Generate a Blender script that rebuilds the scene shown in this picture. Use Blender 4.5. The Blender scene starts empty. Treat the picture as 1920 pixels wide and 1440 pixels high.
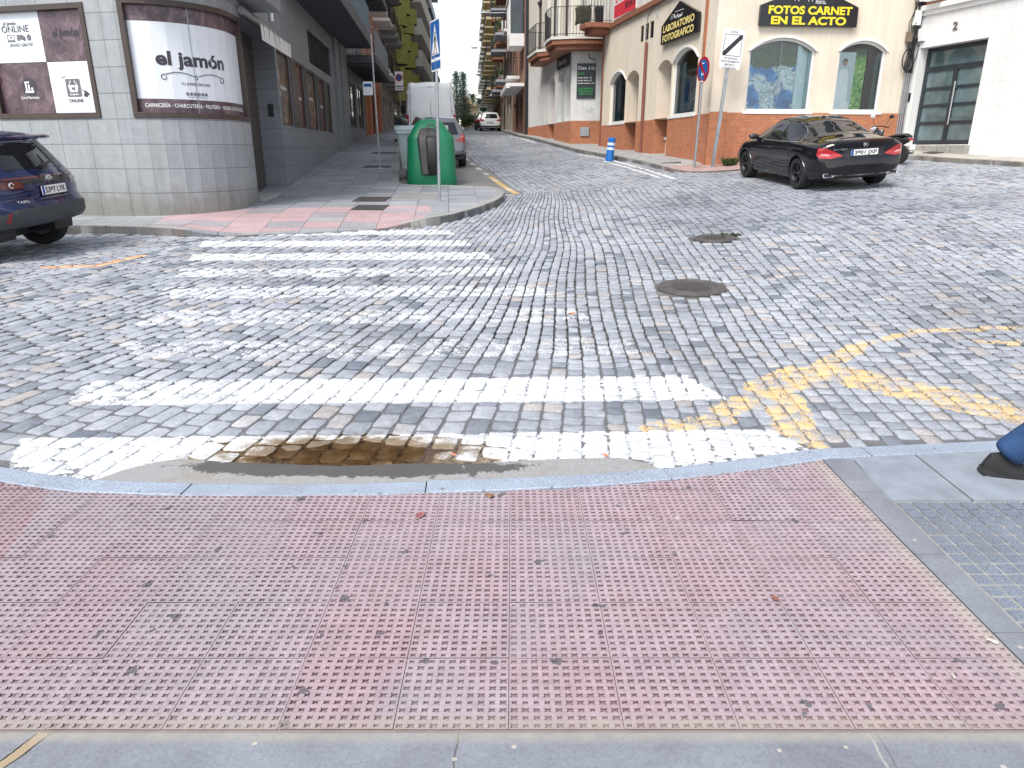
import bpy, bmesh, math, random
import numpy as np
from mathutils import Vector, Matrix
from mathutils.bvhtree import BVHTree
from mathutils.geometry import delaunay_2d_cdt
rnd = random.Random(7)
nrs = np.random.RandomState(5)
R = math.radians
scene = bpy.context.scene
col = scene.collection
# ---------------------------------------------------------------- camera
cd = bpy.data.cameras.new('camera'); cam = bpy.data.objects.new('camera', cd); col.objects.link(cam)
cd.sensor_width = 36; cd.lens = 36 * 1321 / 1920; cd.clip_start = .05; cd.clip_end = 3000
cam.location = (0, 0, 1.6); cam.rotation_euler = (R(90 - 18.3), 0, 0)
scene.camera = cam
# ---------------------------------------------------------------- sky, sun, exposure
SUN_EL, SUN_AZ = 52, 215          # azimuth clockwise from +y (away from the camera)
w = bpy.data.worlds.new('World'); scene.world = w; w.use_nodes = True
nt = w.node_tree; bg = nt.nodes['Background']
sky = nt.nodes.new('ShaderNodeTexSky'); sky.sky_type = 'NISHITA'; sky.sun_disc = False
sky.sun_elevation = R(SUN_EL); sky.sun_rotation = R(SUN_AZ)
sky.air_density = 1.0; sky.dust_density = 1.0; sky.ozone_density = 1.0; sky.altitude = 50
# a bright, thin overcast: the blue of the clear sky is mostly hidden by white cloud
hs = nt.nodes.new('ShaderNodeHueSaturation'); hs.inputs['Saturation'].default_value = .38
hs.inputs['Value'].default_value = 1.0
nt.links.new(sky.outputs[0], hs.inputs['Color']); nt.links.new(hs.outputs[0], bg.inputs[0])
bg.inputs[1].default_value = 0.15
sd = bpy.data.lights.new('sun', 'SUN'); sun = bpy.data.objects.new('sun', sd); col.objects.link(sun)
sd.energy = 2.0; sd.angle = R(25); sd.color = (1, .95, .88)
el, az = R(SUN_EL), R(SUN_AZ)
sdir = Vector((math.sin(az) * math.cos(el), math.cos(az) * math.cos(el), math.sin(el)))
sun.rotation_euler = (-sdir).to_track_quat('-Z', 'Y').to_euler()
sun.location = sdir * 60
vs = scene.view_settings
vs.view_transform = 'Standard'; vs.look = 'None'; vs.gamma = 1; vs.use_curve_mapping = False; vs.exposure = 0.92

# ---------------------------------------------------------------- terrain height
PY = [-300, 3, 6, 12, 15.5, 18, 22, 26.6, 30, 38, 50, 65, 110, 140, 900]
PZ = [0, 0, .075, .375, .55, .69, 1.03, 1.43, 1.67, 2.2, 2.72, 3.26, 4.9, 5.6, 5.6]
_yy = np.linspace(-5, 160, 1651); _zz = np.interp(_yy, PY, PZ)
_k = np.hanning(21); _k /= _k.sum(); _zz = np.convolve(np.pad(_zz, 10, mode='edge'), _k, 'valid')
def sstep(a, b, t):
    t = np.clip((np.asarray(t, float) - a) / (b - a), 0, 1); return t * t * (3 - 2 * t)
def G(x, y):
    x = np.asarray(x, float); y = np.asarray(y, float)
    b = np.interp(y, _yy, _zz)
    c = np.where(x > 0, .058 * np.clip(x, 0, 16), -.02 * np.clip(-x - 6, 0, 12))
    f = np.where(x < 8, 1 - sstep(20, 30, y), 1 - sstep(20, 60, y))
    dip = .0085 * np.exp(-((x + .88) / .58) ** 2 - ((y - 3.62) / .30) ** 2)      # hollow where the puddle stands
    return b + c * sstep(3.5, 12, y) * f - dip
def g(x, y): return float(G(x, y))

# ---------------------------------------------------------------- materials
class NT:
    def __init__(s, name):
        s.mat = bpy.data.materials.new(name); s.mat.use_nodes = True; s.t = s.mat.node_tree
        s.b = s.t.nodes['Principled BSDF']; s.out = s.t.nodes['Material Output']
    def node(s, typ, **kw):
        n = s.t.nodes.new('ShaderNode' + typ)
        for k, v in kw.items(): setattr(n, k, v)
        return n
    def put(s, sock, v):
        if isinstance(v, bpy.types.NodeSocket): s.t.links.new(v, sock)
        elif isinstance(v, (tuple, list)) and len(v) == 3 and sock.type == 'RGBA': sock.default_value = (*v, 1)
        else: sock.default_value = v
    def m(s, op, a, b=0., c=None, clamp=False):
        n = s.node('Math', operation=op, use_clamp=clamp)
        s.put(n.inputs[0], a); s.put(n.inputs[1], b)
        if c is not None: s.put(n.inputs[2], c)
        return n.outputs[0]
    def mix(s, f, a, b, mode='MIX'):
        n = s.node('Mix', data_type='RGBA', blend_type=mode)
        s.put(n.inputs[0], f); s.put(n.inputs[6], a); s.put(n.inputs[7], b); return n.outputs[2]
    def ramp(s, f, stops, interp='LINEAR'):
        n = s.node('ValToRGB'); r = n.color_ramp; r.interpolation = interp
        while len(r.elements) < len(stops): r.elements.new(.5)
        for e, (p, c) in zip(r.elements, stops):
            e.position = p; e.color = (*c, 1) if isinstance(c, (tuple, list)) else (c, c, c, 1)
        s.put(n.inputs[0], f); return n.outputs[0]
    def noise(s, vec, scale, detail=3, rough=.55, dist=0, color=False):
        n = s.node('TexNoise'); 
        if vec is not None: s.put(n.inputs['Vector'], vec)
        n.inputs['Scale'].default_value = scale; n.inputs['Detail'].default_value = detail
        n.inputs['Roughness'].default_value = rough; n.inputs['Distortion'].default_value = dist
        return n.outputs[1 if color else 0]
    def vor(s, vec, scale, feature='F1', out='Distance', rand=1., dim='3D'):
        n = s.node('TexVoronoi', feature=feature, voronoi_dimensions=dim)
        if vec is not None: s.put(n.inputs['Vector'], vec)
        n.inputs['Scale'].default_value = scale; n.inputs['Randomness'].default_value = rand
        return n.outputs[out]
    def pos(s): return s.node('NewGeometry').outputs['Position']
    def obj(s): return s.node('TexCoord').outputs['Object']
    def uv(s): return s.node('UVMap').outputs[0]
    def attr(s, name, out='Color'): return s.node('Attribute', attribute_name=name).outputs[out]
    def sep(s, v):
        n = s.node('SeparateXYZ'); s.put(n.inputs[0], v); return n.outputs
    def comb(s, x, y, z=0.):
        n = s.node('CombineXYZ'); s.put(n.inputs[0], x); s.put(n.inputs[1], y); s.put(n.inputs[2], z); return n.outputs[0]
    def vm(s, op, a, b=(0, 0, 0)):
        n = s.node('VectorMath', operation=op); s.put(n.inputs[0], a); s.put(n.inputs[1], b); return n.outputs[0]
    def step(s, f, t, soft=.04): # 0 below t, 1 above
        n = s.node('MapRange', interpolation_type='SMOOTHSTEP'); s.put(n.inputs[0], f)
        if isinstance(t, bpy.types.NodeSocket):
            s.put(n.inputs[1], s.m('SUBTRACT', t, soft)); s.put(n.inputs[2], s.m('ADD', t, soft))
        else: n.inputs[1].default_value = t - soft; n.inputs[2].default_value = t + soft
        return n.outputs[0]
    def bump(s, h, strength=.3, dist=.01, normal=None):
        n = s.node('Bump'); s.put(n.inputs['Height'], h); n.inputs['Strength'].default_value = strength
        n.inputs['Distance'].default_value = dist
        if normal is not None: s.put(n.inputs['Normal'], normal)
        s.t.links.new(n.outputs[0], s.b.inputs['Normal']); return n.outputs[0]
    def set(s, color=None, rough=None, metal=None, spec=None, **kw):
        if color is not None: s.put(s.b.inputs['Base Color'], color)
        if rough is not None: s.put(s.b.inputs['Roughness'], rough)
        if metal is not None: s.put(s.b.inputs['Metallic'], metal)
        if spec is not None: s.put(s.b.inputs['Specular IOR Level'], spec)
        for k, v in kw.items(): s.put(s.b.inputs[k.replace('_', ' ')], v)
        return s.mat
_mats = {}
def plain(name, c, rough=.6, metal=0., var=.12, scale=6., bump=0., spec=None, coat=0., dirt=0., streak=0.):
    """a paint, plastic or render with uneven tone, small bumps and some dirt"""
    if name in _mats: return _mats[name]
    n = NT(name); p = n.obj()
    f = n.noise(p, scale, 5, .62)
    lo = tuple(max(0, v * (1 - var)) for v in c); hi = tuple(min(1, v * (1 + var)) for v in c)
    cc = n.ramp(f, [(.3, lo), (.7, hi)])
    if streak:   # rain streaks running down the render
        sv = n.vm('MULTIPLY', p, (5., 5., .35)); cc = n.mix(1., cc, n.ramp(n.noise(sv, 1.6, 5, .7), [(.34, 1 - streak), (.56, 1.)]), 'MULTIPLY')
    if dirt:
        d = n.step(n.noise(p, scale * .35, 6, .7, .6), .58, .12)
        cc = n.mix(n.m('MULTIPLY', d, dirt), cc, (.07, .06, .05))
    n.set(cc, n.m('ADD', n.m('MULTIPLY', n.noise(p, scale * 2.3, 3), .22), rough - .11), metal, spec)
    if coat: n.b.inputs['Coat Weight'].default_value = coat; n.b.inputs['Coat Roughness'].default_value = .03
    if bump: n.bump(n.noise(p, scale * 9, 4, .6), bump, .004)
    _mats[name] = n.mat; return n.mat
def brick(name, c1, c2, mortar, bw=.24, bh=.07, mw=.012, offset=.5, rough=.8, bump=.5, var=.2, dirt=.25, freq=2, foot=None):
    """masonry or tile courses from UV in metres"""
    if name in _mats: return _mats[name]
    n = NT(name); uv = n.uv()
    b = n.node('TexBrick', offset=offset, offset_frequency=freq); n.put(b.inputs['Vector'], uv)
    n.put(b.inputs['Color1'], c1); n.put(b.inputs['Color2'], c2); n.put(b.inputs['Mortar'], mortar)
    b.inputs['Scale'].default_value = 1; b.inputs['Mortar Size'].default_value = mw
    b.inputs['Mortar Smooth'].default_value = .1; b.inputs['Brick Width'].default_value = bw; b.inputs['Row Height'].default_value = bh
    p = n.obj(); f = n.noise(p, 7, 5, .65)
    cc = n.mix(1., b.outputs[0], n.ramp(f, [(.25, 1 - var), (.75, 1 + var)]), 'MULTIPLY')
    if dirt:
        d = n.step(n.noise(p, .9, 6, .72, .8), .6, .15)
        cc = n.mix(n.m('MULTIPLY', d, dirt), cc, (.09, .08, .07))
    if foot is not None:   # splash-back stain above the pavement
        vv = n.sep(uv)[1]; e = n.m('ADD', vv, n.m('MULTIPLY', n.m('SUBTRACT', n.noise(p, 2.6, 5, .7), .5), .9)); k = n.m('SUBTRACT', 1., n.step(e, foot, .28)); cc = n.mix(n.m('MULTIPLY', k, .75), cc, n.mix(1., cc, (.62, .56, .46), 'MULTIPLY'))
        sv = n.vm('MULTIPLY', p, (5., 5., .35)); cc = n.mix(1., cc, n.ramp(n.noise(sv, 1.4, 5, .7), [(.34, .86), (.56, 1.)]), 'MULTIPLY')
    n.set(cc, rough)
    h = n.m('ADD', n.m('MULTIPLY', b.outputs[1], -1.), n.m('MULTIPLY', n.noise(p, 45, 3), .25))
    n.bump(h, bump, .008)
    _mats[name] = n.mat; return n.mat
def glass(name, tint=(.05, .07, .08), rough=.04):
    if name in _mats: return _mats[name]
    n = NT(name); p = n.obj()
    cc = n.ramp(n.noise(p, 1.7, 3), [(.3, tuple(v * .6 for v in tint)), (.75, tuple(v * 1.5 for v in tint))])
    n.set(cc, rough, 0, .6); _mats[name] = n.mat; return n.mat
def clear_glass(name='clear_glass'):
    if name in _mats: return _mats[name]
    n = NT(name)
    tr = n.node('BsdfTransparent'); tr.inputs[0].default_value = (.94, .98, .98, 1)
    gl = n.node('BsdfGlossy'); gl.inputs['Roughness'].default_value = .02
    fr = n.node('Fresnel'); fr.inputs[0].default_value = 1.5
    mx = n.node('MixShader'); n.t.links.new(n.m('ADD', fr.outputs[0], .04), mx.inputs[0])
    n.t.links.new(tr.outputs[0], mx.inputs[1]); n.t.links.new(gl.outputs[0], mx.inputs[2])
    n.t.links.new(mx.outputs[0], n.out.inputs[0]); _mats[name] = n.mat; return n.mat

# ---------------------------------------------------------------- mesh builder
class MB:
    def __init__(s): s.v = []; s.f = []; s.uv = []
    def add(s, vs, fs, uvs=None):
        o = len(s.v); s.v.extend([tuple(p) for p in vs])
        for k, f in enumerate(fs):
            s.f.append(tuple(i + o for i in f)); s.uv.append(None if uvs is None else uvs[k])
        return s
    def quad(s, a, b, c, d, uv=None): return s.add([a, b, c, d], [(0, 1, 2, 3)], None if uv is None else [uv])
    def box(s, c, size, M=None, taper=1.):
        x, y, z = size[0] / 2, size[1] / 2, size[2] / 2
        P = [(-x, -y, -z), (x, -y, -z), (x, y, -z), (-x, y, -z)] + [(-x * taper, -y * taper, z), (x * taper, -y * taper, z), (x * taper, y * taper, z), (-x * taper, y * taper, z)]
        P = [Vector(p) for p in P]
        if M is not None: P = [M @ p for p in P]
        c = Vector(c); P = [p + c for p in P]
        return s.add(P, [(3, 2, 1, 0), (4, 5, 6, 7), (0, 1, 5, 4), (1, 2, 6, 5), (2, 3, 7, 6), (3, 0, 4, 7)])
    def tube(s, path, r, n=8, cap=True):
        path = [Vector(p) for p in path]; rs = r if isinstance(r, (list, tuple)) else [r] * len(path)
        o = len(s.v); fs = []; vs = []; prev = None
        for i, p in enumerate(path):
            t = (path[min(i + 1, len(path) - 1)] - path[max(i - 1, 0)]).normalized()
            if prev is None:
                u = t.orthogonal().normalized()
            else:
                u = (prev - t * prev.dot(t))
                u = u.normalized() if u.length > 1e-5 else t.orthogonal().normalized()
            prev = u; b = t.cross(u)
            for k in range(n):
                a = 2 * math.pi * k / n; vs.append(p + (u * math.cos(a) + b * math.sin(a)) * rs[i])
        for i in range(len(path) - 1):
            for k in range(n):
                k2 = (k + 1) % n; fs.append((i * n + k, i * n + k2, (i + 1) * n + k2, (i + 1) * n + k))
        if cap: fs.append(tuple(range(n))[::-1]); fs.append(tuple((len(path) - 1) * n + k for k in range(n)))
        return s.add(vs, fs)
    def lathe(s, prof, n=24, M=None, cap=True):
        """prof: (r, z) pairs, axis z"""
        vs = []; fs = []
        for r, z in prof:
            for k in range(n):
                a = 2 * math.pi * k / n; vs.append(Vector((r * math.cos(a), r * math.sin(a), z)))
        for i in range(len(prof) - 1):
            for k in range(n):
                k2 = (k + 1) % n; fs.append((i * n + k, i * n + k2, (i + 1) * n + k2, (i + 1) * n + k))
        if cap:
            if prof[0][0] > 1e-4: fs.append(tuple(range(n))[::-1])
            if prof[-1][0] > 1e-4: fs.append(tuple((len(prof) - 1) * n + k for k in range(n)))
        if M is not None: vs = [M @ v for v in vs]
        return s.add(vs, fs)
    def prism(s, poly, z0, z1, M=None):
        n = len(poly); vs = [Vector((*p, z0)) for p in poly] + [Vector((*p, z1)) for p in poly]
        fs = [tuple(range(n))[::-1], tuple(range(n, 2 * n))] + [(i, (i + 1) % n, (i + 1) % n + n, i + n) for i in range(n)]
        if M is not None: vs = [M @ v for v in vs]
        return s.add(vs, fs)
    def grid(s, rows, closed=False):
        m = len(rows[0]); fs = []
        for i in range(len(rows) - 1):
            for k in range(m if closed else m - 1):
                k2 = (k + 1) % m; fs.append((i * m + k, i * m + k2, (i + 1) * m + k2, (i + 1) * m + k))
        return s.add([p for r in rows for p in r], fs)
    def build(s, name, mat, parent=None, smooth=False, recalc=True, bevel=0., fidx=None):
        me = bpy.data.meshes.new(name)
        root = parent
        while root is not None and root.parent is not None: root = root.parent
        d = WORLD.get(root.name) if root is not None else None
        me.from_pydata([tuple(v) for v in s.v] if d is None else [(v[0] - d.x, v[1] - d.y, v[2] - d.z) for v in s.v], [], s.f); me.update()
        if recalc and len(s.f) < 60000:
            bm = bmesh.new(); bm.from_mesh(me); bmesh.ops.recalc_face_normals(bm, faces=bm.faces); bm.to_mesh(me); bm.free()
        ul = me.uv_layers.new(name='UVMap')
        n = len(me.polygons)
        for p in me.polygons:
            u = s.uv[p.index] if p.index < len(s.uv) else None
            if u is None:
                N = p.normal; ax, ay, az_ = abs(N.x), abs(N.y), abs(N.z)
                for li in p.loop_indices:
                    c = me.vertices[me.loops[li].vertex_index].co
                    if az_ > .75: q = (c.x, c.y)
                    elif ax > ay: q = (c.y, c.z)
                    else: q = (c.x, c.z)
                    ul.data[li].uv = q
            else:
                vi = {v: k for k, v in enumerate(s.f[p.index])}
                for li in p.loop_indices: ul.data[li].uv = u[vi[me.loops[li].vertex_index]]
        if smooth:
            me.polygons.foreach_set('use_smooth', [True] * n)
        mats = mat if isinstance(mat, (list, tuple)) else [mat]
        for m_ in mats: me.materials.append(m_)
        if fidx is not None: me.polygons.foreach_set('material_index', fidx)
        o = bpy.data.objects.new(name, me); col.objects.link(o)
        if parent is not None: o.parent = parent
        if bevel:
            md = o.modifiers.new('edge', 'BEVEL'); md.width = bevel; md.segments = 2; md.limit_method = 'ANGLE'; md.angle_limit = R(40)
            md.harden_normals = False
        if smooth:
            try: me.set_sharp_from_angle(angle=R(40))
            except Exception: pass
        return o
def tag(o, label=None, cat=None, group=None, kind=None):
    if label: o['label'] = label
    if cat: o['category'] = cat
    if group: o['group'] = group
    if kind: o['kind'] = kind
    return o
def thing(name, label, cat, loc=(0, 0, 0), rz=0., group=None, M=None):
    o = bpy.data.objects.new(name, None); col.objects.link(o); o.empty_display_size = .3
    if M is not None: o.matrix_world = M
    else: o.location = loc; o.rotation_euler = (0, 0, rz)
    return tag(o, label, cat, group)
WORLD = {}
def wthing(name, label, cat, loc=(0, 0, 0), rz=0., group=None):
    """a thing whose parts are given in world coordinates"""
    o = thing(name, label, cat, loc, 0., group); WORLD[o.name] = Vector(loc); return o
def kids(o): return [c for c in bpy.data.objects if c.parent == o]
def dup(o, parent=None, label=None):
    c = o.copy(); col.objects.link(c)
    if parent is not None: c.parent = parent
    if label: c['label'] = label
    for k in kids(o): dup(k, c)
    return c
# facade frame: s runs to the viewer's right along the wall, h is world height, o is outward
class Fr:
    def __init__(s, o, d): s.o = Vector((*o, 0)); s.d = Vector((*d, 0)).normalized(); s.n = Vector((s.d.y, -s.d.x, 0)); s.curved = False
    def pt(s, a, h, o=0.): p = s.o + s.d * a + s.n * o; return Vector((p.x, p.y, h))
    def cuts(s, a, b): return [a, b]
    def M(s, a, h, o=0.): # local x along wall, y up, z outward
        p = s.pt(a, h, o); z = Vector((0, 0, 1))
        return Matrix(((s.d.x, z.x, s.n.x, p.x), (s.d.y, z.y, s.n.y, p.y), (s.d.z, z.z, s.n.z, p.z), (0, 0, 0, 1)))
class Arc(Fr):
    """straight front, faceted round corner, straight side"""
    def __init__(s):
        s.C = (-6.3, 13.85); s.R = 1.3; s.a0 = R(256.4); s.a1 = R(365.5); s.L = s.R * (s.a1 - s.a0); s.nf = 10; s.curved = True
        f = lambda a: (Vector((s.C[0] + s.R * math.cos(a), s.C[1] + s.R * math.sin(a), 0)), Vector((-math.sin(a), math.cos(a), 0)), Vector((math.cos(a), math.sin(a), 0)))
        s.f = f; s.T0 = f(s.a0); s.T1 = f(s.a1)
    def pt(s, a, h, o=0.):
        if a <= 0: p = s.T0[0] + s.T0[1] * a + s.T0[2] * o
        elif a >= s.L: p = s.T1[0] + s.T1[1] * (a - s.L) + s.T1[2] * o
        else:
            st = s.L / s.nf; i = min(s.nf - 1, int(a / st)); t = a / st - i
            p0 = s.f(s.a0 + i * st / s.R); p1 = s.f(s.a0 + (i + 1) * st / s.R)
            p = (p0[0] + p0[2] * o).lerp(p1[0] + p1[2] * o, t)
        return Vector((p.x, p.y, h))
    def cuts(s, a, b):
        c = [a] + [k * s.L / s.nf for k in range(s.nf + 1) if a + 1e-4 < k * s.L / s.nf < b - 1e-4] + [b]; return c
def fbox(mb, F, s0, s1, h0, h1, o0, o1):
    cs = F.cuts(s0, s1)
    for a, b in zip(cs[:-1], cs[1:]):
        P = [F.pt(q, h, o) for h in (h0, h1) for q, o in ((a, o0), (b, o0), (b, o1), (a, o1))]
        fs = [(3, 2, 1, 0), (4, 5, 6, 7), (2, 3, 7, 6), (0, 1, 5, 4)]
        U = lambda *k: [((a, b, b, a)[i % 4], (h0 if i < 4 else h1)) for i in k]
        uvs = [[((a, b, b, a)[i % 4], (o0, o0, o1, o1)[i % 4]) for i in f] for f in fs[:2]] + [U(*fs[2]), U(*fs[3])]
        if a == s0: fs.append((3, 0, 4, 7)); uvs.append([((o0, o0, o1, o1)[i % 4], h0 if i < 4 else h1) for i in (3, 0, 4, 7)])
        if b == s1: fs.append((1, 2, 6, 5)); uvs.append([((o0, o0, o1, o1)[i % 4], h0 if i < 4 else h1) for i in (1, 2, 6, 5)])
        mb.add(P, fs, uvs)
    return mb
def arch_curve(s0, s1, hs, ht, n=14):
    """points from (s0,hs) over the crown ht to (s1,hs): circular segment"""
    hw = (s1 - s0) / 2; rise = ht - hs; r = (hw * hw + rise * rise) / (2 * rise); cx = (s0 + s1) / 2; cy = ht - r
    a = math.asin(min(1, hw / r)); a = math.pi - a if rise > hw else a
    return [(cx + r * math.sin(t), cy + r * math.cos(t)) for t in np.linspace(-a, a, n + 1)]
def wall(mb, F, s0, s1, h0, h1, ops, o=0.):
    """front skin with openings and their reveals; ops: (a,b,h0,h1,depth[,spring])"""
    S = sorted({s0, s1, *[v for q in ops for v in q[:2] if s0 < v < s1], *F.cuts(s0, s1)})
    H = sorted({h0, h1, *[v for q in ops for v in q[2:4] if h0 < v < h1]})
    for a, b in zip(S[:-1], S[1:]):
        run = None
        for c, d in list(zip(H[:-1], H[1:])) + [(None, None)]:
            hole = c is None or any(q[0] - 1e-5 <= a and b <= q[1] + 1e-5 and q[2] - 1e-5 <= c and d <= q[3] + 1e-5 for q in ops)
            if hole:
                if run: mb.quad(F.pt(a, run[0], o), F.pt(b, run[0], o), F.pt(b, run[1], o), F.pt(a, run[1], o), [(a, run[0]), (b, run[0]), (b, run[1]), (a, run[1])]); run = None
            else: run = (run[0] if run else c, d)
    for q in ops:
        a, b, c, d, dp = q[:5]; i = o - dp
        if len(q) > 5:
            cv = arch_curve(a, b, q[5], d)
            for (x0, y0), (x1, y1) in zip(cv[:-1], cv[1:]):
                mb.quad(F.pt(x0, y0, o), F.pt(x1, y1, o), F.pt(x1, d, o), F.pt(x0, d, o), [(x0, y0), (x1, y1), (x1, d), (x0, d)])
                mb.quad(F.pt(x0, y0, o), F.pt(x1, y1, o), F.pt(x1, y1, i), F.pt(x0, y0, i), [(x0, o), (x1, o), (x1, i), (x0, i)])
            top = q[5]
        else:
            top = d
            cs = F.cuts(a, b)
            for u, v in zip(cs[:-1], cs[1:]): mb.quad(F.pt(u, d, o), F.pt(v, d, o), F.pt(v, d, i), F.pt(u, d, i), [(u, o), (v, o), (v, i), (u, i)])
        for e in (a, b): mb.quad(F.pt(e, c, o), F.pt(e, top, o), F.pt(e, top, i), F.pt(e, c, i), [(o, c), (o, top), (i, top), (i, c)])
        cs = F.cuts(a, b)
        for u, v in zip(cs[:-1], cs[1:]): mb.quad(F.pt(u, c, o), F.pt(v, c, o), F.pt(v, c, i), F.pt(u, c, i), [(u, o), (v, o), (v, i), (u, i)])
    return mb
def fquad(mb, F, s0, s1, h0, h1, o):
    cs = F.cuts(s0, s1)
    for a, b in zip(cs[:-1], cs[1:]): mb.quad(F.pt(a, h0, o), F.pt(b, h0, o), F.pt(b, h1, o), F.pt(a, h1, o), [(a, h0), (b, h0), (b, h1), (a, h1)])
    return mb
def fpoly(mb, F, pts, o0, o1):
    """flat plate of outline pts [(s,h)] standing from o0 to o1"""
    n = len(pts); vs = [F.pt(a, h, o0) for a, h in pts] + [F.pt(a, h, o1) for a, h in pts]
    fs = [tuple(range(n))[::-1], tuple(range(n, 2 * n))] + [(i, (i + 1) % n, (i + 1) % n + n, i + n) for i in range(n)]
    uv = [[pts[i % n] for i in f] for f in fs]
    return mb.add(vs, fs, uv)
def frame_ring(mb, F, s0, s1, h0, h1, wd, o0, o1):
    fbox(mb, F, s0, s1, h1 - wd, h1, o0, o1); fbox(mb, F, s0, s1, h0, h0 + wd, o0, o1)
    fbox(mb, F, s0, s0 + wd, h0 + wd, h1 - wd, o0, o1); fbox(mb, F, s1 - wd, s1, h0 + wd, h1 - wd, o0, o1)
    return mb
_txt = {}
def text_geo(string, bold=0., shear=0., extrude=.0, spacing=1.):
    k = (string, bold, shear, extrude, spacing)
    if k in _txt: return _txt[k]
    cu = bpy.data.curves.new('t', 'FONT'); cu.body = string; cu.size = 1; cu.offset = bold; cu.shear = shear; cu.extrude = extrude
    cu.space_character = spacing; cu.align_x = 'LEFT'; cu.resolution_u = 5
    ob = bpy.data.objects.new('t', cu); col.objects.link(ob)
    me = bpy.data.meshes.new_from_object(ob)
    vs = [v.co.copy() for v in me.vertices]; fs = [tuple(p.vertices) for p in me.polygons]
    bpy.data.objects.remove(ob); bpy.data.curves.remove(cu); bpy.data.meshes.remove(me)
    _txt[k] = (vs, fs); return vs, fs
def ftext(mb, F, string, s0, s1, h, height=None, o=.01, bold=0., shear=0., spacing=1., ext=.0, xs=None, fit=True):
    """text on a facade between s0 and s1; h = baseline; height = capital height"""
    vs, fs = text_geo(string, bold, shear, 0, spacing)
    if not vs: return mb
    x0 = min(v.x for v in vs); x1 = max(v.x for v in vs); cap = .73
    sx = (s1 - s0) / (x1 - x0); sy = height / cap if height else sx
    P = [F.pt(s0 + (v.x - x0) * sx, h + v.y * sy, o) for v in vs]
    mb.add(P, fs)
    if ext:
        Q = [F.pt(s0 + (v.x - x0) * sx, h + v.y * sy, o - ext) for v in vs]
        from collections import Counter
        cnt = Counter(); dr = {}
        for f in fs:
            for a, b in zip(f, f[1:] + f[:1]): cnt[frozenset((a, b))] += 1; dr[frozenset((a, b))] = (a, b)
        n = len(P)
        mb.add(P + Q, [(dr[e][0], dr[e][1], dr[e][1] + n, dr[e][0] + n) for e, c in cnt.items() if c == 1 and len(e) == 2])
    return mb
class Loc(Fr):
    """facade frame from a local matrix (x right, y up, z out) so texts can go on car plates and signs"""
    def __init__(s, M): s.Mx = M; s.curved = False
    def pt(s, a, h, o=0.): return s.Mx @ Vector((a, h, o))
    def cuts(s, a, b): return [a, b]
def inpoly(px, py, poly):
    px = np.asarray(px, float); py = np.asarray(py, float); r = np.zeros(px.shape, bool); n = len(poly)
    for i in range(n):
        x0, y0 = poly[i]; x1, y1 = poly[(i + 1) % n]
        if y0 == y1: continue
        c = ((y0 > py) != (y1 > py)) & (px < (x1 - x0) * (py - y0) / (y1 - y0) + x0); r ^= c
    return r
def cdt(poly, sp, zf, rows=None):
    """triangulated sheet over a polygon"""
    P = []
    for i in range(len(poly)):
        a = np.array(poly[i], float); b = np.array(poly[(i + 1) % len(poly)], float); n = max(1, int(np.linalg.norm(b - a) / sp))
        P += [tuple(a + (b - a) * k / n) for k in range(n)]
    nb = len(P)
    xs = [p[0] for p in poly]; ys = [p[1] for p in poly]
    gx, gy = np.meshgrid(np.arange(min(xs) + sp * .5, max(xs), sp), np.arange(min(ys) + sp * .5, max(ys), sp))
    gx, gy = gx.ravel(), gy.ravel(); k = inpoly(gx, gy, poly)
    P += list(zip(gx[k], gy[k]))
    v, e, f, *_ = delaunay_2d_cdt([Vector(p) for p in P], [(i, (i + 1) % nb) for i in range(nb)], [], 1, 1e-5)
    out = [(p.x, p.y, float(zf(p.x, p.y))) for p in v]
    return out, [tuple(t) for t in f], nb
# ================================================================ GROUND
KERB_NEAR = [(-9, 3.75), (-5, 3.72), (-3.4, 3.62), (-2.71, 3.40), (-2.41, 3.31), (-2.12, 3.245), (-1.6, 3.21), (-1.07, 3.20), (-.11, 3.25), (.4, 3.30), (.78, 3.37), (1.25, 3.49), (1.69, 3.62), (2.95, 3.75), (4.6, 3.84), (9, 4.05)]
def offset_line(pts, d):
    out = []
    for i, p in enumerate(pts):
        a = Vector(pts[max(i - 1, 0)]); b = Vector(pts[min(i + 1, len(pts) - 1)]); t = (b - a).normalized()
        out.append((p[0] + t.y * d, p[1] - t.x * d))
    return out
KERB_IN = offset_line(KERB_NEAR, .14)
LSW_EDGE = [(-13, 12.0), (-8.36, 11.72), (-7.2, 11.62), (-6.2, 11.42), (-5.05, 11.12), (-4.2, 11.22), (-3.08, 11.5), (-2.2, 11.84), (-1.45, 12.2), (-1.04, 12.79), (-.61, 13.84), (-.34, 14.8), (-.2, 15.6), (-.17, 16.3), (-.24, 16.9), (-.5, 17.4), (-1.0, 17.68), (-1.7, 17.82), (-2.45, 17.9), (-2.72, 18.1), (-2.85, 18.5), (-3.5, 23), (-4.55, 30), (-5.6, 38), (-6.2, 46), (-6.8, 58), (-7.6, 80), (-9, 112)]
LSW = LSW_EDGE + [(-16, 112), (-16, 60), (-14, 40), (-14, 12.3)]
BAY = [(-.5, 17.4), (.3, 17.0), (-.62, 21.8), (-1.37, 25), (-2.2, 32), (-2.9, 40), (-3.6, 55), (-4.3, 70), (-6, 112), (-9, 112), (-7.6, 80), (-6.8, 58), (-6.2, 46), (-5.6, 38), (-4.55, 30), (-3.5, 23), (-2.85, 18.5), (-2.72, 18.1), (-2.45, 17.9), (-1.7, 17.82), (-1.0, 17.68)]
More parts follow.
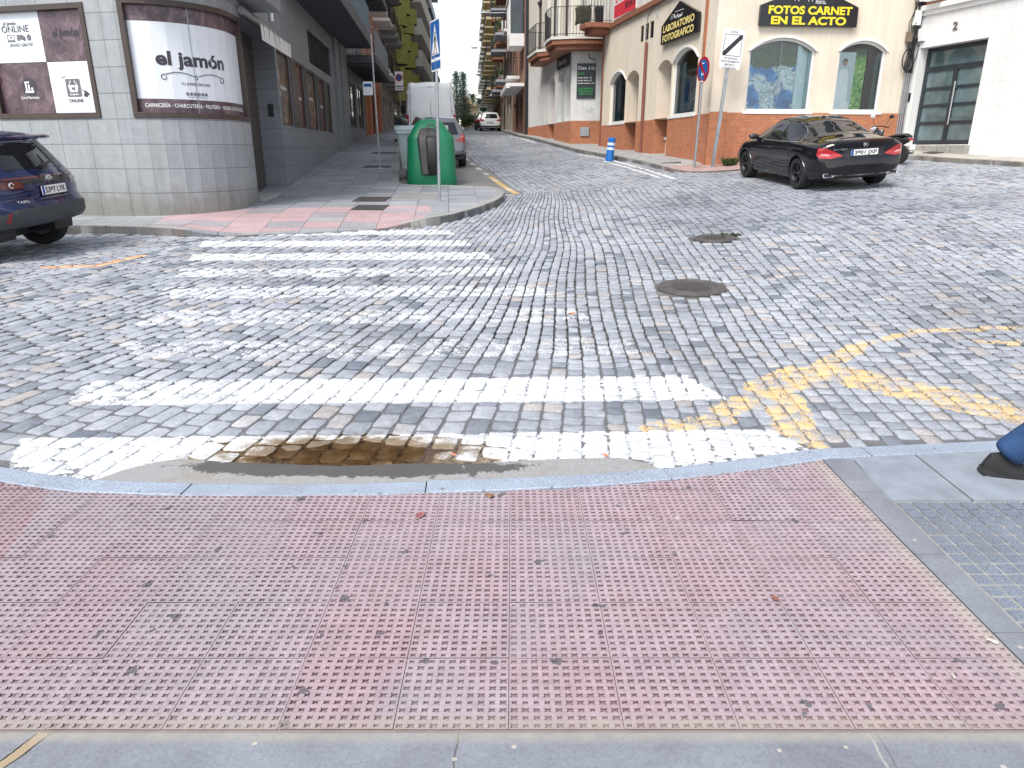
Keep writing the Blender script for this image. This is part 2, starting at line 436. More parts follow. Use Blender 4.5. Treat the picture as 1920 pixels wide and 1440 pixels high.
RSW_EDGE = [(-3.4, 112), (-1.9, 80), (-.9, 62), (-.3, 50), (.42, 40), (1.46, 34), (2.72, 27), (3.63, 22.8), (4.05, 20.4), (4.25, 19.7), (4.65, 19.25), (5.3, 19.0), (9.5, 19.35), (10.1, 19.3), (10.5, 18.9), (11.1, 17.3), (11.75, 14.8), (13.6, 8.8)]
RSW = RSW_EDGE + [(17, 8.8), (17, 26), (9, 30), (8, 60), (4, 112)]
GUT = [(-2.12, 3.235), (-2.03, 3.35), (-1.9, 3.45), (-1.79, 3.49), (-1.53, 3.45), (-1.2, 3.43), (-.9, 3.41), (-.5, 3.44), (-.17, 3.43), (.0, 3.46), (.3, 3.49), (.58, 3.5), (.71, 3.44), (.78, 3.36), (.4, 3.29), (-.11, 3.24), (-1.07, 3.19), (-1.6, 3.2)]
def lsw_off(x, y):
    k = float(sstep(-5.2, -4.5, x)) * float(1 - sstep(-2.2, -1.5, x))
    ye = np.interp(x, [-5.05, -3.08, -1.45], [11.1, 11.5, 12.2])
    r = .02 + .11 * min(1, max(0, (y - ye) / 1.2))
    return .13 * (1 - k) + r * k
def rsw_off(x, y):
    k = float(sstep(4.0, 4.6, x)) * float(1 - sstep(6, 6.6, x)); k *= float(1 - sstep(20, 21, y))
    return .12 * (1 - k) + .04 * k

# ---- cobble material
def cobble_material():
    n = NT('cobble_granite'); P = n.pos(); a = n.attr('tint'); S = n.sep(a); r1, r2, hgt = S[0], S[1], S[2]
    px, py, _ = n.sep(P)
    base = n.ramp(r1, [(0, (.14, .16, .195)), (.05, (.20, .22, .255)), (.15, (.275, .295, .335)), (.55, (.325, .345, .385)), (.90, (.365, .385, .42)), (.93, (.36, .34, .34)), (.97, (.37, .345, .335)), (1, (.42, .435, .46))])
    grain = n.mix(.5, n.noise(P, 95, 4, .7), n.noise(P, 36, 4, .8)); blot = n.noise(P, 14, 4, .65); big = n.noise(P, .55, 4, .6)
    c = n.mix(1., base, n.ramp(grain, [(.3, .66), (.5, 1.), (.7, 1.32)]), 'MULTIPLY')
    c = n.mix(1., c, n.ramp(blot, [(.25, .78), (.75, 1.2)]), 'MULTIPLY')
    c = n.mix(1., c, n.ramp(big, [(.3, .76), (.5, 1.0), (.7, 1.17)]), 'MULTIPLY')
    # worn patch of dark blue setts
    dk = None
    # joints collect dirt
    c = n.mix(n.m('MULTIPLY', n.m('SUBTRACT', 1., hgt), .85), c, (.055, .05, .045))
    wob = n.noise(P, 5., 3, .6); wob2 = n.noise(P, 22, 3, .6)
    fine = n.noise(P, 62, 5, .8); mid = n.noise(P, 7.5, 4, .65)
    # crossing: bars every metre across the road
    v = n.m('SUBTRACT', py, n.m('MULTIPLY', px, .025))
    v = n.m('ADD', v, n.m('ADD', n.m('MULTIPLY', n.m('SUBTRACT', wob2, .5), .05), -4.35))
    fr = n.m('FRACT', n.m('ADD', v, 20.))
    bar = n.m('MULTIPLY', n.step(fr, .02, .012), n.m('SUBTRACT', 1., n.step(fr, .5, .012)))
    bar = n.m('MULTIPLY', bar, n.m('LESS_THAN', v, 7.6)); bar = n.m('MULTIPLY', bar, n.m('GREATER_THAN', v, -.2))
    # the nearest bar follows the kerb
    v0 = n.m('SUBTRACT', py, n.m('MULTIPLY', px, .03))
    b0 = n.m('MULTIPLY', n.m('LESS_THAN', n.m('ADD', v0, n.m('MULTIPLY', n.m('SUBTRACT', wob2, .5), .04)), 3.86), 1.)
    pw = n.m('ADD', px, n.m('MULTIPLY', n.m('SUBTRACT', wob2, .5), .07))
    lef0 = n.m('ADD', -2.88, n.m('MULTIPLY', n.m('SUBTRACT', 3.86, py), .45))
    rig0 = n.m('ADD', 1.56, n.m('MULTIPLY', n.m('SUBTRACT', 3.86, py), .5))
    b0 = n.m('MULTIPLY', b0, n.m('MULTIPLY', n.m('GREATER_THAN', pw, lef0), n.m('LESS_THAN', pw, rig0)))
    lef = n.m('SUBTRACT', -2.72, n.m('MULTIPLY', n.m('SUBTRACT', py, 3.6), .27))
    rig = n.m('SUBTRACT', 1.70, n.m('MULTIPLY', n.m('SUBTRACT', py, 3.6), .335))
    bar = n.m('MULTIPLY', bar, n.m('MULTIPLY', n.m('GREATER_THAN', pw, lef), n.m('LESS_THAN', pw, rig)))
    # wear by bar (v 0..8): how much paint is left
    wv = n.ramp(n.m('DIVIDE', v, 8.), [(0, .40), (.085, .41), (.115, .545), (.2, .55), (.25, .535), (.33, .53), (.37, .50), (.45, .51), (.49, .515), (.58, .50), (.62, .47), (.73, .455), (.85, .44), (1, .42)])
    wx = n.m('MULTIPLY', n.m('MAXIMUM', n.m('SUBTRACT', -1.0, px), 0.), n.m('MULTIPLY', n.m('LESS_THAN', v, .8), .055))
    wear = n.m('ADD', n.m('MULTIPLY', fine, .62), n.m('MULTIPLY', mid, .42))
    thr = n.m('ADD', n.m('ADD', wv, wx), .0)
    paint = n.m('MULTIPLY', bar, n.step(wear, thr, .015))
    paint0 = n.m('MULTIPLY', b0, n.step(wear, .425, .02))
    paint = n.m('MAXIMUM', paint, paint0)
    # joints left bare
    keep = n.m('MAXIMUM', n.step(hgt, n.m('ADD', .25, n.m('MULTIPLY', r2, .25)), .1), n.m('MULTIPLY', n.m('LESS_THAN', py, 5.15), n.step(n.noise(P, 19, 4, .7), .47, .05)))
    paint = n.m('MULTIPLY', paint, keep)
    pc = n.mix(1., (.68, .70, .725), n.ramp(n.noise(P, 26, 5, .7), [(.25, .70), (.6, 1.02)]), 'MULTIPLY')
    pc = n.mix(1., pc, n.ramp(n.noise(P, 2.2, 5, .7), [(.3, .80), (.55, 1.02)]), 'MULTIPLY')
    c = n.mix(paint, c, pc)
    # yellow kerb zigzags and the orange corner mark
    def seg(ax, ay, bx, by, hw):
        dx, dy = bx - ax, by - ay; L2 = dx * dx + dy * dy
        qx = n.m('SUBTRACT', px, ax); qy = n.m('SUBTRACT', py, ay)
        t = n.m('DIVIDE', n.m('ADD', n.m('MULTIPLY', qx, dx), n.m('MULTIPLY', qy, dy)), L2, clamp=True)
        ex = n.m('SUBTRACT', qx, n.m('MULTIPLY', t, dx)); ey = n.m('SUBTRACT', qy, n.m('MULTIPLY', t, dy))
        d = n.m('SQRT', n.m('ADD', n.m('MULTIPLY', ex, ex), n.m('MULTIPLY', ey, ey)))
        d = n.m('ADD', d, n.m('MULTIPLY', n.m('SUBTRACT', wob2, .5), .12))
        return n.m('LESS_THAN', d, hw)
    def union(segs):
        r = None
        for q in segs:
            k = seg(*q); r = k if r is None else n.m('MAXIMUM', r, k)
        return r
    ye = union([(.85, 3.93, 1.3, 4.06, .085), (1.35, 4.22, 2.0, 4.72, .10), (2.0, 4.75, 2.8, 5.52, .085), (2.8, 5.55, 3.5, 5.95, .05), (3.5, 5.95, 4.6, 6.02, .05), (3.85, 5.62, 4.7, 5.62, .05),
                (2.42, 4.86, 3.3, 4.05, .22), (1.8, 4.42, 1.66, 3.74, .14), (1.75, 4.6, 2.1, 4.9, .16), (3.2, 4.12, 3.9, 3.9, .12)])
    yw = n.m('MULTIPLY', n.m('MULTIPLY', ye, n.step(wear, .52, .03)), n.m('MULTIPLY', keep, n.m('SUBTRACT', 1., n.m('MULTIPLY', b0, 1.))))
    c = n.mix(yw, c, n.mix(fine, (.56, .38, .16), (.76, .55, .28)))
    orr = n.m('MULTIPLY', union([(-5.85, 8.86, -5.25, 8.93, .06), (-5.25, 8.93, -5.02, 9.6, .06)]), n.step(wear, .38, .02))
    c = n.mix(orr, c, (.72, .38, .20))
    wl = n.m('MULTIPLY', union([(4.05, 18.2, 3.2, 23.9, .05), (3.2, 23.9, 2.45, 27, .05), (3.75, 18.6, 2.95, 23.6, .035), (1.1, 34, -.1, 42, .06)]), n.step(wear, .47, .02))
    c = n.mix(wl, c, (.7, .7, .68))
    # soil stain and wet setts round the puddle, tyre polish near the kerb
    dx = n.m('ADD', px, .9); dy = n.m('MULTIPLY', n.m('SUBTRACT', py, 3.60), 3.0)
    rr = n.m('SQRT', n.m('ADD', n.m('MULTIPLY', dx, dx), n.m('MULTIPLY', dy, dy)))
    rr = n.m('ADD', rr, n.m('MULTIPLY', n.m('SUBTRACT', n.noise(P, 7, 6, .78), .5), 1.25))
    wet = n.m('SUBTRACT', 1., n.step(rr, .62, .12)); silt = n.m('SUBTRACT', 1., n.step(rr, .72, .26))
    c = n.mix(n.m('MULTIPLY', silt, .7), c, n.mix(1., c, (.72, .62, .49), 'MULTIPLY')); c = n.mix(n.m('MULTIPLY', wet, .9), c, n.mix(1., c, (.40, .30, .20), 'MULTIPLY'))
    rough = n.m('SUBTRACT', n.m('ADD', .62, n.m('MULTIPLY', grain, .25)), n.m('MULTIPLY', wet, .45))
    n.set(c, rough, 0, .35)
    n.bump(n.m('ADD', n.m('MULTIPLY', n.noise(P, 55, 4, .65), 1.), n.m('MULTIPLY', paint, .15)), .42, .008)
    return n.mat
def dirt_material():
    n = NT('joint_dirt'); P = n.pos()
    c = n.ramp(n.noise(P, 3.2, 5, .7), [(.3, (.07, .065, .06)), (.55, (.13, .125, .12)), (.75, (.22, .22, .215))])
    moss = n.step(n.noise(P, 1.1, 4, .6), .66, .05)
    c = n.mix(n.m('MULTIPLY', moss, .3), c, (.08, .09, .04))
    c = n.mix(1., c, n.ramp(n.noise(P, 120, 3, .7), [(.3, .7), (.7, 1.25)]), 'MULTIPLY')
    n.set(c, .95); n.bump(n.noise(P, 80, 3), .6, .006); return n.mat
def farcobble_material():
    n = NT('far_cobble'); P = n.pos()
    rot = n.node('VectorRotate', rotation_type='Z_AXIS'); n.put(rot.inputs['Vector'], P); rot.inputs['Angle'].default_value = R(-8)
    b = n.node('TexBrick', offset=.5); n.put(b.inputs['Vector'], rot.outputs[0]); b.inputs['Scale'].default_value = 1
    b.inputs['Brick Width'].default_value = .2; b.inputs['Row Height'].default_value = .13; b.inputs['Mortar Size'].default_value = .014
    n.put(b.inputs['Color1'], (.17, .19, .23)); n.put(b.inputs['Color2'], (.31, .33, .36)); n.put(b.inputs['Mortar'], (.07, .07, .07))
    c = n.mix(1., b.outputs[0], n.ramp(n.noise(P, 2, 4), [(.3, .75), (.7, 1.2)]), 'MULTIPLY')
    n.set(c, .6); n.bump(n.m('MULTIPLY', b.outputs[1], -1.), .6, .02); return n.mat
M_COB = cobble_material(); M_DIRT = dirt_material(); M_FAR = farcobble_material()

# ---- road: dirt bed and every sett as geometry
def make_road():
    xs1 = np.arange(-14, 15.01, .12); ys1 = np.arange(2.9, 20.01, .12)
    V = []; F = []; fi = []; tint = []
    X, Y = np.meshgrid(xs1, ys1)
    def nz(x, y): return .5 + .25 * np.sin(x * 1.7 + 1.3 * np.sin(y * 1.1)) + .25 * np.sin(y * 2.1 + 1.7 * np.sin(x * .9 + .4))
    deep = .010 + .026 * nz(X, Y) * sstep(4.2, 6, Y)
    flush = np.maximum(1 - sstep(3.9, 4.8, Y), (sstep(1.2, 2.2, X) * (1 - sstep(4.2, 5.2, Y))))
    Z = G(X, Y) - deep * (1 - flush) - .007 * flush
    m = X.shape[1]
    V += list(np.stack([X, Y, Z], -1).reshape(-1, 3)); tint += [(.5, .5, .22, 1)] * (X.size)
    for i in range(X.shape[0] - 1):
        for k in range(m - 1): F.append((i * m + k, i * m + k + 1, (i + 1) * m + k + 1, (i + 1) * m + k)); fi.append(0 if Y[i, 0] < 5.3 else 1)
    o = len(V)
    xs2 = np.arange(-14, 15.01, 1.); ys2 = np.concatenate([[20], np.arange(21, 125, 2.)])
    X, Y = np.meshgrid(xs2, ys2); Z = G(X, Y) - .02 * (Y < 46); m = X.shape[1]
    V += list(np.stack([X, Y, Z], -1).reshape(-1, 3)); tint += [(0, 0, 0, 1)] * X.size
    for i in range(X.shape[0] - 1):
        for k in range(m - 1):
            F.append((o + i * m + k, o + i * m + k + 1, o + (i + 1) * m + k + 1, o + (i + 1) * m + k)); fi.append(1 if ys2[i] < 44 else 2)
    # sett layout
    stones = []      # centre, half length, half width, angle, tint
    AX = [-14, -6, -3.6, -1.5, .7, 2.5, 4.5, 8, 14]; AA = [17, 16.5, 15, 11, 4, 6, 9, 13, 15]
    def path(X0, y):
        a = math.tan(R(np.interp(X0, AX, AA))); d = y - 6
        d = np.where(d > 4, 4 + (d - 4) * .55, d)
        return X0 + a * d + .02 * np.sin(y * 1.3 + X0 * 2.1)
    xb = -15.
    while xb < 15:
        wd = rnd.uniform(.108, .14) if xb > .2 else rnd.uniform(.118, .15)
        y = 3.05 + rnd.random() * .1
        while y < 17.2:
            ln = rnd.uniform(.10, .16) if xb > .2 else rnd.uniform(.13, .24)
            if rnd.random() < .06: ln *= 1.3
            yc = y + ln / 2
            l = float(path(xb, yc)); r = float(path(xb + wd, yc)); xc = (l + r) / 2
            if abs(xc) < .86 * yc + 1.3 and xc > -13 and xc < 14:
                dpx = float(path(xb, yc + .05) - path(xb, yc - .05)) / .1
                stones.append((xc, yc, ln / 2, (r - l) / 2, math.atan(dpx)))
            y += ln
        xb += wd
    xs = -14.
    far = []
    while xs < 12:
        wd = rnd.uniform(.15, .21); y = 17.2
        while y < 46:
            ln = rnd.uniform(.1, .15) * (1 if y < 28 else 1.5); yc = y + ln / 2
            sl = -.17 if yc < 38 else -.07
            xc = xs + wd / 2 - .17 * (min(yc, 38) - 17) + sl * max(0, yc - 38) * .4
            if abs(xc) < .80 * yc + .5 and -6 < xc < 13: far.append((xc, yc, ln / 2, wd / 2, .17))
            y += ln
        xs += wd
    A = np.array(stones); B = np.array(far)
    def cull(A):
        k = ~inpoly(A[:, 0], A[:, 1], LSW) & ~inpoly(A[:, 0], A[:, 1], BAY) & ~inpoly(A[:, 0], A[:, 1], RSW) & ~inpoly(A[:, 0], A[:, 1], GUT)
        near = KERB_NEAR + [(9, -2), (-9, -2)]
        k &= ~inpoly(A[:, 0], A[:, 1] - .05, near)
        for (mx, my, mr) in MANHOLES: k &= (np.hypot(A[:, 0] - mx, A[:, 1] - my) > mr + .05)
        return A[k]
    A = cull(A); B = cull(B)
    dark_poly = [(3.75, 15.55), (2.27, 12.84), (2.65, 10.47), (4.12, 10.25), (4.75, 11.47), (7.72, 11.15), (6.55, 13.99), (4.73, 16.64)]
    def emit(A, hi):
        nonlocal V, F, fi, tint
        n = len(A)
        if n == 0: return
        ang = np.linspace(0, 2 * np.pi, 13)[:-1] if hi else np.linspace(0, 2 * np.pi, 9)[:-1] + np.pi / 8
        e = .32 if hi else .5
        ox = np.sign(np.cos(ang)) * np.abs(np.cos(ang)) ** e; oy = np.sign(np.sin(ang)) * np.abs(np.sin(ang)) ** e
        K = len(ang)
        jit = 1 + nrs.uniform(-.10, .05, (n, K)) if hi else np.ones((n, K))
        wide = ((A[:, 0] < .5) & (A[:, 1] > 4.9) & (A[:, 1] < 9.5)) | ((A[:, 0] >= .4) & (A[:, 0] < 3.2) & (A[:, 1] > 4.3) & (A[:, 1] < 8.5)); gap = np.where(wide, nrs.uniform(.0015, .009, n), nrs.uniform(.001, .0065, n))
        hl = A[:, 2] - gap; hw = A[:, 3] - gap * nrs.uniform(.6, 1.6, n)
        nearf = 1 - sstep(4.2, 5.4, A[:, 1])
        pz = np.exp(-((A[:, 0] + .88) / .8) ** 2 - ((A[:, 1] - 3.6) / .35) ** 2); dz = nrs.normal(0, .0034, n) * np.maximum(1 - .75 * nearf, .12 * pz) * (1 - .8 * pz); tx = nrs.normal(0, .028, n) * (1 - .7 * nearf); ty = nrs.normal(0, .028, n) * (1 - .7 * nearf)
        ca, sa = np.cos(A[:, 4]), np.sin(A[:, 4])
        rings = [(1.0, -.045, .0), (1.0, -.008, .5), (.968, -.0015, .9), (.92, .0, 1.)] if hi else [(1., -.03, 0.), (.93, 0, 1.)]
        t1 = nrs.rand(n); t2 = nrs.rand(n)
        ind = inpoly(A[:, 0] + .15 * np.sin(A[:, 1] * 9), A[:, 1] + .15 * np.sin(A[:, 0] * 7), dark_poly)
        t1 = np.where(ind, t1 * .33, t1)
        vs = np.zeros((n, K * len(rings) + 1, 3)); tn = np.zeros((n, K * len(rings) + 1, 4)); tn[..., 3] = 1
        tn[..., 0] = t1[:, None]; tn[..., 1] = t2[:, None]
        skew = nrs.uniform(-.14, .14, n)
        for ri, (sc, z, hh) in enumerate(rings):
            v_ = oy[None] * hl[:, None] * sc * jit; u_ = ox[None] * hw[:, None] * sc * jit
            v_ = v_ + u_ * skew[:, None]
            x = A[:, 0, None] + u_ * ca[:, None] + v_ * sa[:, None]
            y = A[:, 1, None] - u_ * sa[:, None] + v_ * ca[:, None]
            zz = G(x, y) + z + dz[:, None] + tx[:, None] * u_ + ty[:, None] * v_
            sl = slice(ri * K, (ri + 1) * K); vs[:, sl, 0] = x; vs[:, sl, 1] = y; vs[:, sl, 2] = zz; tn[:, sl, 2] = hh
        vs[:, -1, 0] = A[:, 0]; vs[:, -1, 1] = A[:, 1]; vs[:, -1, 2] = G(A[:, 0], A[:, 1]) + (.0012 if hi else .0) + dz; tn[:, -1, 2] = 1
        o = len(V); M = K * len(rings) + 1
        V += list(vs.reshape(-1, 3)); tint += list(map(tuple, tn.reshape(-1, 4)))
        tmpl = [(ri * K + k, ri * K + (k + 1) % K, (ri + 1) * K + (k + 1) % K, (ri + 1) * K + k) for ri in range(len(rings) - 1) for k in range(K)]
        cap = [((len(rings) - 1) * K + k, (len(rings) - 1) * K + (k + 1) % K, M - 1) for k in range(K)]
        for i in range(n):
            b = o + i * M
            F += [tuple(b + q for q in f) for f in tmpl]; F += [tuple(b + q for q in f) for f in cap]
        fi += [0] * (n * (len(tmpl) + len(cap)))
    emit(A, True); emit(B, False)
    me = bpy.data.meshes.new('cobbled_road'); me.from_pydata(V, [], F); me.update()
    at_ = me.color_attributes.new('tint', 'FLOAT_COLOR', 'POINT'); at_.data.foreach_set('color', np.array(tint, np.float32).ravel())
    for m_ in (M_COB, M_DIRT, M_FAR): me.materials.append(m_)
    me.polygons.foreach_set('material_index', fi); me.polygons.foreach_set('use_smooth', [True] * len(F))
    ob = bpy.data.objects.new('cobbled_road', me); col.objects.link(ob); tag(ob, kind='structure', label='worn granite sett road with white crossing bars and yellow zigzag paint', cat='road')
MANHOLES = [(1.93, 7.53, .36), (2.87, 10.12, .30)]
make_road()

# ---- terrain to the horizon, below everything
def make_terrain():
    xs = np.concatenate([[-900, -300, -120], np.arange(-60, 61, 4), [120, 300, 900]]); ys = np.concatenate([[-300, -100, -40, -20], np.arange(-10, 170, 4), [220, 320, 600, 1200]])
    mb = MB(); mb.grid([[(x, y, g(max(-16, min(17, x)), y) - .12 - (0. if abs(x) < 14 and y > 2 else .1)) for x in xs] for y in ys])
    tag(mb.build('ground', plain('terrain', (.2, .2, .19), .9), smooth=True), 'paved city ground running out to the horizon', 'ground', kind='structure')
make_terrain()

def sheet(name, poly, off, mat, sp=.4, depth=.2, label=None, cat='pavement'):
    mb = MB(); v, f, nb = cdt(poly, sp, lambda x, y: g(x, y) + off(x, y)); mb.add(v, f)
    P = v[:nb]
    for i in range(nb):
        a, b = P[i], P[(i + 1) % nb]; mb.quad(a, b, (b[0], b[1], b[2] - depth), (a[0], a[1], a[2] - depth))
    return tag(mb.build(name, mat, recalc=False), label, cat, kind='structure')
def kerbline(name, pts, wd, top, mat, label, joint=1.0, down=.2, side=1, proud=.004):
    """kerb stones along a line: bevelled outer edge, top, small gaps between stones"""
    mb = MB(); P = []
    # resample
    L = 0; out = [Vector(pts[0])]
    for a, b in zip(pts[:-1], pts[1:]):
        a, b = Vector(a), Vector(b); n = max(1, int((b - a).length / .25))
        out += [a.lerp(b, k / n) for k in range(1, n + 1)]
    acc = 0; start = 0; nxt = joint * rnd.uniform(.8, 1.1); segs = []
    for i in range(1, len(out)):
        acc += (out[i] - out[i - 1]).length
        if acc >= nxt or i == len(out) - 1: segs.append((start, i)); start = i; acc = 0; nxt = joint * rnd.uniform(.8, 1.15)
    for s, e in segs:
        rows = []; dz = rnd.uniform(-.004, .004)
        for i in range(s, e + 1):
            a = out[max(i - 1, 0)]; b = out[min(i + 1, len(out) - 1)]; t = (b - a).normalized(); nn = Vector((t.y, -t.x)) * side
            p = out[i].copy()
            if i == s: p += t * .004
            if i == e: p -= t * .004
            z = g(p.x, p.y); tp = z + top(p.x, p.y) + proud + dz
            q = lambda o, h: (p.x + nn.x * o, p.y + nn.y * o, h)
            rows.append([q(.0, z - down), q(0., max(tp - .02, z - down)), q(-.006, tp - .006), q(-.02, tp), q(-wd + .006, tp), q(-wd, tp - .006), q(-wd, tp - .06)])
        mb.grid(rows)
        mb.add(rows[0], [tuple(range(7))]); mb.add(rows[-1], [tuple(range(7))[::-1]])
    return tag(mb.build(name, mat), label, 'kerb', kind='structure')
def granite(name, c, speck=.5, scale=160, dirt=.3):
    n = NT(name); P = n.pos()
    k = n.noise(P, scale, 2, .6); cc = n.mix(1., c, n.ramp(k, [(.32, 1 - speck), (.5, 1.), (.7, 1 + speck * .7)]), 'MULTIPLY')
    cc = n.mix(1., cc, n.ramp(n.noise(P, 3, 5, .65), [(.25, .82), (.75, 1.14)]), 'MULTIPLY')
    d = n.step(n.noise(P, 1.7, 6, .75, .5), .62, .1); cc = n.mix(n.m('MULTIPLY', d, dirt), cc, (.13, .115, .095))
    gum = n.vor(P, 4.2, dim='2D'); gm = n.m('LESS_THAN', gum, n.m('MULTIPLY', n.noise(P, 3.1, 2), .07))
    cc = n.mix(n.m('MULTIPLY', gm, .6), cc, (.08, .08, .085))
    n.set(cc, .75); n.bump(k, .25, .003); return n.mat
M_GRAN = granite('granite_kerb', (.30, .35, .425), .5); M_GRAN_OLD = granite('old_kerb', (.34, .33, .31), .5, 90, .6); M_SLAB = granite('granite_slab', (.26, .29, .34), .45)
M_STRIP = granite('smooth_strip', (.235, .25, .275), .12, 60, .35)
FLAT = lambda x, y: .012

# ---- near pavement: pink pimpled tiles
def near_pavement():
    n = NT('pink_pimple_tile'); P = n.pos(); a = n.sep(n.attr('tint')); hgt, tr, tg = a[0], a[1], a[2]
    big = n.noise(P, 1.1, 5, .62); mid = n.noise(P, 9, 5, .7); px, py, _ = n.sep(P)
    top = n.mix(n.ramp(n.m('ADD', big, n.m('MULTIPLY', px, -.05)), [(.36, 0.), (.66, 1.)]), (.365, .28, .305), (.34, .30, .33))
    red = n.mix(tr, (.135, .035, .045), (.10, .042, .058))
    wornred = n.mix(n.m('MULTIPLY', n.step(tr, .8, .2), .22), top, (.36, .20, .22))
    c = n.mix(n.ramp(hgt, [(.25, 0.), (.85, 1.)]), red, wornred)
    # left part more trodden: pits silted up with grey dirt
    px, py, _ = n.sep(P)
    silt = n.step(n.m('ADD', n.m('MULTIPLY', px, -.22), n.m('ADD', big, n.m('MULTIPLY', mid, .4))), 1.05, .35)
    c = n.mix(n.m('MULTIPLY', silt, n.m('SUBTRACT', .6, n.m('MULTIPLY', hgt, .5))), c, (.085, .072, .085))
    c = n.mix(1., c, n.ramp(n.noise(P, 60, 4, .7), [(.25, .8), (.75, 1.2)]), 'MULTIPLY')
    c = n.mix(1., c, n.ramp(mid, [(.25, .84), (.7, 1.1)]), 'MULTIPLY')
    c = n.mix(n.m('MULTIPLY', n.step(n.noise(P, 2.3, 6, .75, .7), .6, .09), .45), c, (.27, .27, .29))
    pd = n.m('ADD', P, 0) if False else P
    w2 = n.vm('ADD', P, n.vm('SCALE', n.noise(P, 14, 3, .6, 0, True), (0, 0, 0)))
    wobv = n.node('VectorMath', operation='MULTIPLY_ADD'); n.put(wobv.inputs[0], n.noise(P, 18, 3, .6, 0, True)); wobv.inputs[1].default_value = (.09, .09, 0); n.put(wobv.inputs[2], P)
    gv = n.node('TexVoronoi', voronoi_dimensions='2D'); n.put(gv.inputs['Vector'], wobv.outputs[0]); gv.inputs['Scale'].default_value = 5.2
    rr = n.sep(gv.outputs['Color'])[0]
    gm = n.m('LESS_THAN', gv.outputs['Distance'], n.m('MULTIPLY', n.m('SUBTRACT', rr, .5), .22))
    c = n.mix(n.m('MULTIPLY', gm, .8), c, (.075, .08, .09))
    gv2 = n.node('TexVoronoi', voronoi_dimensions='2D'); n.put(gv2.inputs['Vector'], wobv.outputs[0]); gv2.inputs['Scale'].default_value = 3.1
    gm2 = n.m('LESS_THAN', gv2.outputs['Distance'], n.m('MULTIPLY', n.m('SUBTRACT', n.sep(gv2.outputs['Color'])[1], .86), .3))
    c = n.mix(n.m('MULTIPLY', gm2, .7), c, (.52, .48, .45))
    jn = tg
    lft = n.m('MULTIPLY', n.m('LESS_THAN', n.m('ADD', px, n.m('MULTIPLY', n.m('SUBTRACT', 3.13, py), -.30)), -2.27), .55); c = n.mix(lft, c, n.mix(1., c, (.95, .72, .68), 'MULTIPLY'))
    c = n.mix(n.m('MULTIPLY', jn, .6), c, (.20, .17, .175))
    edge = n.step(py, 1.665, .03); c = n.mix(n.m('MULTIPLY', n.m('SUBTRACT', 1., edge), n.m('MULTIPLY', mid, 1.1)), c, (.33, .29, .25))
    edr = n.step(px, 1.6, .05); c = n.mix(n.m('MULTIPLY', edr, n.m('MULTIPLY', mid, .9)), c, (.40, .36, .31))
    n.set(c, .82, 0, .3); n.bump(n.noise(P, 140, 3, .7), .25, .003)
    # pits as geometry: cell 10 per tile
    V = []; F = []; T = []
    tw, th = .335, .302; N = 10; cw, ch = tw / N, th / N
    x0, y0 = -.01, 2.828
    poly = KERB_IN[2:12] + [(1.66, 3.46), (1.665, 1.612), (-3.6, 1.612)]
    ring8 = [(-.5, -.5), (0, -.5), (.5, -.5), (.5, 0), (.5, .5), (0, .5), (-.5, .5), (-.5, 0)]
    st = [(-.34, -.30), (0, -.20), (.34, -.30), (.24, 0), (.34, .30), (0, .22), (-.34, .30), (-.24, 0)]
    tl = {}
    for j in range(-42, 24):
        yc = y0 + (j + .5) * ch
        for i in range(-110, 52):
            xc = x0 + (i + .5) * cw
            if not inpoly(np.array([xc]), np.array([yc]), poly)[0]: continue
            if abs(xc) > .82 * yc + .35: continue
            ti, tj = math.floor(i / N), math.floor(j / N)
            t = tl.setdefault((ti, tj), (rnd.random(), rnd.uniform(-.001, .001), rnd.uniform(-.0008, .0008)))
            ei = i - ti * N; ej = j - tj * N
            jx0 = .0012 if ei == 0 else 0; jx1 = .0012 if ei == N - 1 else 0; jy0 = .0012 if ej == 0 else 0; jy1 = .0012 if ej == N - 1 else 0
            zb = .012 + t[1] + t[2] * (ei - N / 2) / 3
            o = len(V); wn = rnd.uniform(.75, 1.1)
            for (u, v) in ring8:
                xx = xc + u * cw + (jx0 if u < 0 else 0) - (jx1 if u > 0 else 0); yy = yc + v * ch + (jy0 if v < 0 else 0) - (jy1 if v > 0 else 0)
                V.append((xx, yy, zb + g(xx, yy))); T.append((1, t[0], 0, 1))
            for (u, v) in st:
                xx = xc + u * cw * wn; yy = yc + v * ch * wn; V.append((xx, yy, zb + g(xx, yy) - .0004)); T.append((.75, t[0], 0, 1))
            for (u, v) in st:
                xx = xc + u * cw * wn * .85; yy = yc + v * ch * wn * .85; V.append((xx, yy, zb + g(xx, yy) - .0075)); T.append((0, t[0], 0, 1))
            for k in range(8):
                k2 = (k + 1) % 8
                F.append((o + k, o + k2, o + 8 + k2, o + 8 + k)); F.append((o + 8 + k, o + 8 + k2, o + 16 + k2, o + 16 + k))
            F.append(tuple(o + 16 + k for k in (7, 0, 1))); F.append(tuple(o + 16 + k for k in (1, 2, 3))); F.append(tuple(o + 16 + k for k in (3, 4, 5))); F.append(tuple(o + 16 + k for k in (5, 6, 7))); F.append(tuple(o + 16 + k for k in (1, 3, 5, 7)))
    # joint bed
    v, f, nb = cdt(poly, .3, lambda x, y: g(x, y) + .006); o = len(V)
    V += v; T += [(.6, .5, 1, 1)] * len(v); F += [tuple(o + q for q in t) for t in f]
    me = bpy.data.meshes.new('pink_tile_pavement'); me.from_pydata(V, [], F); me.update()
    ca = me.color_attributes.new('tint', 'FLOAT_COLOR', 'POINT'); ca.data.foreach_set('color', np.array(T, np.float32).ravel())
    me.materials.append(n.mat)
    ob = bpy.data.objects.new('pink_tile_pavement', me); col.objects.link(ob)
    tag(ob, 'dirty pink pimpled tiles of the dropped kerb at the crossing', 'pavement', kind='structure')
near_pavement()
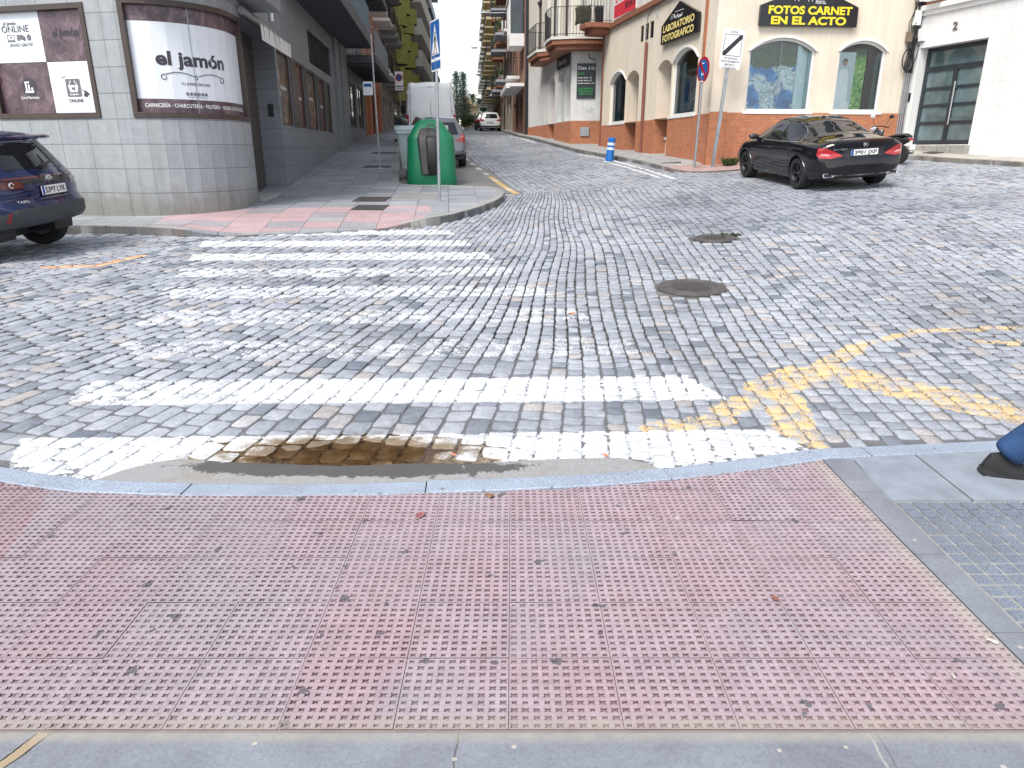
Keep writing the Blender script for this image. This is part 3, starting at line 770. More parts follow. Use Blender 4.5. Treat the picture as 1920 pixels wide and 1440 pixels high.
kerbline('near_kerb', KERB_NEAR, .14, FLAT, M_GRAN, 'flush speckled granite kerb at the near side of the crossing', 1.0, .12, -1)
# smooth grey strips framing the pink tiles
def strip_material():
    n = NT('smooth_strip_jointed'); P = n.pos(); px, py, _ = n.sep(P)
    k = n.noise(P, 90, 3, .7); c = n.mix(1., (.205, .22, .25), n.ramp(k, [(.3, .85), (.7, 1.15)]), 'MULTIPLY'); c = n.mix(1., c, n.ramp(n.noise(P, 2.4, 6, .72, .6), [(.25, .72), (.5, .98), (.75, 1.25)]), 'MULTIPLY')
    wx = n.m('ADD', px, n.m('MULTIPLY', n.m('SUBTRACT', n.noise(P, 9, 4, .7), .5), .03)); low = n.m('LESS_THAN', py, 1.605)
    for x0, w_, cc in ((-.155, .0028, (.10, .10, .10)), (1.02, .0035, (.33, .32, .30)), (1.045, .002, (.12, .12, .12))):
        j = n.m('MULTIPLY', low, n.m('LESS_THAN', n.m('ABSOLUTE', n.m('SUBTRACT', n.m('ADD', wx, n.m('MULTIPLY', py, .0)), x0)), w_)); c = n.mix(j, c, cc)
    d = n.m('ABSOLUTE', n.m('SUBTRACT', n.m('ADD', wx, n.m('MULTIPLY', py, -.45)), -2.06)); c = n.mix(n.m('MULTIPLY', low, n.m('LESS_THAN', d, .016)), c, (.34, .26, .17)); c = n.mix(n.m('MULTIPLY', low, n.m('LESS_THAN', n.m('ABSOLUTE', n.m('SUBTRACT', d, .018)), .003)), c, (.02, .018, .015))
    for yy in (3.1, 2.55, 2.05): c = n.mix(n.m('MULTIPLY', n.m('GREATER_THAN', px, 1.6), n.m('LESS_THAN', n.m('ABSOLUTE', n.m('SUBTRACT', py, yy)), .002)), c, (.12, .12, .12))
    sp = n.m('LESS_THAN', n.vor(P, 16, dim='2D'), .05); c = n.mix(n.m('MULTIPLY', sp, .35), c, (.12, .13, .16))
    ed = n.m('MULTIPLY', n.step(py, 1.575, .02), low); c = n.mix(n.m('MULTIPLY', ed, n.noise(P, 16, 5, .7)), c, (.36, .33, .27))
    wsp = n.m('LESS_THAN', n.m('ADD', n.vor(P, 3.4, dim='2D'), n.m('MULTIPLY', n.noise(P, 30, 4, .8), .1)), .075); c = n.mix(n.m('MULTIPLY', wsp, .7), c, (.50, .45, .38))
    n.set(c, .7); n.bump(n.noise(P, 60, 4, .7), .2, .004); return n.mat
sheet('paved_strip', [(1.672, 3.47), (1.83, 3.47), (1.765, 1.605), (1.77, 1.44), (-3.9, 1.44), (-3.9, 1.606), (1.672, 1.606)], lambda x, y: .014 + .001 * math.sin(x * 3), strip_material(), .25, .1, 'smooth grey concrete strip round the pink tiles')
sheet('near_pavement', [(-4, 1.43), (1.775, 1.43), (1.775, .6), (8, .6), (8, -3), (-8, -3), (-8, 3.5), (-4, 3.48)], lambda x, y: .011, M_STRIP, .5, .1, 'grey paving under the photographer')
kin = [p for p in KERB_IN if p[0] > 1.7]
sheet('granite_slab_row', [(1.84, 3.465)] + kin + [(9, 3.02), (1.80, 3.02)], lambda x, y: .013, brick('slabs', (.25, .28, .33), (.28, .31, .355), (.10, .10, .10), 1.1, 3, .006, 0), .3, .1, 'grey granite slabs along the kerb on the right')
def grid_tiles():
    mb = MB(); T = []
    pc = .0745
    for j in range(31):
        for i in range(70):
            yy = 3.005 - (j + .5) * pc; lim = 1.768 + (yy - 1.605) * .0345; xx = lim + (i + .5) * pc + .004
            if abs(xx) > .95 * yy + 2.4: continue
            gx = .010 if i % 5 else .013; s = pc - gx; z = .015 + rnd.uniform(-.0012, .0012) + g(xx, yy)
            q = [(-.5, -.5), (.5, -.5), (.5, .5), (-.5, .5)]
            vs = [(xx + a * s, yy + b * s, z - .006) for a, b in q] + [(xx + a * (s - .006), yy + b * (s - .006), z) for a, b in q]
            mb.add(vs, [(4, 5, 6, 7)] + [(k, (k + 1) % 4, (k + 1) % 4 + 4, k + 4) for k in range(4)])
    nt_ = len(mb.f)
    mb.quad((1.72, .6, .0095), (8, .6, .0095), (8, 3.03, .0095), (1.78, 3.03, .0095))
    tag(mb.build('grey_tile_pavement', [granite('grey_tile', (.17, .195, .24), .35, 120, .2), plain('tile_groove', (.30, .295, .275), .9, 0, .2, 20)], fidx=[0] * nt_ + [1]), 'grey grooved square tiles of the pavement on the right', 'pavement', kind='structure')
grid_tiles()
# ---- gutter patch and puddle
def gutter():
    n = NT('gutter_mortar'); P = n.pos()
    c = n.mix(1., (.30, .30, .30), n.ramp(n.noise(P, 120, 4, .8), [(.3, .62), (.5, 1.), (.7, 1.35)]), 'MULTIPLY')
    c = n.mix(n.m('MULTIPLY', n.step(n.noise(P, 5, 4, .7), .57, .06), .3), c, (.25, .20, .13))
    px, py, _ = n.sep(P)
    dx = n.m('ADD', px, .85); dy = n.m('MULTIPLY', n.m('SUBTRACT', py, 3.385), 8.)
    rr = n.m('SQRT', n.m('ADD', n.m('MULTIPLY', dx, dx), n.m('MULTIPLY', dy, dy)))
    rr = n.m('ADD', rr, n.m('MULTIPLY', n.m('SUBTRACT', n.noise(P, 9, 6, .75), .5), 1.5))
    wet = n.m('SUBTRACT', 1., n.step(rr, .88, .05)); c = n.mix(n.m('MULTIPLY', wet, .9), c, n.mix(1., c, (.24, .225, .21), 'MULTIPLY'))
    n.set(c, n.m('SUBTRACT', .85, n.m('MULTIPLY', wet, .5))); n.bump(n.noise(P, 110, 4, .8), .6, .006)
    sheet('gutter_patch', GUT, lambda x, y: .009, n.mat, .06, .05, 'rough grey mortar gutter beside the near kerb')
    pud = [(-1.75, 3.42), (-1.75, 3.6), (-1.6, 3.85), (-1.2, 3.98), (-.8, 4.0), (-.4, 3.92), (-.1, 3.75), (-.05, 3.55), (-.1, 3.40), (-.4, 3.33), (-.9, 3.3), (-1.4, 3.33)]
    n = NT('puddle_water')
    tr = n.node('BsdfTransparent'); p = n.pos()
    n.put(tr.inputs[0], n.ramp(n.noise(p, 6, 4, .65), [(.3, (.50, .41, .31)), (.55, (.74, .66, .54)), (.75, (.90, .85, .76))]))
    gl = n.node('BsdfGlossy'); gl.inputs['Roughness'].default_value = .015
    fr = n.node('Fresnel'); fr.inputs[0].default_value = 1.33
    mx = n.node('MixShader'); n.put(mx.inputs[0], n.m('MULTIPLY', fr.outputs[0], .9)); n.t.links.new(tr.outputs[0], mx.inputs[1]); n.t.links.new(gl.outputs[0], mx.inputs[2])
    n.t.links.new(mx.outputs[0], n.out.inputs[0])
    mb = MB(); fine = []
    for i in range(len(pud)):
        a, b, c_, d = (Vector(pud[(i + k) % len(pud)]) for k in (-1, 0, 1, 2))
        for t in (0, .33, .66):
            q = .5 * ((2 * b) + (c_ - a) * t + (2 * a - 5 * b + 4 * c_ - d) * t * t + (3 * b - a - 3 * c_ + d) * t ** 3)
            fine.append((q.x + rnd.uniform(-.015, .015), q.y + rnd.uniform(-.008, .008)))
    v, f, nb = cdt(fine, .1, lambda x, y: .0106); mb.add(v, f)
    tag(mb.build('puddle', n.mat), 'shallow brown puddle over the nearest white bar by the kerb', 'puddle', kind='structure')
gutter()
# ---- pavements across the road
def lsw_material():
    n = NT('left_pavement_tile'); P = n.pos(); px, py, _ = n.sep(P)
    rot = n.node('VectorRotate', rotation_type='Z_AXIS'); n.put(rot.inputs['Vector'], P); rot.inputs['Angle'].default_value = R(-5)
    b = n.node('TexBrick', offset=.0); n.put(b.inputs['Vector'], rot.outputs[0]); b.inputs['Scale'].default_value = 1
    b.inputs['Brick Width'].default_value = .6; b.inputs['Row Height'].default_value = .4; b.inputs['Mortar Size'].default_value = .008
    n.put(b.inputs['Color1'], (.26, .275, .30)); n.put(b.inputs['Color2'], (.36, .37, .39)); n.put(b.inputs['Mortar'], (.12, .12, .12))
    rx, ry, _ = n.sep(rot.outputs[0])
    rid = n.m('LESS_THAN', n.m('FRACT', n.m('MULTIPLY', rx, 22.)), .45)
    cell = n.m('GREATER_THAN', n.m('FRACT', n.m('ADD', n.m('MULTIPLY', n.m('FLOOR', n.m('DIVIDE', rx, .6)), .37), n.m('MULTIPLY', n.m('FLOOR', n.m('DIVIDE', ry, .4)), .61))), .5)
    c = n.mix(n.m('MULTIPLY', n.m('MULTIPLY', rid, cell), .5), b.outputs[0], (.13, .14, .16))
    # pink ramp
    def inside(poly):
        r = None
        for i in range(len(poly)):
            x0, y0 = poly[i]; x1, y1 = poly[(i + 1) % len(poly)]
            k = n.m('GREATER_THAN', n.m('SUBTRACT', n.m('MULTIPLY', n.m('SUBTRACT', py, y0), x1 - x0), n.m('MULTIPLY', n.m('SUBTRACT', px, x0), y1 - y0)), 0.)
            r = k if r is None else n.m('MULTIPLY', r, k)
        return r
    pink = inside([(-5.7, 11.0), (-1.5, 12.0), (-1.45, 13.1), (-1.6, 14.0), (-4.8, 13.5), (-6.0, 12.6)])
    pcol = n.mix(n.m('MULTIPLY', n.m('LESS_THAN', n.m('FRACT', n.m('MULTIPLY', rx, 18.)), .4), .5), (.47, .335, .345), (.36, .25, .26))
    pcol = n.mix(n.m('MULTIPLY', n.m('SUBTRACT', 1., n.step(n.sep(b.outputs[0])[0], .2, .05)), .7), pcol, (.2, .15, .15))
    gp_ = n.m('GREATER_THAN', n.noise(n.vm('SNAP', rot.outputs[0], (.6, .4, 9)), 3.7, 0), .60)
    c = n.mix(n.m('MULTIPLY', pink, n.m('SUBTRACT', 1., n.m('MULTIPLY', gp_, .8))), c, pcol)
    # trodden darker strip along the dark building, cleaner corner
    c = n.mix(1., c, n.ramp(n.noise(P, .7, 5, .65), [(.3, .8), (.7, 1.15)]), 'MULTIPLY')
    c = n.mix(1., c, n.ramp(n.noise(P, 30, 4, .7), [(.3, .82), (.7, 1.16)]), 'MULTIPLY')
    n.set(c, .62); n.bump(n.m('ADD', n.m('MULTIPLY', n.m('MULTIPLY', rid, cell), .3), n.m('MULTIPLY', b.outputs[1], -.6)), .4, .006); return n.mat
M_LSW = lsw_material()
sheet('left_pavement', LSW, lsw_off, M_LSW, .5, .25, 'grey tiled pavement with a pink crossing ramp at the far corner')
kerbline('left_kerb', LSW_EDGE, .16, lsw_off, M_GRAN_OLD, 'old worn stone kerb round the far left corner', 1.1, .15, 1)
def rsw_material():
    n = NT('right_pavement_tile'); P = n.pos(); px, py, _ = n.sep(P)
    rot = n.node('VectorRotate', rotation_type='Z_AXIS'); n.put(rot.inputs['Vector'], P); rot.inputs['Angle'].default_value = R(-10)
    b = n.node('TexBrick', offset=.5); n.put(b.inputs['Vector'], rot.outputs[0]); b.inputs['Scale'].default_value = 1
    b.inputs['Brick Width'].default_value = .4; b.inputs['Row Height'].default_value = .4; b.inputs['Mortar Size'].default_value = .008
    n.put(b.inputs['Color1'], (.33, .335, .34)); n.put(b.inputs['Color2'], (.42, .42, .41)); n.put(b.inputs['Mortar'], (.15, .15, .14))
    c = b.outputs[0]
    pk = n.m('MULTIPLY', n.m('MULTIPLY', n.m('GREATER_THAN', px, 4.1), n.m('LESS_THAN', px, 6.3)), n.m('LESS_THAN', py, 20.35))
    c = n.mix(n.m('MULTIPLY', pk, .85), c, (.40, .26, .235))
    sand = n.m('GREATER_THAN', px, 6.8); c = n.mix(n.m('MULTIPLY', sand, .6), c, (.48, .43, .36))
    c = n.mix(1., c, n.ramp(n.noise(P, 2.5, 6, .7), [(.3, .72), (.7, 1.15)]), 'MULTIPLY')
    n.set(c, .8); n.bump(n.noise(P, 30, 4), .3, .008); return n.mat
sheet('right_pavement', RSW, rsw_off, rsw_material(), .5, .25, 'pale pavement under the buildings on the right')
kerbline('right_kerb', RSW_EDGE, .16, rsw_off, M_GRAN_OLD, 'pale worn stone kerb along the right pavement', 1.1, .15, 1)
# ---- parking bay
def bay():
    n = NT('bay_concrete'); P = n.pos(); px, py, _ = n.sep(P)
    c = n.ramp(n.noise(P, 1.3, 6, .7), [(.3, (.17, .165, .165)), (.7, (.25, .24, .235))])
    c = n.mix(1., c, n.ramp(n.noise(P, 60, 3, .7), [(.3, .8), (.7, 1.2)]), 'MULTIPLY')
    xl = n.m('SUBTRACT', .12, n.m('MULTIPLY', n.m('SUBTRACT', py, 17), .205))
    d = n.m('ABSOLUTE', n.m('SUBTRACT', px, xl))
    ln = n.m('MULTIPLY', n.m('LESS_THAN', d, .075), n.m('LESS_THAN', py, 40.))
    yel = n.m('MULTIPLY', ln, n.m('LESS_THAN', py, 20.6))
    dash = n.m('MULTIPLY', n.m('MULTIPLY', ln, n.m('GREATER_THAN', py, 21.)), n.m('LESS_THAN', n.m('FRACT', n.m('MULTIPLY', py, .72)), .45))
    wr = n.step(n.noise(P, 25, 4, .7), .42, .04)
    c = n.mix(n.m('MULTIPLY', yel, wr), c, n.mix(n.step(n.m('FRACT', n.m('MULTIPLY', py, .55)), .75, .03), (.62, .43, .17), (.62, .55, .42)))
    c = n.mix(n.m('MULTIPLY', dash, wr), c, (.62, .58, .5))
    n.set(c, .8); n.bump(n.noise(P, 60, 4, .7), .3, .006)
    sheet('parking_bay', BAY, lambda x, y: .006, n.mat, .5, .05, 'grey concrete parking bay with a yellow edge line', 'parking')
bay()
# ---- iron covers
def cover(name, x, y, r, label, sq=None, rz=0., off=.0):
    mb = MB(); zf = lambda a, b: g(a, b) + off
    if sq is None:
        prof = [(r, -.03), (r, .004), (r * .93, .006), (r * .92, .001), (r * .88, .001), (r * .87, .005), (r * .62, .005), (r * .61, .001), (r * .585, .001), (r * .575, .005), (0.001, .005)]
        mb.lathe(prof, 40, cap=False)
        for k in range(-12, 13):
            yy = k * r * .044
            hw = math.sqrt(max(0, (r * .56) ** 2 - yy * yy))
            if hw > .03: mb.box((0, yy, .006), (hw * 2, r * .02, .005))
        for k in range(30):
            if k % 15 in (3, 4, 11, 12): continue
            a = k / 30 * 2 * math.pi; mb.box((math.cos(a) * r * .74, math.sin(a) * r * .74, .006), (r * .09, r * .035, .005), Matrix.Rotation(a, 3, 'Z'))
    else:
        w_, d_ = sq; mb.box((0, 0, -.012), (w_, d_, .03))
        nn = int(w_ / .045)
        for k in range(nn): mb.box((-w_ / 2 + (k + .5) * w_ / nn, 0, .006), (w_ / nn * .55, d_ * .92, .008))
    M_IRON = plain('cast_iron', (.105, .098, .095), .55, .35, .3, 9, .3, dirt=.3)
    ob = mb.build(name, M_IRON)
    e = .3; nx = Vector((1, 0, (zf(x + e, y) - zf(x - e, y)) / (2 * e))).normalized(); ny = Vector((0, 1, (zf(x, y + e) - zf(x, y - e)) / (2 * e))).normalized(); nz_ = nx.cross(ny).normalized(); ny = nz_.cross(nx)
    ob.matrix_world = Matrix(((nx.x, ny.x, nz_.x, x), (nx.y, ny.y, nz_.y, y), (nx.z, ny.z, nz_.z, zf(x, y) + .004), (0, 0, 0, 1))) @ Matrix.Rotation(rz, 4, 'Z')
    return tag(ob, label, 'cover')
cover('manhole_cover', *MANHOLES[0], 'round cast iron manhole cover, nearer one in the setts', rz=.3)
cover('manhole_cover', MANHOLES[1][0], MANHOLES[1][1], .29, 'smaller overgrown manhole cover further up the road', rz=1.)
cover('drain_grate', -2.67, 13.65, 0, 'dark iron grate set in the pink ramp of the far corner', (.62, .78), 0, .125)
cover('drain_grate', -2.88, 14.95, 0, 'dark iron grate in grey tiles behind the pink ramp', (.66, .8), 0, .133)
cover('utility_cover', -2.0, 15.4, 0, 'pale square access cover near the signpost foot', (.9, 1.1), 0, .132).data.materials[0] = plain('pale_cover', (.30, .30, .29), .8)
cover('drain_grate', -4.5, 26.3, 0, 'narrow grate far up the left pavement', (.9, .5), 0, .133)
cover('drain_grate', -4.0, 21.9, 0, 'narrow grate beside the thin pole on the left pavement', (.8, .45), 0, .133)
cover('utility_cover', 4.4, 20.9, 0, 'dark cover plate at the foot of the red brick corner', (.75, .5), -.2, .1)
cover('utility_cover', 10.95, 19.25, 0, 'dark square cover plate in front of the white doorway', (.4, .35), .3, .125)
# ================================================================ BUILDINGS: shared pieces
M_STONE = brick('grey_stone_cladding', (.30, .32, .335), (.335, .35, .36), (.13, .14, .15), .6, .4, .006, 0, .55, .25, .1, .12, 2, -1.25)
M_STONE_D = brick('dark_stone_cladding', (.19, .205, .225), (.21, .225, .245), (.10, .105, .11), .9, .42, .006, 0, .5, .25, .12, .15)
M_BROWN = plain('brown_frame', (.055, .035, .028), .4, 0, .15)
M_DARKMET = plain('dark_metal', (.035, .037, .042), .45, .4, .2)
M_GREYMET = plain('galvanised', (.36, .38, .40), .42, .7, .15, 8, dirt=.15)
M_WHITE = plain('white_paint', (.78, .78, .77), .6, 0, .05, 3, .1, dirt=.08)
M_OFFW = plain('off_white_plaster', (.70, .68, .64), .85, 0, .07, 2.5, .15, dirt=.15, streak=.14)
M_BLACKIRON = plain('black_iron', (.02, .02, .022), .5, .3)
M_GLASSD = glass('dark_glass', (.03, .04, .045)); M_GLASSG = glass('green_grey_glass', (.10, .13, .13)); M_GLASSB = glass('blue_glass', (.06, .10, .16))
M_CONC = plain('concrete', (.36, .36, .35), .85, 0, .14, 2, .3, dirt=.3)
M_SHUT = plain('shutter_slats', (.30, .29, .27), .6, 0, .1)
M_TERRA = plain('terracotta_plaster', (.56, .27, .19), .85, 0, .10, 1.5, .15, dirt=.12)
M_BLACK = plain('black_plastic', (.018, .018, .02), .5)
def iron_rail(mb, F, s0, s1, h0, h1, o, sides=None, gap=.11, r=.009):
    """bars between two rails along the facade, with returns to the wall"""
    def run(a, b):
        L = (b - a).length; n = max(2, int(L / gap)); z = Vector((0, 0, 1))
        for zz in (h0 + .05, h1): mb.tube([Vector((a.x, a.y, zz)), Vector((b.x, b.y, zz))], .014, 4)
        for k in range(n + 1):
            p = a.lerp(b, k / n); mb.tube([Vector((p.x, p.y, h0)), Vector((p.x, p.y, h1))], r, 4, False)
    cs = F.cuts(s0, s1)
    for a, b in zip(cs[:-1], cs[1:]): run(F.pt(a, 0, o), F.pt(b, 0, o))
    if sides is not None: run(F.pt(s0, 0, sides), F.pt(s0, 0, o)); run(F.pt(s1, 0, sides), F.pt(s1, 0, o))
    return mb
def window(F, par, s0, s1, h0, h1, o, fm=M_WHITE, gm=M_GLASSD, fw=.06, mull=1, shut=0., slats=True, name='window'):
    """frame with its pane, mullions and a part-lowered roller blind as sub-parts"""
    mb = MB(); frame_ring(mb, F, s0, s1, h0, h1, fw, o - .05, o)
    for k in range(1, mull + 1):
        c = s0 + (s1 - s0) * k / (mull + 1); fbox(mb, F, c - fw * .4, c + fw * .4, h0 + fw, h1 - fw, o - .045, o - .004)
    f = mb.build(name, fm, par)
    p = MB(); fquad(p, F, s0 + fw * .5, s1 - fw * .5, h0 + fw * .5, h1 - fw * .5, o - .03); p.build('pane', gm, f)
    if shut > 0:
        b = MB(); hb = h1 - fw - (h1 - h0 - 2 * fw) * shut; y = h1 - fw; n = 0
        while y > hb and n < 60: fbox(b, F, s0 + fw, s1 - fw, y - .045, y, o - .028, o - .012 - .006 * (n % 2)); y -= .045; n += 1
        b.build('blind', M_SHUT, f)
    return f
def body(F, s0, s1, h0, h1, o0=-.35, o1=-9):
    """solid core added behind the facade skin to block light, with side walls flush to the facade"""
    mb = MB(); fbox(mb, F, s0, s1, h0, h1, o1, o0)
    for e, k in ((s0, 1), (s1, -1)): mb.quad(F.pt(e, h0, 0), F.pt(e, h1, 0), F.pt(e, h1, o0), F.pt(e, h0, o0))
    mb.quad(F.pt(s0, h1, 0), F.pt(s1, h1, 0), F.pt(s1, h1, o0), F.pt(s0, h1, o0))
    return mb
def balcony(F, par, s0, s1, h, dep=.9, slab_m=None, rail_m=None, th=.16, rail_h=1.0, solid=False, gap=.11, under=None):
    mb = MB(); fbox(mb, F, s0, s1, h - th, h, -.02, dep)
    if under: fbox(mb, F, s0 + .06, s1 - .06, h - th - under, h - th, -.02, dep - .08)
    s = mb.build('balcony', slab_m or M_CONC, par)
    r = MB()
    if solid:
        fbox(r, F, s0, s1, h, h + rail_h, dep - .08, dep); fbox(r, F, s0, s0 + .08, h, h + rail_h, 0, dep - .08); fbox(r, F, s1 - .08, s1, h, h + rail_h, 0, dep - .08)
    else: iron_rail(r, F, s0 + .03, s1 - .03, h, h + rail_h, dep - .04, 0., gap)
    r.build('railing', rail_m or M_BLACKIRON, s)
    return s
def letters(F, par, string, s0, s1, h, mat, height=None, o=.012, name='lettering', **kw):
    mb = MB(); ftext(mb, F, string, s0, s1, h, height, o, **kw); return mb.build(name, mat, par, recalc=False)
def ac_unit(F, s, h, o, label, group='air conditioners on the brown balconies'):
    t = thing('air_conditioner', label, 'air conditioner', F.pt(s, h, o), 0, group)
    b = MB(); M = Matrix.Rotation(math.atan2(F.d.y, F.d.x), 3, 'Z'); b.box((0, 0, .3), (.8, .3, .58), M); b.build('housing', M_WHITE, t)
    f = MB(); f.lathe([(.22, 0), (.22, .012), (.19, .012), (.19, .004), (.05, .004), (.05, .012), (.001, .012)], 20, Matrix.Translation(M @ Vector((-.12, -.151, .3))) @ M.to_4x4() @ Matrix.Rotation(R(90), 4, 'X')); f.build('fan_grille', M_DARKMET, t)
    return t
# ================================================================ 1. grey corner supermarket on the left
LF = Arc(); LL = LF.L
def corner_shop():
    t = wthing('corner_supermarket', 'grey stone corner supermarket with rounded corner and poster windows', 'building', (-6.2, 13.5, .45))
    W1 = (-2.41, -.30, 2.13, 3.87, .10); W2 = (.31, 2.94, 2.13, 3.92, .10)
    mb = MB(); TOP = 13.
    D0, D1 = 3.05, LL + 3.37            # recessed doorway
    wall(mb, LF, -6.5, D0, 0., 4.45, [W1, W2]); fbox(mb, LF, D0 - .02, D0, 0, 4.0, -.5, .0)
    wall(mb, LF, -6.5, D0, 4.45, TOP, [(-2.3, -.6, 6.2, 7.6, .15), (-5.2, -3.6, 6.2, 7.6, .15), (-2.3, -.6, 9.4, 10.8, .15)])
    for k in range(len(mb.uv)):
        if mb.uv[k] is not None: mb.uv[k] = [((u if u < 0 else min(u, LL) * 2.42 + max(0, u - LL)), h - 2.12 + .01) for u, h in mb.uv[k]]
    mb.build('wall', M_STONE, t)
    sd = MB(); F2 = Fr((-5.005985, 13.9746), (-.0958457, .9953964))
    wins = [(3.56, 5.02), (5.74, 6.92), (7.36, 8.92), (9.30, 10.60), (11.0, 11.8)]
    o = [(a, b, 2.18, 3.84 - .016 * (a - 3.5), .16) for a, b in wins] + [(8.03, 12.43, 3.99, 4.87, .2)]
    wall(sd, F2, 3.37, 13.0, 0., 5.35, o); fbox(sd, F2, 3.37, 3.375, 0, 4., -.5, -.0)
    fbox(sd, F2, 3.05 - LL, 3.37, 4.0, 4.45, -.5, .0); wall(sd, F2, 3.05 - LL, 3.37, 4.45, 5.35, [])
    fbox(sd, F2, 13.0, 13.9, 0., 5.35, -.3, .10); fbox(sd, F2, 14.3, 16., 0., 5.35, -.3, .12)
    fbox(sd, F2, 13.9, 14.3, 0., 5.35, -.3, -.02)
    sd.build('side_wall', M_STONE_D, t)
    fl = MB(); wall(fl, F2, 3.05 - LL, 5.0, 5.35, TOP, [])
    fbox(fl, F2, 5.0, 16., 5.36, 5.75, 0, 1.15); fbox(fl, F2, 5.0, 16., 5.75, TOP, -.2, .02)
    fl.build('overhang', plain('dark_overhang', (.085, .09, .10), .7, 0, .15, 3, dirt=.2), t)
    bd = MB(); P = [LF.pt(s, 0, -.55) for s in LF.cuts(-6.5, LL)] + [F2.pt(16, 0, -.55), F2.pt(16, 0, -8), LF.pt(-6.5, 0, -8)]
    bd.prism([(p.x, p.y) for p in P], 0, TOP - .02); bd.build('core', M_DARKMET, t)
    # poster windows on the front
    M_PLUM = NT('plum_poster'); p = M_PLUM.obj(); f = M_PLUM.noise(p, 3.2, 7, .7, 1.2)
    M_PLUM.set(M_PLUM.ramp(f, [(.35, (.05, .028, .038)), (.52, (.115, .07, .085)), (.72, (.24, .17, .19))]), .35); M_PLUM = M_PLUM.mat
    M_POST = plain('white_poster', (.72, .75, .79), .3, 0, .03, 2); INK = plain('poster_ink', (.045, .038, .05), .5); INKG = plain('grey_ink', (.15, .13, .16), .5); WINK = plain('white_ink', (.75, .75, .75), .5)
    def poster_window(q):
        f = MB(); frame_ring(f, LF, q[0], q[1], q[2], q[3], .085, -.10, .025); w_ = f.build('window', M_BROWN, t, bevel=.004)
        return w_
    w1 = poster_window(W1); a, b, c, d = -2.33, -.385, 2.215, 3.785; ms, mh = -1.265, 3.02
    for nm, s0, s1, h0, h1, mt in (('white_poster', a, ms - .004, mh + .004, d, M_POST), ('plum_poster', ms + .004, b, mh + .004, d, M_PLUM), ('plum_poster', a, ms - .004, c, mh - .004, M_PLUM), ('white_poster', ms + .004, b, c, mh - .004, M_POST)):
        m_ = MB(); fquad(m_, LF, s0, s1, h0, h1, -.06); m_.build(nm, mt, w1)
    O = -.054
    letters(LF, w1, 'el jamón', -2.0, -1.74, 3.60, INK, None, O, bold=.01); letters(LF, w1, 'ONLINE', -2.05, -1.50, 3.49, INK, .105, O, bold=.005)
    letters(LF, w1, '¡ENVÍO GRATIS!', -1.95, -1.47, 3.27, INK, .05, O, shear=.2, bold=.008)
    letters(LF, w1, 'el jamón', -1.05, -.54, 3.40, INK, .13, O, bold=.03)
    ic = MB(); fpoly(ic, LF, [(-1.98, 3.345), (-1.81, 3.345), (-1.81, 3.36), (-1.98, 3.36)], -.06, O); frame_ring(ic, LF, -1.965, -1.825, 3.365, 3.455, .008, -.06, O); fpoly(ic, LF, [(-1.915, 3.425), (-1.875, 3.425), (-1.885, 3.4), (-1.905, 3.4)], -.06, O)
    fpoly(ic, LF, [(-1.77, 3.375), (-1.66, 3.375), (-1.66, 3.45), (-1.77, 3.45)], -.06, O); fpoly(ic, LF, [(-1.655, 3.37), (-1.60, 3.37), (-1.60, 3.405), (-1.625, 3.435), (-1.655, 3.435)], -.06, O)
    for cx in (-1.745, -1.625): fpoly(ic, LF, [(cx + .018 * math.cos(k), 3.368 + .018 * math.sin(k)) for k in np.linspace(0, 5.6, 9)], -.06, O)
    fpoly(ic, LF, [(-1.56, 3.36), (-1.49, 3.36), (-1.49, 3.41), (-1.47, 3.41), (-1.525, 3.46), (-1.58, 3.41), (-1.56, 3.41)], -.06, O)
    ic.build('icons', INKG, w1)
    cl = MB(); fpoly(cl, LF, [(-1.72 + .155 * math.cos(k), 2.635 + .155 * math.sin(k)) for k in np.linspace(0, 6.0, 22)], -.06, -.056); cl.build('emblem_disc', INK, w1)
    em = MB()
    for x0, x1, y0, y1 in ((-1.81, -1.63, 2.545, 2.575), (-1.79, -1.76, 2.575, 2.70), (-1.735, -1.705, 2.575, 2.68), (-1.675, -1.64, 2.575, 2.63), (-1.80, -1.70, 2.70, 2.725)): fpoly(em, LF, [(x0, y0), (x1, y0), (x1, y1), (x0, y1)], -.06, -.05)
    em.build('emblem_temple', WINK, w1)
    letters(LF, w1, 'Con el Patrimonio', -1.93, -1.55, 2.45, WINK, .05, O, shear=.35, bold=.01)
    bk = MB(); fpoly(bk, LF, [(-.96, 2.485), (-.945, 2.47), (-.685, 2.47), (-.67, 2.485), (-.67, 2.735), (-.685, 2.75), (-.945, 2.75), (-.96, 2.735)], -.06, -.056); bk.build('badge', INKG, w1)
    bw = MB(); fpoly(bw, LF, [(-.915, 2.65), (-.715, 2.65), (-.74, 2.545), (-.89, 2.545)], -.06, -.052)
    fpoly(bw, LF, [(-.90, 2.65), (-.885, 2.65), (-.845, 2.72), (-.86, 2.725)], -.06, -.052); fpoly(bw, LF, [(-.745, 2.65), (-.73, 2.65), (-.77, 2.725), (-.785, 2.72)], -.06, -.052); bw.build('basket', WINK, w1)
    letters(LF, w1, 'ej', -.85, -.78, 2.58, INK, .06, -.049, bold=.02); letters(LF, w1, 'el jamón', -.90, -.73, 2.495, WINK, .035, -.05, bold=.02)
    letters(LF, w1, '¡APP!', -1.03, -.93, 2.765, INK, .03, O, shear=.3); letters(LF, w1, 'ONLINE', -.95, -.66, 2.385, INK, .055, O, bold=.02)
    hd = MB(); fpoly(hd, LF, [(-.66, 2.60), (-.62, 2.55), (-.60, 2.57), (-.56, 2.55), (-.52, 2.52), (-.53, 2.49), (-.56, 2.49), (-.56, 2.46), (-.62, 2.47), (-.64, 2.50), (-.60, 2.53), (-.65, 2.57)], -.06, O); hd.build('hand_icon', INK, w1)
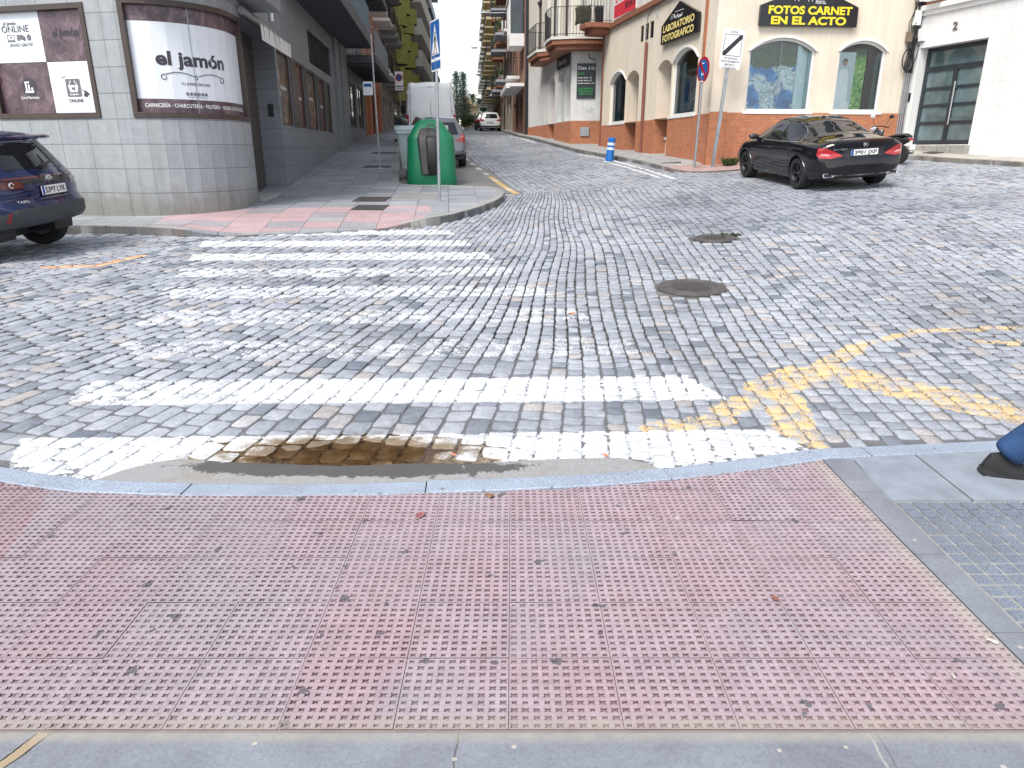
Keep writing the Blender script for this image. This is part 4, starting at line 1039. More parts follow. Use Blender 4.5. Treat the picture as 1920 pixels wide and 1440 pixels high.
    w2 = poster_window(W2); a, b, c, d = .395, 2.855, 2.215, 3.835
    for nm, h0, h1, mt in (('plum_poster', 3.60, d, M_PLUM), ('white_poster', 2.43, 3.60, M_POST), ('plum_poster', c, 2.43, M_PLUM)):
        m_ = MB(); fquad(m_, LF, a, b, h0, h1, -.06); m_.build(nm, mt, w2)
    sm = MB(); fbox(sm, LF, 1.375, 1.387, c, d, -.06, -.05); sm.build('pane_joint', M_GREYMET, w2)
    letters(LF, w2, 'el jamón', .77, 2.06, 2.96, INK, .215, -.056, bold=.035)
    sw = MB()
    def curl(m):
        P = []
        for u in np.linspace(0, 1, 15): P.append((1.41 + m * (.04 + .50 * u), 2.80 + .05 * math.sin(u * 3.0)))
        for k in np.linspace(0, 5.2, 14): P.append((1.41 + m * (.54 + .055 * math.sin(k) * (1 - k * .08)), 2.77 + .045 * math.cos(k) * (1 - .06 * k)))
        return P
    for m in (-1, 1): sw.tube([LF.pt(x, y, -.056) for x, y in curl(m)], .007, 4)
    sw.tube([LF.pt(1.41 + .02 * math.sin(k), 2.78 + .035 * math.cos(k), -.056) for k in np.linspace(0, 6.2, 10)], .006, 4)
    sw.build('flourish', INK, w2)
    letters(LF, w2, 'TU SÚPER CERCANO', 1.13, 1.66, 2.655, INK, .042, -.056, bold=.015)
    rg = MB()
    for k in range(6):
        cx = 1.215 + k * .068; rg.tube([LF.pt(cx + .024 * math.sin(q), 2.52 + .024 * math.cos(q), -.056) for q in np.linspace(0, 6.28, 11)], .004, 4); fpoly(rg, LF, [(cx - .009, 2.508), (cx + .009, 2.508), (cx + .011, 2.53), (cx - .011, 2.53)], -.06, -.055)
    rg.build('icons', INK, w2); letters(LF, w2, 'www.supermercadoseljamon.com', 1.2, 1.57, 2.465, INKG, .02, -.056)
    letters(LF, w2, 'CARNICERÍA · CHARCUTERÍA · FRUTERÍA · HORNO DE PAN · BODEGA', .50, 2.78, 2.30, WINK, .062, -.056, bold=.022, spacing=1.05)
    # shutter door, step, awning
    dr = MB(); y = .5; k = 0
    while y < 4.0: fbox(dr, LF, D0, D1, y, y + .085, -.50, -.47 - .012 * (k % 2)); y += .085; k += 1
    door = dr.build('roller_shutter', plain('shutter_brown', (.085, .07, .065), .5, .2, .15), t)
    st = MB(); fbox(st, LF, D0 + .1, D1 - .05, .5, .72, -.47, .12); st.build('doorstep', M_CONC, t)
    aw = MB(); s0, s1 = D0 - .15, D1 - .25
    for i in range(12):
        u0 = s0 + (s1 - s0) * i / 12; u1 = s0 + (s1 - s0) * (i + 1) / 12; w_ = .012 * (i % 2)
        aw.quad(LF.pt(u0, 4.02, .05), LF.pt(u1, 4.02, .05), LF.pt(u1, 3.83, .40 + w_), LF.pt(u0, 3.83, .40 + w_)); aw.quad(LF.pt(u0, 3.83, .40 + w_), LF.pt(u1, 3.83, .40 + w_), LF.pt(u1, 3.56, .41), LF.pt(u0, 3.56, .41))
    awn = aw.build('awning', plain('cream_canvas', (.66, .65, .60), .8, 0, .08, 3, dirt=.25), t, recalc=False)
    rl = MB(); rl.tube([LF.pt(s0, 4.05, .08), LF.pt(s1, 4.05, .08)], .07, 10); rl.build('awning_roll', M_GREYMET, awn)
    # rounded balcony ledge over the corner
    lg = MB(); fbox(lg, LF, .6, LL + 1.7, 4.22, 4.5, 0, .55); l_ = lg.build('balcony', M_STONE_D, t)
    lr = MB(); iron_rail(lr, LF, .65, LL + 1.65, 4.5, 5.5, .5, 0.); lr.build('railing', M_BLACKIRON, l_)
    pp = MB(); pp.tube([F2.pt(3.2, 4.3, .05), F2.pt(3.2, 6.5, .05)], .04, 8); pp.build('downpipe', M_WHITE, t)
    # food posters on the side, louver, intercom
    n = NT('food_poster'); p = n.obj(); v = n.node('TexVoronoi'); mp = n.node('Mapping'); n.put(mp.inputs[0], n.noise(p, 2.2, 3, .5, 1, True)); n.put(v.inputs['Vector'], p); v.inputs['Scale'].default_value = 7
    cc = n.ramp(n.sep(v.outputs['Color'])[0], [(0, (.02, .03, .018)), (.3, (.14, .05, .03)), (.5, (.20, .045, .03)), (.65, (.03, .07, .02)), (.8, (.24, .13, .08)), (1, (.42, .33, .26))])
    zz = n.sep(p)[2]; cc = n.mix(n.step(zz, 3.1, .35), cc, n.mix(n.noise(p, 5, 5, .7), (.02, .022, .02), (.13, .14, .12)))
    n.set(cc, .3); M_FOOD = n.mat
    n = NT('rust_poster'); p = n.obj(); n.set(n.ramp(n.noise(p, 2.5, 6, .7, 1), [(.35, (.07, .028, .025)), (.6, (.14, .06, .05)), (.8, (.22, .13, .11))]), .32); M_RUST = n.mat
    for k, (a, b) in enumerate(wins):
        h1 = 3.84 - .016 * (a - 3.5)
        f = MB(); frame_ring(f, F2, a, b, 2.18, h1, .055, -.12, -.03); w_ = f.build('window', M_BROWN, t)
        m_ = MB(); fquad(m_, F2, a + .05, b - .05, 2.23, h1 - .05, -.08); m_.build('food_poster', M_FOOD if k % 2 == 0 else M_RUST, w_)
        if k < 4: letters(F2, w_, 'el jamón', a + (b - a) * .32, a + (b - a) * .80, 3.0 if k % 2 == 0 else 2.9, WINK, .10, -.075, bold=.03)
    for (a0, b0), (a1, b1) in zip(wins[:-1], wins[1:]): q = MB(); fbox(q, F2, b0, a1, 2.18, 3.84 - .016 * (b0 - 3.5), 0, .015); q.build('pier_panel', M_BROWN, t)
    lv = MB(); h = 4.02
    while h < 4.85: fbox(lv, F2, 8.05, 12.41, h, h + .035, -.12, -.05); h += .075
    lv.build('ventilation_louver', M_DARKMET, t)
    ic = MB(); fbox(ic, Fr(F2.pt(3.37, 0, 0).xy, (-.99, -.1)), -.0, .001, 0, .001, 0, .001)
    q = MB(); P0 = F2.pt(3.37, 0, -.2); FF = Fr((P0.x, P0.y), (F2.n.x, F2.n.y)); fbox(q, FF, -.06, .06, 2.35, 2.62, 0., .02); q.build('intercom', M_BLACK, t)
    dk = MB(); fbox(dk, F2, 13.92, 14.28, 1.3, 5.3, -.02, -.01); dk.build('downpipe_recess', M_DARKMET, t)
    for h in (5.75, 8.8):
        rb = MB(); iron_rail(rb, F2, 5.1, 15.9, h, h + 1.0, 1.08, None, .22, .012)
        if h > 6: fbox(rb, F2, 5., 16., h - .25, h, 0, 1.15)
        rb.build('railing', plain('grey_rail', (.25, .30, .34), .5, .4), t)
    for k, a in enumerate((5.8, 8.2, 10.6, 13.)): window(F2, t, a, a + 1.6, 5.9, 8.1, .08, M_GREYMET, M_GLASSB, shut=(.3, .7, .5, .2)[k])
    for a, b, h0, h1, _ in [(-2.3, -.6, 6.2, 7.6, 0), (-5.2, -3.6, 6.2, 7.6, 0)]: window(LF, t, a, b, h0, h1, -.08)
    # panel between the second pair of piers is left dark
    return t
corner_shop()
SL = Fr((-5.005985, 13.9746), (-.0958457, .9953964))         # left street line
def left_second():
    t = wthing('dark_shop_block', 'dark grey block with shop windows under a deep balcony soffit', 'building', SL.pt(16, 1.5))
    ops = [(16.6, 19.6, 2.55, 4.3, .12), (20.2, 22.8, 2.58, 4.4, .12)]
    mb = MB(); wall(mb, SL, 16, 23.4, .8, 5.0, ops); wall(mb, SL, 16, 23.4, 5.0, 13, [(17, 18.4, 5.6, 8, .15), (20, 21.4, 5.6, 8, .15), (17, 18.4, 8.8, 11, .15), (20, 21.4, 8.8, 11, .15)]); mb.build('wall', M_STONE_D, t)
    body(SL, 16, 23.4, .8, 13).build('core', M_DARKMET, t)
    for a, b, c, d, _ in ops: window(SL, t, a, b, c, d, -.05, M_BROWN, M_GLASSD, .09, 1)
    for a in (17, 20):
        for h, q in ((5.6, .4), (8.8, .8)): window(SL, t, a, a + 1.4, h, h + (2.4 if h < 6 else 2.2), -.08, M_GREYMET, M_GLASSB, shut=q)
    for h in (5.15, 8.3):
        s = MB(); fbox(s, SL, 16.05, 24.2, h - .28, h, 0, 1.25)
        for k in range(12): fbox(s, SL, 16.3 + k * .65, 16.4 + k * .65, h - .36, h - .28, .1, 1.2)
        sl = s.build('balcony', plain('dark_overhang', (.085, .09, .10), .7), t)
        r = MB(); iron_rail(r, SL, 16.1, 24.15, h, h + 1., 1.2, 0., .16); sl2 = r.build('railing', M_GREYMET, sl)
left_second()
def facade_block(name, label, F, s0, s1, zb, zt, wall_m, rows, cols, win, bal=None, base=None, cat='building', group=None, dep=9, core=M_DARKMET, shutm=None, roof=.3, glassm=M_GLASSD, framem=M_WHITE, seed=1, bands=None, inv=False):
    """apartment house: rows = floor levels of window sills; cols = window centres; win = (w,h); bal = fn(i,j) -> kwargs or None"""
    rr = random.Random(seed)
    t = wthing(name, label, cat, F.pt((s0 + s1) / 2, zb), 0, group)
    ops = []; 
    for i, h in enumerate(rows):
        for c in cols: ops.append((c - win[0] / 2, c + win[0] / 2, h, h + win[1], .16))
    bops = []
    if base: bops = [(a, b, c, d, .2) for a, b, c, d, _ in base[1]]
    hb = base[0] if base else zb
    mb = MB(); wall(mb, F, s0, s1, hb if base and base[2] else zb, zt, ops + ([] if base and base[2] else bops)); mb.build('wall', wall_m, t)
    if base and base[2]:
        b = MB(); wall(b, F, s0, s1, zb - .4, hb, bops, .02); b.build('ground_floor', base[2], t)
    body(F, s0, s1, zb - .4, zt, -.25, -dep).build('core', core, t)
    if roof:
        c = MB(); fbox(c, F, s0 - .02, s1 + .02, zt, zt + .22, -.3, roof); c.build('cornice', wall_m, t)
    for (a, b, h0, h1, _) in ops: window(F, t, a, b, h0, h1, -.09, framem, glassm, .055, 1 if win[0] < 2 else 3, rr.choice((0, 0, .25, .5, .8, 1.)))
    if base:
        for a, b, c, d, k in base[1]:
            if k == 'shutter':
                q = MB(); y = c; i = 0
                while y < d - .01: fbox(q, F, a, b, y, min(d, y + .09), -.18, -.15 - .012 * (i % 2)); y += .09; i += 1
                q.build('roller_shutter', M_SHUT, t)
            elif k == 'door':
                q = MB(); fbox(q, F, a, b, c, d, -.18, -.13); fbox(q, F, a + .1, b - .1, c + .1, c + (d - c) * .45, -.13, -.115); fbox(q, F, a + .1, b - .1, c + (d - c) * .5, d - .1, -.13, -.115); q.build('door', plain('dark_wood', (.09, .05, .03), .5), t)
            else: window(F, t, a, b, c, d, -.1, M_DARKMET, M_GLASSD, .07, 1, name='shop_window')
    if bal:
        for i, h in enumerate(rows):
            for j, c in enumerate(cols):
                kw = bal(i, j)
                if kw:
                    w_ = kw.pop('w', win[0] + .6); balcony(F, t, c - w_ / 2, c + w_ / 2, h - .06 + kw.pop('dh', 0.), **kw)
    return t
# terracotta house
facade_block('terracotta_house', 'terracotta plastered apartment house with white balcony slabs on the left side', SL, 23.4, 34, 2.2, 15.5, M_TERRA, [6.0, 8.9, 11.8], [25.2, 28.6, 32.], (1.3, 2.2),
             lambda i, j: dict(w=2.2, dep=.95, slab_m=M_WHITE, rail_m=M_BLACKIRON), (5.2, [(24.2, 26.2, 2.3, 4.6, 'shutter'), (27.2, 29.8, 2.5, 4.7, 'shop'), (30.8, 32.2, 2.4, 4.7, 'door')], plain('orange_base', (.42, .15, .07), .7, 0, .12, 2, dirt=.2)), seed=3)
facade_block('iron_balcony_house', 'narrow pale house with ornate black iron balconies left side', SL, 34, 45.5, 2.7, 17.5, plain('grey_beige_plaster', (.40, .37, .33), .85, 0, .12, 1.5, dirt=.35), [6.2, 9.2, 12.2, 15.], [36.3, 39.8, 43.3], (1.2, 2.2),
             lambda i, j: dict(w=2.4, dep=1.0, slab_m=M_CONC, rail_m=M_BLACKIRON, under=.12, gap=.09), (5.4, [(35, 37, 2.9, 5, 'shop'), (38.5, 40, 2.9, 5, 'door'), (41.5, 44, 2.9, 5, 'shutter')], plain('pale_stone_base', (.42, .40, .37), .8, 0, .15, 2, dirt=.4)), seed=5)
SL2 = Fr((-9.47, 60.0), (-.05, .9987))
def green_block():
    t = wthing('green_balcony_block', 'apartment block with stacked half round olive green balconies', 'building', SL2.pt(8, 3))
    mb = MB(); wall(mb, SL2, -.8, 20, 3., 27, []); mb.build('wall', plain('shaded_beige', (.20, .185, .15), .85, 0, .12), t); body(SL2, -.8, 20, 2.6, 27).build('core', M_DARKMET, t)  # shade of the gaps between balconies is put into this wall colour
    gm = plain('olive_green_metal', (.37, .38, .10), .5, 0, .16, 2, dirt=.2); gu = plain('shaded_soffit', (.07, .07, .06), .8)  # shade under the balconies is put into the dark floor colour
    for c in range(5):
        s = .9 + c * 3.9
        for f in range(8):
            h = 5.6 + f * 2.9 + (1.0, 0, 1.5, .5, 1.9)[c]
            if h > 26: continue
            b = MB(); P = [(1.0 * math.cos(a), 1.0 * math.sin(a)) for a in np.linspace(0, math.pi, 15)]
            rows = [[SL2.pt(s + x, h + z, y) for x, y in P] for z in (0, 1.3)]; b.grid(rows); b.grid([[SL2.pt(s + x * .94, h + z, y * .94) for x, y in P] for z in (1.3, .05)])
            b.grid([[SL2.pt(s + x, h + 1.3, y) for x, y in P], [SL2.pt(s + x * .94, h + 1.3, y * .94) for x, y in P]])
            bb = b.build('balcony', gm, t, smooth=True); fl_ = MB(); fl_.add([SL2.pt(s + x * .99, h + .02, y * .99) for x, y in P], [tuple(range(15))]); fl_.build('floor', gu, bb)
            w_ = MB(); fbox(w_, SL2, s - 1., s + 1., h + .2, h + 2.3, .0, .03); w_.build('window', M_GLASSD, t)
    sh = MB(); fbox(sh, SL2, -.8, 20, 2.6, 5.2, 0, .05); sh.build('ground_floor', plain('pale_stone_base', (.42, .40, .37), .8), t)
    for k in range(5): window(SL2, t, .2 + k * 4, 2.6 + k * 4, 3.5 + .1 * k, 4.9, .1, M_DARKMET, M_GLASSD, .07)
green_block()
def banded_block(name, label, s0, s1, zb, zt, m1, m2, F, step=.0, bandh=1.5, floor=3.0, out=1.2):
    t = wthing(name, label, 'building', F.pt((s0 + s1) / 2, zb))
    mb = MB(); fbox(mb, F, s0, s1, zb - .4, zt, -8, 0); mb.build('wall', m2, t)
    h = zb + 3.2; i = 0
    while h < zt:
        b = MB(); fbox(b, F, s0, s1, h, h + bandh, 0, out + step * (i % 2)); b.build('balcony', m1, t)
        for k in range(int((s1 - s0) / 4)):
            window(F, t, s0 + .5 + k * 4, s0 + 3.2 + k * 4, h + bandh - .2, h + floor - .12, .08, M_GREYMET, M_GLASSB, .08, 2)
        h += floor; i += 1
    return t
banded_block('white_banded_block', 'tall white block with long balcony bands and dark glass between', 20.2, 41, 3.8, 27, M_OFFW, plain('navy_panel', (.05, .07, .105), .5), SL2)
banded_block('navy_tower_block', 'dark blue grey tower block furthest on the left side', 41.4, 56, 4.6, 31, plain('slate_blue', (.075, .10, .15), .55, 0, .15), plain('navy_panel', (.05, .07, .105), .5), SL2, .4, 1.2, 2.9, 1.0)
# ================================================================ RIGHT SIDE
M_CREAM = plain('cream_plaster', (.74, .66, .54), .85, 0, .05, 1.2, .12, dirt=.10, streak=.10)
M_BRICKO = brick('orange_brick', (.46, .155, .07), (.54, .20, .095), (.30, .16, .10), .24, .056, .009, .5, .8, .6, .18, .12)
M_BRICKV = brick('upright_brick', (.46, .155, .07), (.54, .20, .095), (.30, .16, .10), .056, .24, .009, 0, .8, .6, .18, .1)
M_BRICKB = brick('brown_brick', (.29, .15, .105), (.36, .19, .135), (.20, .13, .105), .25, .07, .01, .5, .85, .4, .2, .2)
M_CORN = plain('brown_cornice', (.26, .105, .06), .7, 0, .12)
M_SIGNK = plain('black_sign', (.012, .013, .018), .25, 0, .1)
n = NT('yellow_letter'); M_YEL = n.set((.80, .66, .03), .5)
n = NT('yellow_letter_pale'); M_YELP = n.set((.80, .66, .24), .5)
M_INK = plain('black_ink', (.02, .02, .025), .5); M_WINK = plain('white_ink', (.75, .75, .75), .5)
M_PALEB = plain('pale_blue_panel', (.58, .78, .82), .5, 0, .06)
CG = clear_glass()
RS = Fr((5.3 - .1733 * 10.2, 20.2 + .9849 * 10.2), (.1733, -.9849))
RF = Fr((5.75, 20.25), (.995, .1))
def rs(v): return 10.2 - v
def photo_shop():
    t = wthing('photo_shop_building', 'cream corner building with orange brick base and arched shop windows', 'building', (7, 24, 1.2))
    A1 = (rs(8.95), rs(7.15), 2.6, 4.35, .12, 4.02); D1 = (rs(7.05), rs(5.78), 1.0, 4.24, .55, 4.02); D2 = (rs(4.05), rs(2.9), 1.0, 4.25, .5, 4.05); A2 = (rs(2.82), rs(1.02), 2.6, 4.4, .12, 4.06)
    V = [(rs(5.86), rs(5.55), 5.04, 5.53, .1), (rs(5.43), rs(5.08), 5.04, 5.53, .1), (rs(4.98), rs(4.63), 5.04, 5.53, .1)]
    cut = lambda L, lo, hi: [(a, b, max(c, lo), min(d, hi), *r) for a, b, c, d, *r in L if c < hi - .01 and d > lo + .01]
    up = MB(); wall(up, RS, 0, 10.2, 2.56, 5.93, [A1, (*D1[:2], 2.56, *D1[3:]), (*D2[:2], 2.56, *D2[3:]), A2] + V)
    B1 = (.5, 2.32, 2.62, 4.42, .12, 4.1); B2 = (2.98, 4.3, 2.62, 4.38, .12, 4.12)
    P0 = RS.pt(10.2, 0); P1 = RF.pt(0, 0); CH = Fr((P0.x, P0.y), ((P1 - P0).x, (P1 - P0).y)); cl = (P1 - P0).length
    wall(up, CH, 0, cl, 2.56, 5.93, []); wall(up, RF, 0, 5.05, 2.6, 5.93, [B1, B2]); fquad(up, RF, 0, 5.05, 2.56, 2.6, 0)
    up.build('wall', M_CREAM, t)
    bs = MB(); wall(bs, RS, 0, 10.2, .9, 2.56, [(D1[0], D1[1], .9, 2.57, .55), (D2[0], D2[1], .9, 2.57, .5)], .03); wall(bs, RF, 0.0, 5.05, .9, 2.58, [], .03)
    for a, b in ((0, D1[0]), (D1[1], D2[0]), (D2[1], 10.2)): fquad(bs, RS, a, b, 2.559, 2.56, .03); bs.quad(RS.pt(a, 2.56, .03), RS.pt(b, 2.56, .03), RS.pt(b, 2.56, 0), RS.pt(a, 2.56, 0))
    bs.quad(RF.pt(0, 2.58, .03), RF.pt(5.05, 2.58, .03), RF.pt(5.05, 2.58, 0), RF.pt(0, 2.58, 0))
    base = bs.build('brick_base', M_BRICKO, t)
    vb = MB()
    q0 = RS.pt(10.2, 0, .03); q1 = RF.pt(0, 0, .03); CH2 = Fr((q0.x, q0.y), ((q1 - q0).x, (q1 - q0).y)); wall(vb, CH2, 0, (q1 - q0).length, .9, 2.6, [], .02)
    fbox(vb, RS, rs(.74), rs(.58), 2.6, 7.4, 0, .03); vb.build('upright_brick_band', M_BRICKV, t)
    bd = MB(); poly = [RS.pt(0, 0, -.6), RS.pt(10.2, 0, -.6), RF.pt(0, 0, -.6), RF.pt(5.05, 0, -.6), RF.pt(5.05, 0, -9), RS.pt(0, 0, -8)]
    bd.prism([(p.x, p.y) for p in poly], .9, 12.5); bd.build('core', M_DARKMET, t)
    cn = MB(); fbox(cn, RS, -.0, 10.2, 5.93, 6.08, -.1, .12); fbox(cn, RF, -.0, 5.05, 5.93, 6.08, -.1, .12); fbox(cn, CH, 0, cl, 5.93, 6.08, -.1, .12); cn.build('cornice', M_CORN, t)
    uw = MB(); O2 = [(a, a + 1.1, 6.9, 9, .15) for a in (5., 8.)] ; wall(uw, RS, 0, 10.2, 6.08, 12.5, O2, .02); wall(uw, CH, 0, cl, 6.08, 12.5, [], .02); wall(uw, RF, 0, 5.05, 6.08, 12.5, [(1, 2.2, 6.9, 9, .15), (3., 4.2, 6.9, 9, .15)], .02); uw.build('upper_wall', M_OFFW, t)
    for a in (5., 8.): window(RS, t, a, a + 1.1, 6.9, 9, -.06)
    for a in (1, 3.): window(RF, t, a, a + 1.2, 6.9, 9, -.06)
    # arched windows: white surround, glass, shallow show box behind
    def arched(F, q, kind, deep=.4):
        a, b, c, d, dp, sp = q; m = MB(); cv = arch_curve(a, b, sp, d, 18); ci = arch_curve(a + .06, b - .06, sp, d - .06, 18); co = arch_curve(a - .05, b + .05, sp + .0, d + .06, 18)
        ring = [(a, c)] + cv + [(b, c)]; inn = [(a + .06, c + .06)] + ci + [(b - .06, c + .06)]
        for k in range(len(ring) - 1):
            m.quad(F.pt(*ring[k], -.07), F.pt(*ring[k + 1], -.07), F.pt(*inn[k + 1], -.07), F.pt(*inn[k], -.07)); m.quad(F.pt(*inn[k], -.07), F.pt(*inn[k + 1], -.07), F.pt(*inn[k + 1], -.13), F.pt(*inn[k], -.13))
        m.quad(F.pt(a, c, -.07), F.pt(b, c, -.07), F.pt(b - .06, c + .06, -.07), F.pt(a + .06, c + .06, -.07))
        for k in range(len(cv) - 1):
            for o0, o1 in (((cv[k], .0), (co[k], .05)),): m.quad(F.pt(*cv[k], .035), F.pt(*cv[k + 1], .035), F.pt(*co[k + 1], .035), F.pt(*co[k], .035)); m.quad(F.pt(*co[k], .035), F.pt(*co[k + 1], .035), F.pt(*co[k + 1], 0), F.pt(*co[k], 0)); m.quad(F.pt(*cv[k], .035), F.pt(*cv[k + 1], .035), F.pt(*cv[k + 1], -.07), F.pt(*cv[k], -.07))
        fbox(m, F, a - .08, b + .08, c - .07, c, -.05, .05)
        w_ = m.build('window', M_WHITE, t)
        g_ = MB(); pts = [(a + .05, c + .05)] + arch_curve(a + .05, b - .05, sp, d - .05, 18) + [(b - .05, c + .05)]; g_.add([F.pt(x, y, -.11) for x, y in pts], [tuple(range(len(pts)))]); g_.build('pane', CG, w_)
        bx = MB(); 
        for (x, y), (x2, y2) in zip(pts[1:-1][:-1], pts[1:-1][1:]): bx.quad(F.pt(x, y, -.13), F.pt(x2, y2, -.13), F.pt(x2, y2, -deep), F.pt(x, y, -deep))
        bx.build('show_box_ceiling', plain('box_green', (.08, .13, .11), .6), w_)
        sdp = MB(); fquad(sdp, F, a, b, c, d, -deep - .002); sdp.build('show_box_back', plain('box_dark', (.05, .065, .06), .6), w_)
        sb = MB(); 
        for e in (a + .05, b - .05): sb.quad(F.pt(e, c, -.13), F.pt(e, d, -.13), F.pt(e, d, -deep), F.pt(e, c, -deep))
        sb.quad(F.pt(a, c + .05, -.13), F.pt(b, c + .05, -.13), F.pt(b, c + .05, -deep), F.pt(a, c + .05, -deep)); sb.build('show_box_side', M_PALEB, w_)
        return w_
    def photo_mat(name, kind):
        n = NT(name); p = n.obj(); x, y, z = n.sep(p); h = n.m('ADD', z, 1.2)
        if kind == 'rocks':
            v = n.noise(p, 9, 6, .8, 1.5); v2 = n.noise(p, 2.6, 3, .6, .8)
            rock = n.ramp(v, [(.36, (.03, .07, .11)), (.46, (.34, .52, .60)), (.52, (.78, .86, .88)), (.7, (.85, .90, .92))]); blue = n.ramp(v2, [(.35, (.02, .12, .36)), (.6, (.06, .34, .75)), (.75, (.40, .66, .85))])
            c = n.mix(n.step(n.noise(p, 1.9, 2, .5, .5), .55, .03), rock, blue)
            green = n.ramp(n.noise(p, 11, 5, .7), [(.35, (.015, .04, .02)), (.6, (.07, .14, .03)), (.8, (.18, .22, .06))])
            edge = n.m('ADD', h, n.m('MULTIPLY', n.m('SUBTRACT', n.noise(p, 2.2, 3), .5), .6)); c = n.mix(n.step(edge, 3.72, .03), c, green); c = n.mix(n.step(edge, 4.1, .04), c, n.ramp(n.noise(p, 4, 4), [(.3, (.02, .035, .025)), (.7, (.10, .10, .05))]))
        elif kind == 'leaves':
            v = n.noise(p, 10, 6, .75, .6); c = n.ramp(v, [(.32, (.02, .10, .03)), (.46, (.10, .38, .08)), (.56, (.40, .65, .20)), (.7, (.78, .88, .55))]); c = n.mix(n.step(h, 4.0, .12), c, (.03, .08, .05))
        else:
            v = n.noise(p, 2.5, 4, .6, .5); c = n.ramp(v, [(.3, (.03, .025, .03)), (.55, (.10, .08, .09)), (.8, (.34, .30, .33))])
        n.set(c, .3); return n.mat
    MR = photo_mat('rock_photo', 'rocks'); MLV = photo_mat('leaf_photo', 'leaves'); MDR = photo_mat('dark_photo', 'dark')
    w = arched(RF, B1, 'rocks'); m = MB(); fquad(m, RF, .52, 1.88, 2.66, 4.36, -.17); m.build('photo_panel', MR, w)
    m = MB(); fbox(m, RF, 1.9, 2.02, 2.66, 4.3, -.3, -.18); fbox(m, RF, 2.06, 2.25, 2.66, 4.25, -.38, -.3); m.build('curtain', plain('pale_curtain', (.68, .85, .88), .7), w)
    mu = MB(); fbox(mu, RF, 1.40, 1.412, 2.68, 4.38, -.115, -.1); mu.build('pane_joint', M_GREYMET, w)
    w = arched(RF, B2, 'bride'); m = MB(); fquad(m, RF, 3.55, 3.86, 2.66, 4.2, -.18); m.build('leaf_panel', MLV, w)
    pm = MB(); fquad(pm, RF, 3.03, 3.55, 2.66, 4.12, -.175); pm.build('photo_panel', plain('photo_grey', (.60, .72, .77), .4, 0, .12, 2), w)
    dk = MB(); fbox(dk, RF, 3.90, 4.06, 2.66, 4.3, -.3, -.2); dk.build('dark_post', M_BLACK, w)
    br = MB(); fpoly(br, RF, [(3.05, 2.68), (3.52, 2.68), (3.46, 3.0), (3.42, 3.35), (3.40, 3.55), (3.36, 3.68), (3.30, 3.71), (3.22, 3.71), (3.16, 3.68), (3.12, 3.55), (3.10, 3.3), (3.06, 3.0)], -.174, -.168); br.build('dress', plain('print_white', (.85, .92, .95), .4, 0, .08, 5), w)
    vl = MB(); fpoly(vl, RF, [(3.28, 4.02), (3.36, 4.0), (3.46, 3.85), (3.5, 3.4), (3.53, 2.9), (3.44, 2.9), (3.40, 3.5), (3.36, 3.75), (3.2, 3.78), (3.17, 3.9), (3.2, 4.0)], -.167, -.163); vl.build('veil', plain('print_veil', (.62, .72, .76), .4), w)
    hd = MB(); fpoly(hd, RF, [(3.26 + .062 * math.cos(k), 3.86 + .085 * math.sin(k)) for k in np.linspace(0, 6, 16)], -.162, -.158); hd.build('head', plain('print_skin', (.42, .27, .20), .5), w)
    hr = MB(); fpoly(hr, RF, [(3.19, 3.86), (3.2, 3.93), (3.26, 3.965), (3.32, 3.93), (3.33, 3.86), (3.31, 3.90), (3.26, 3.92), (3.21, 3.90)], -.157, -.153); hr.build('hair', plain('print_hair', (.05, .035, .03), .5), w)
    w = arched(RS, A2, 'dark', .4); m = MB(); fquad(m, RS, A2[0] + .55, A2[1] - .1, 2.66, 4.3, -.2); m.build('photo_panel', MR, w); m = MB(); fbox(m, RS, A2[0] + .08, A2[0] + .5, 2.66, 4.1, -.35, -.27); m.build('curtain', plain('pale_curtain', (.68, .85, .88), .7), w)
    w = arched(RS, A1, 'dark', .4); m = MB(); fquad(m, RS, A1[0] + .75, A1[1] - .1, 2.66, 4.25, -.2); m.build('photo_panel', MDR, w); m = MB(); fbox(m, RS, A1[0] + .1, A1[0] + .75, 2.66, 4.2, -.35, -.27); m.build('curtain', plain('pale_curtain', (.68, .85, .88), .7), w)
    fr = MB(); fpoly(fr, RS, [(A1[0] + .35, 2.72), (A1[0] + .85, 2.72), (A1[0] + .9, 2.95), (A1[0] + .65, 3.05), (A1[0] + .38, 2.95)], -.19, -.15); fr.build('photo_frame', plain('cyan_frame', (.07, .36, .50), .4), w)
    # doors in their niches
    g1 = MB(); fquad(g1, RS, D1[0], D1[1], 1.2, 4.24, -.50); 
    d1 = g1.build('door', plain('door_dark', (.05, .045, .04), .5), t)
    gr = MB(); 
    for k in range(9):
        x = D1[0] + .06 + k * .14; gr.tube([RS.pt(x, 1.4, -.42), RS.pt(x, 4.2, -.42)], .010, 4)
        for j in range(22): gr.tube([RS.pt(x, 1.5 + j * .12, -.42), RS.pt(min(x + .07, D1[1]), 1.56 + j * .12, -.42), RS.pt(min(x + .14, D1[1]), 1.5 + j * .12, -.42)], .008, 3, False)
    gr.build('grille', plain('rusty_iron', (.10, .075, .05), .7), d1)
    g2 = MB(); fquad(g2, RS, D2[0], D2[1], 1.95, 4.25, -.45); d2 = g2.build('window', plain('grey_glass', (.22, .25, .25), .15, 0, .2), t)
    pn = MB(); fbox(pn, RS, D2[0], D2[1], 1.0, 1.95, -.47, -.40); pn.build('sill_panel', M_CREAM, d2); sl = MB(); fbox(sl, RS, D2[0], D2[1], 1.95, 2.02, -.47, -.34); sl.build('sill', M_WHITE, d2)
    mm = MB(); fbox(mm, RS, D2[0] + .5, D2[0] + .56, 2.02, 4.1, -.45, -.42); fbox(mm, RS, D2[0], D2[1], 2.5, 2.55, -.45, -.42); mm.build('frame', M_GREYMET, d2)
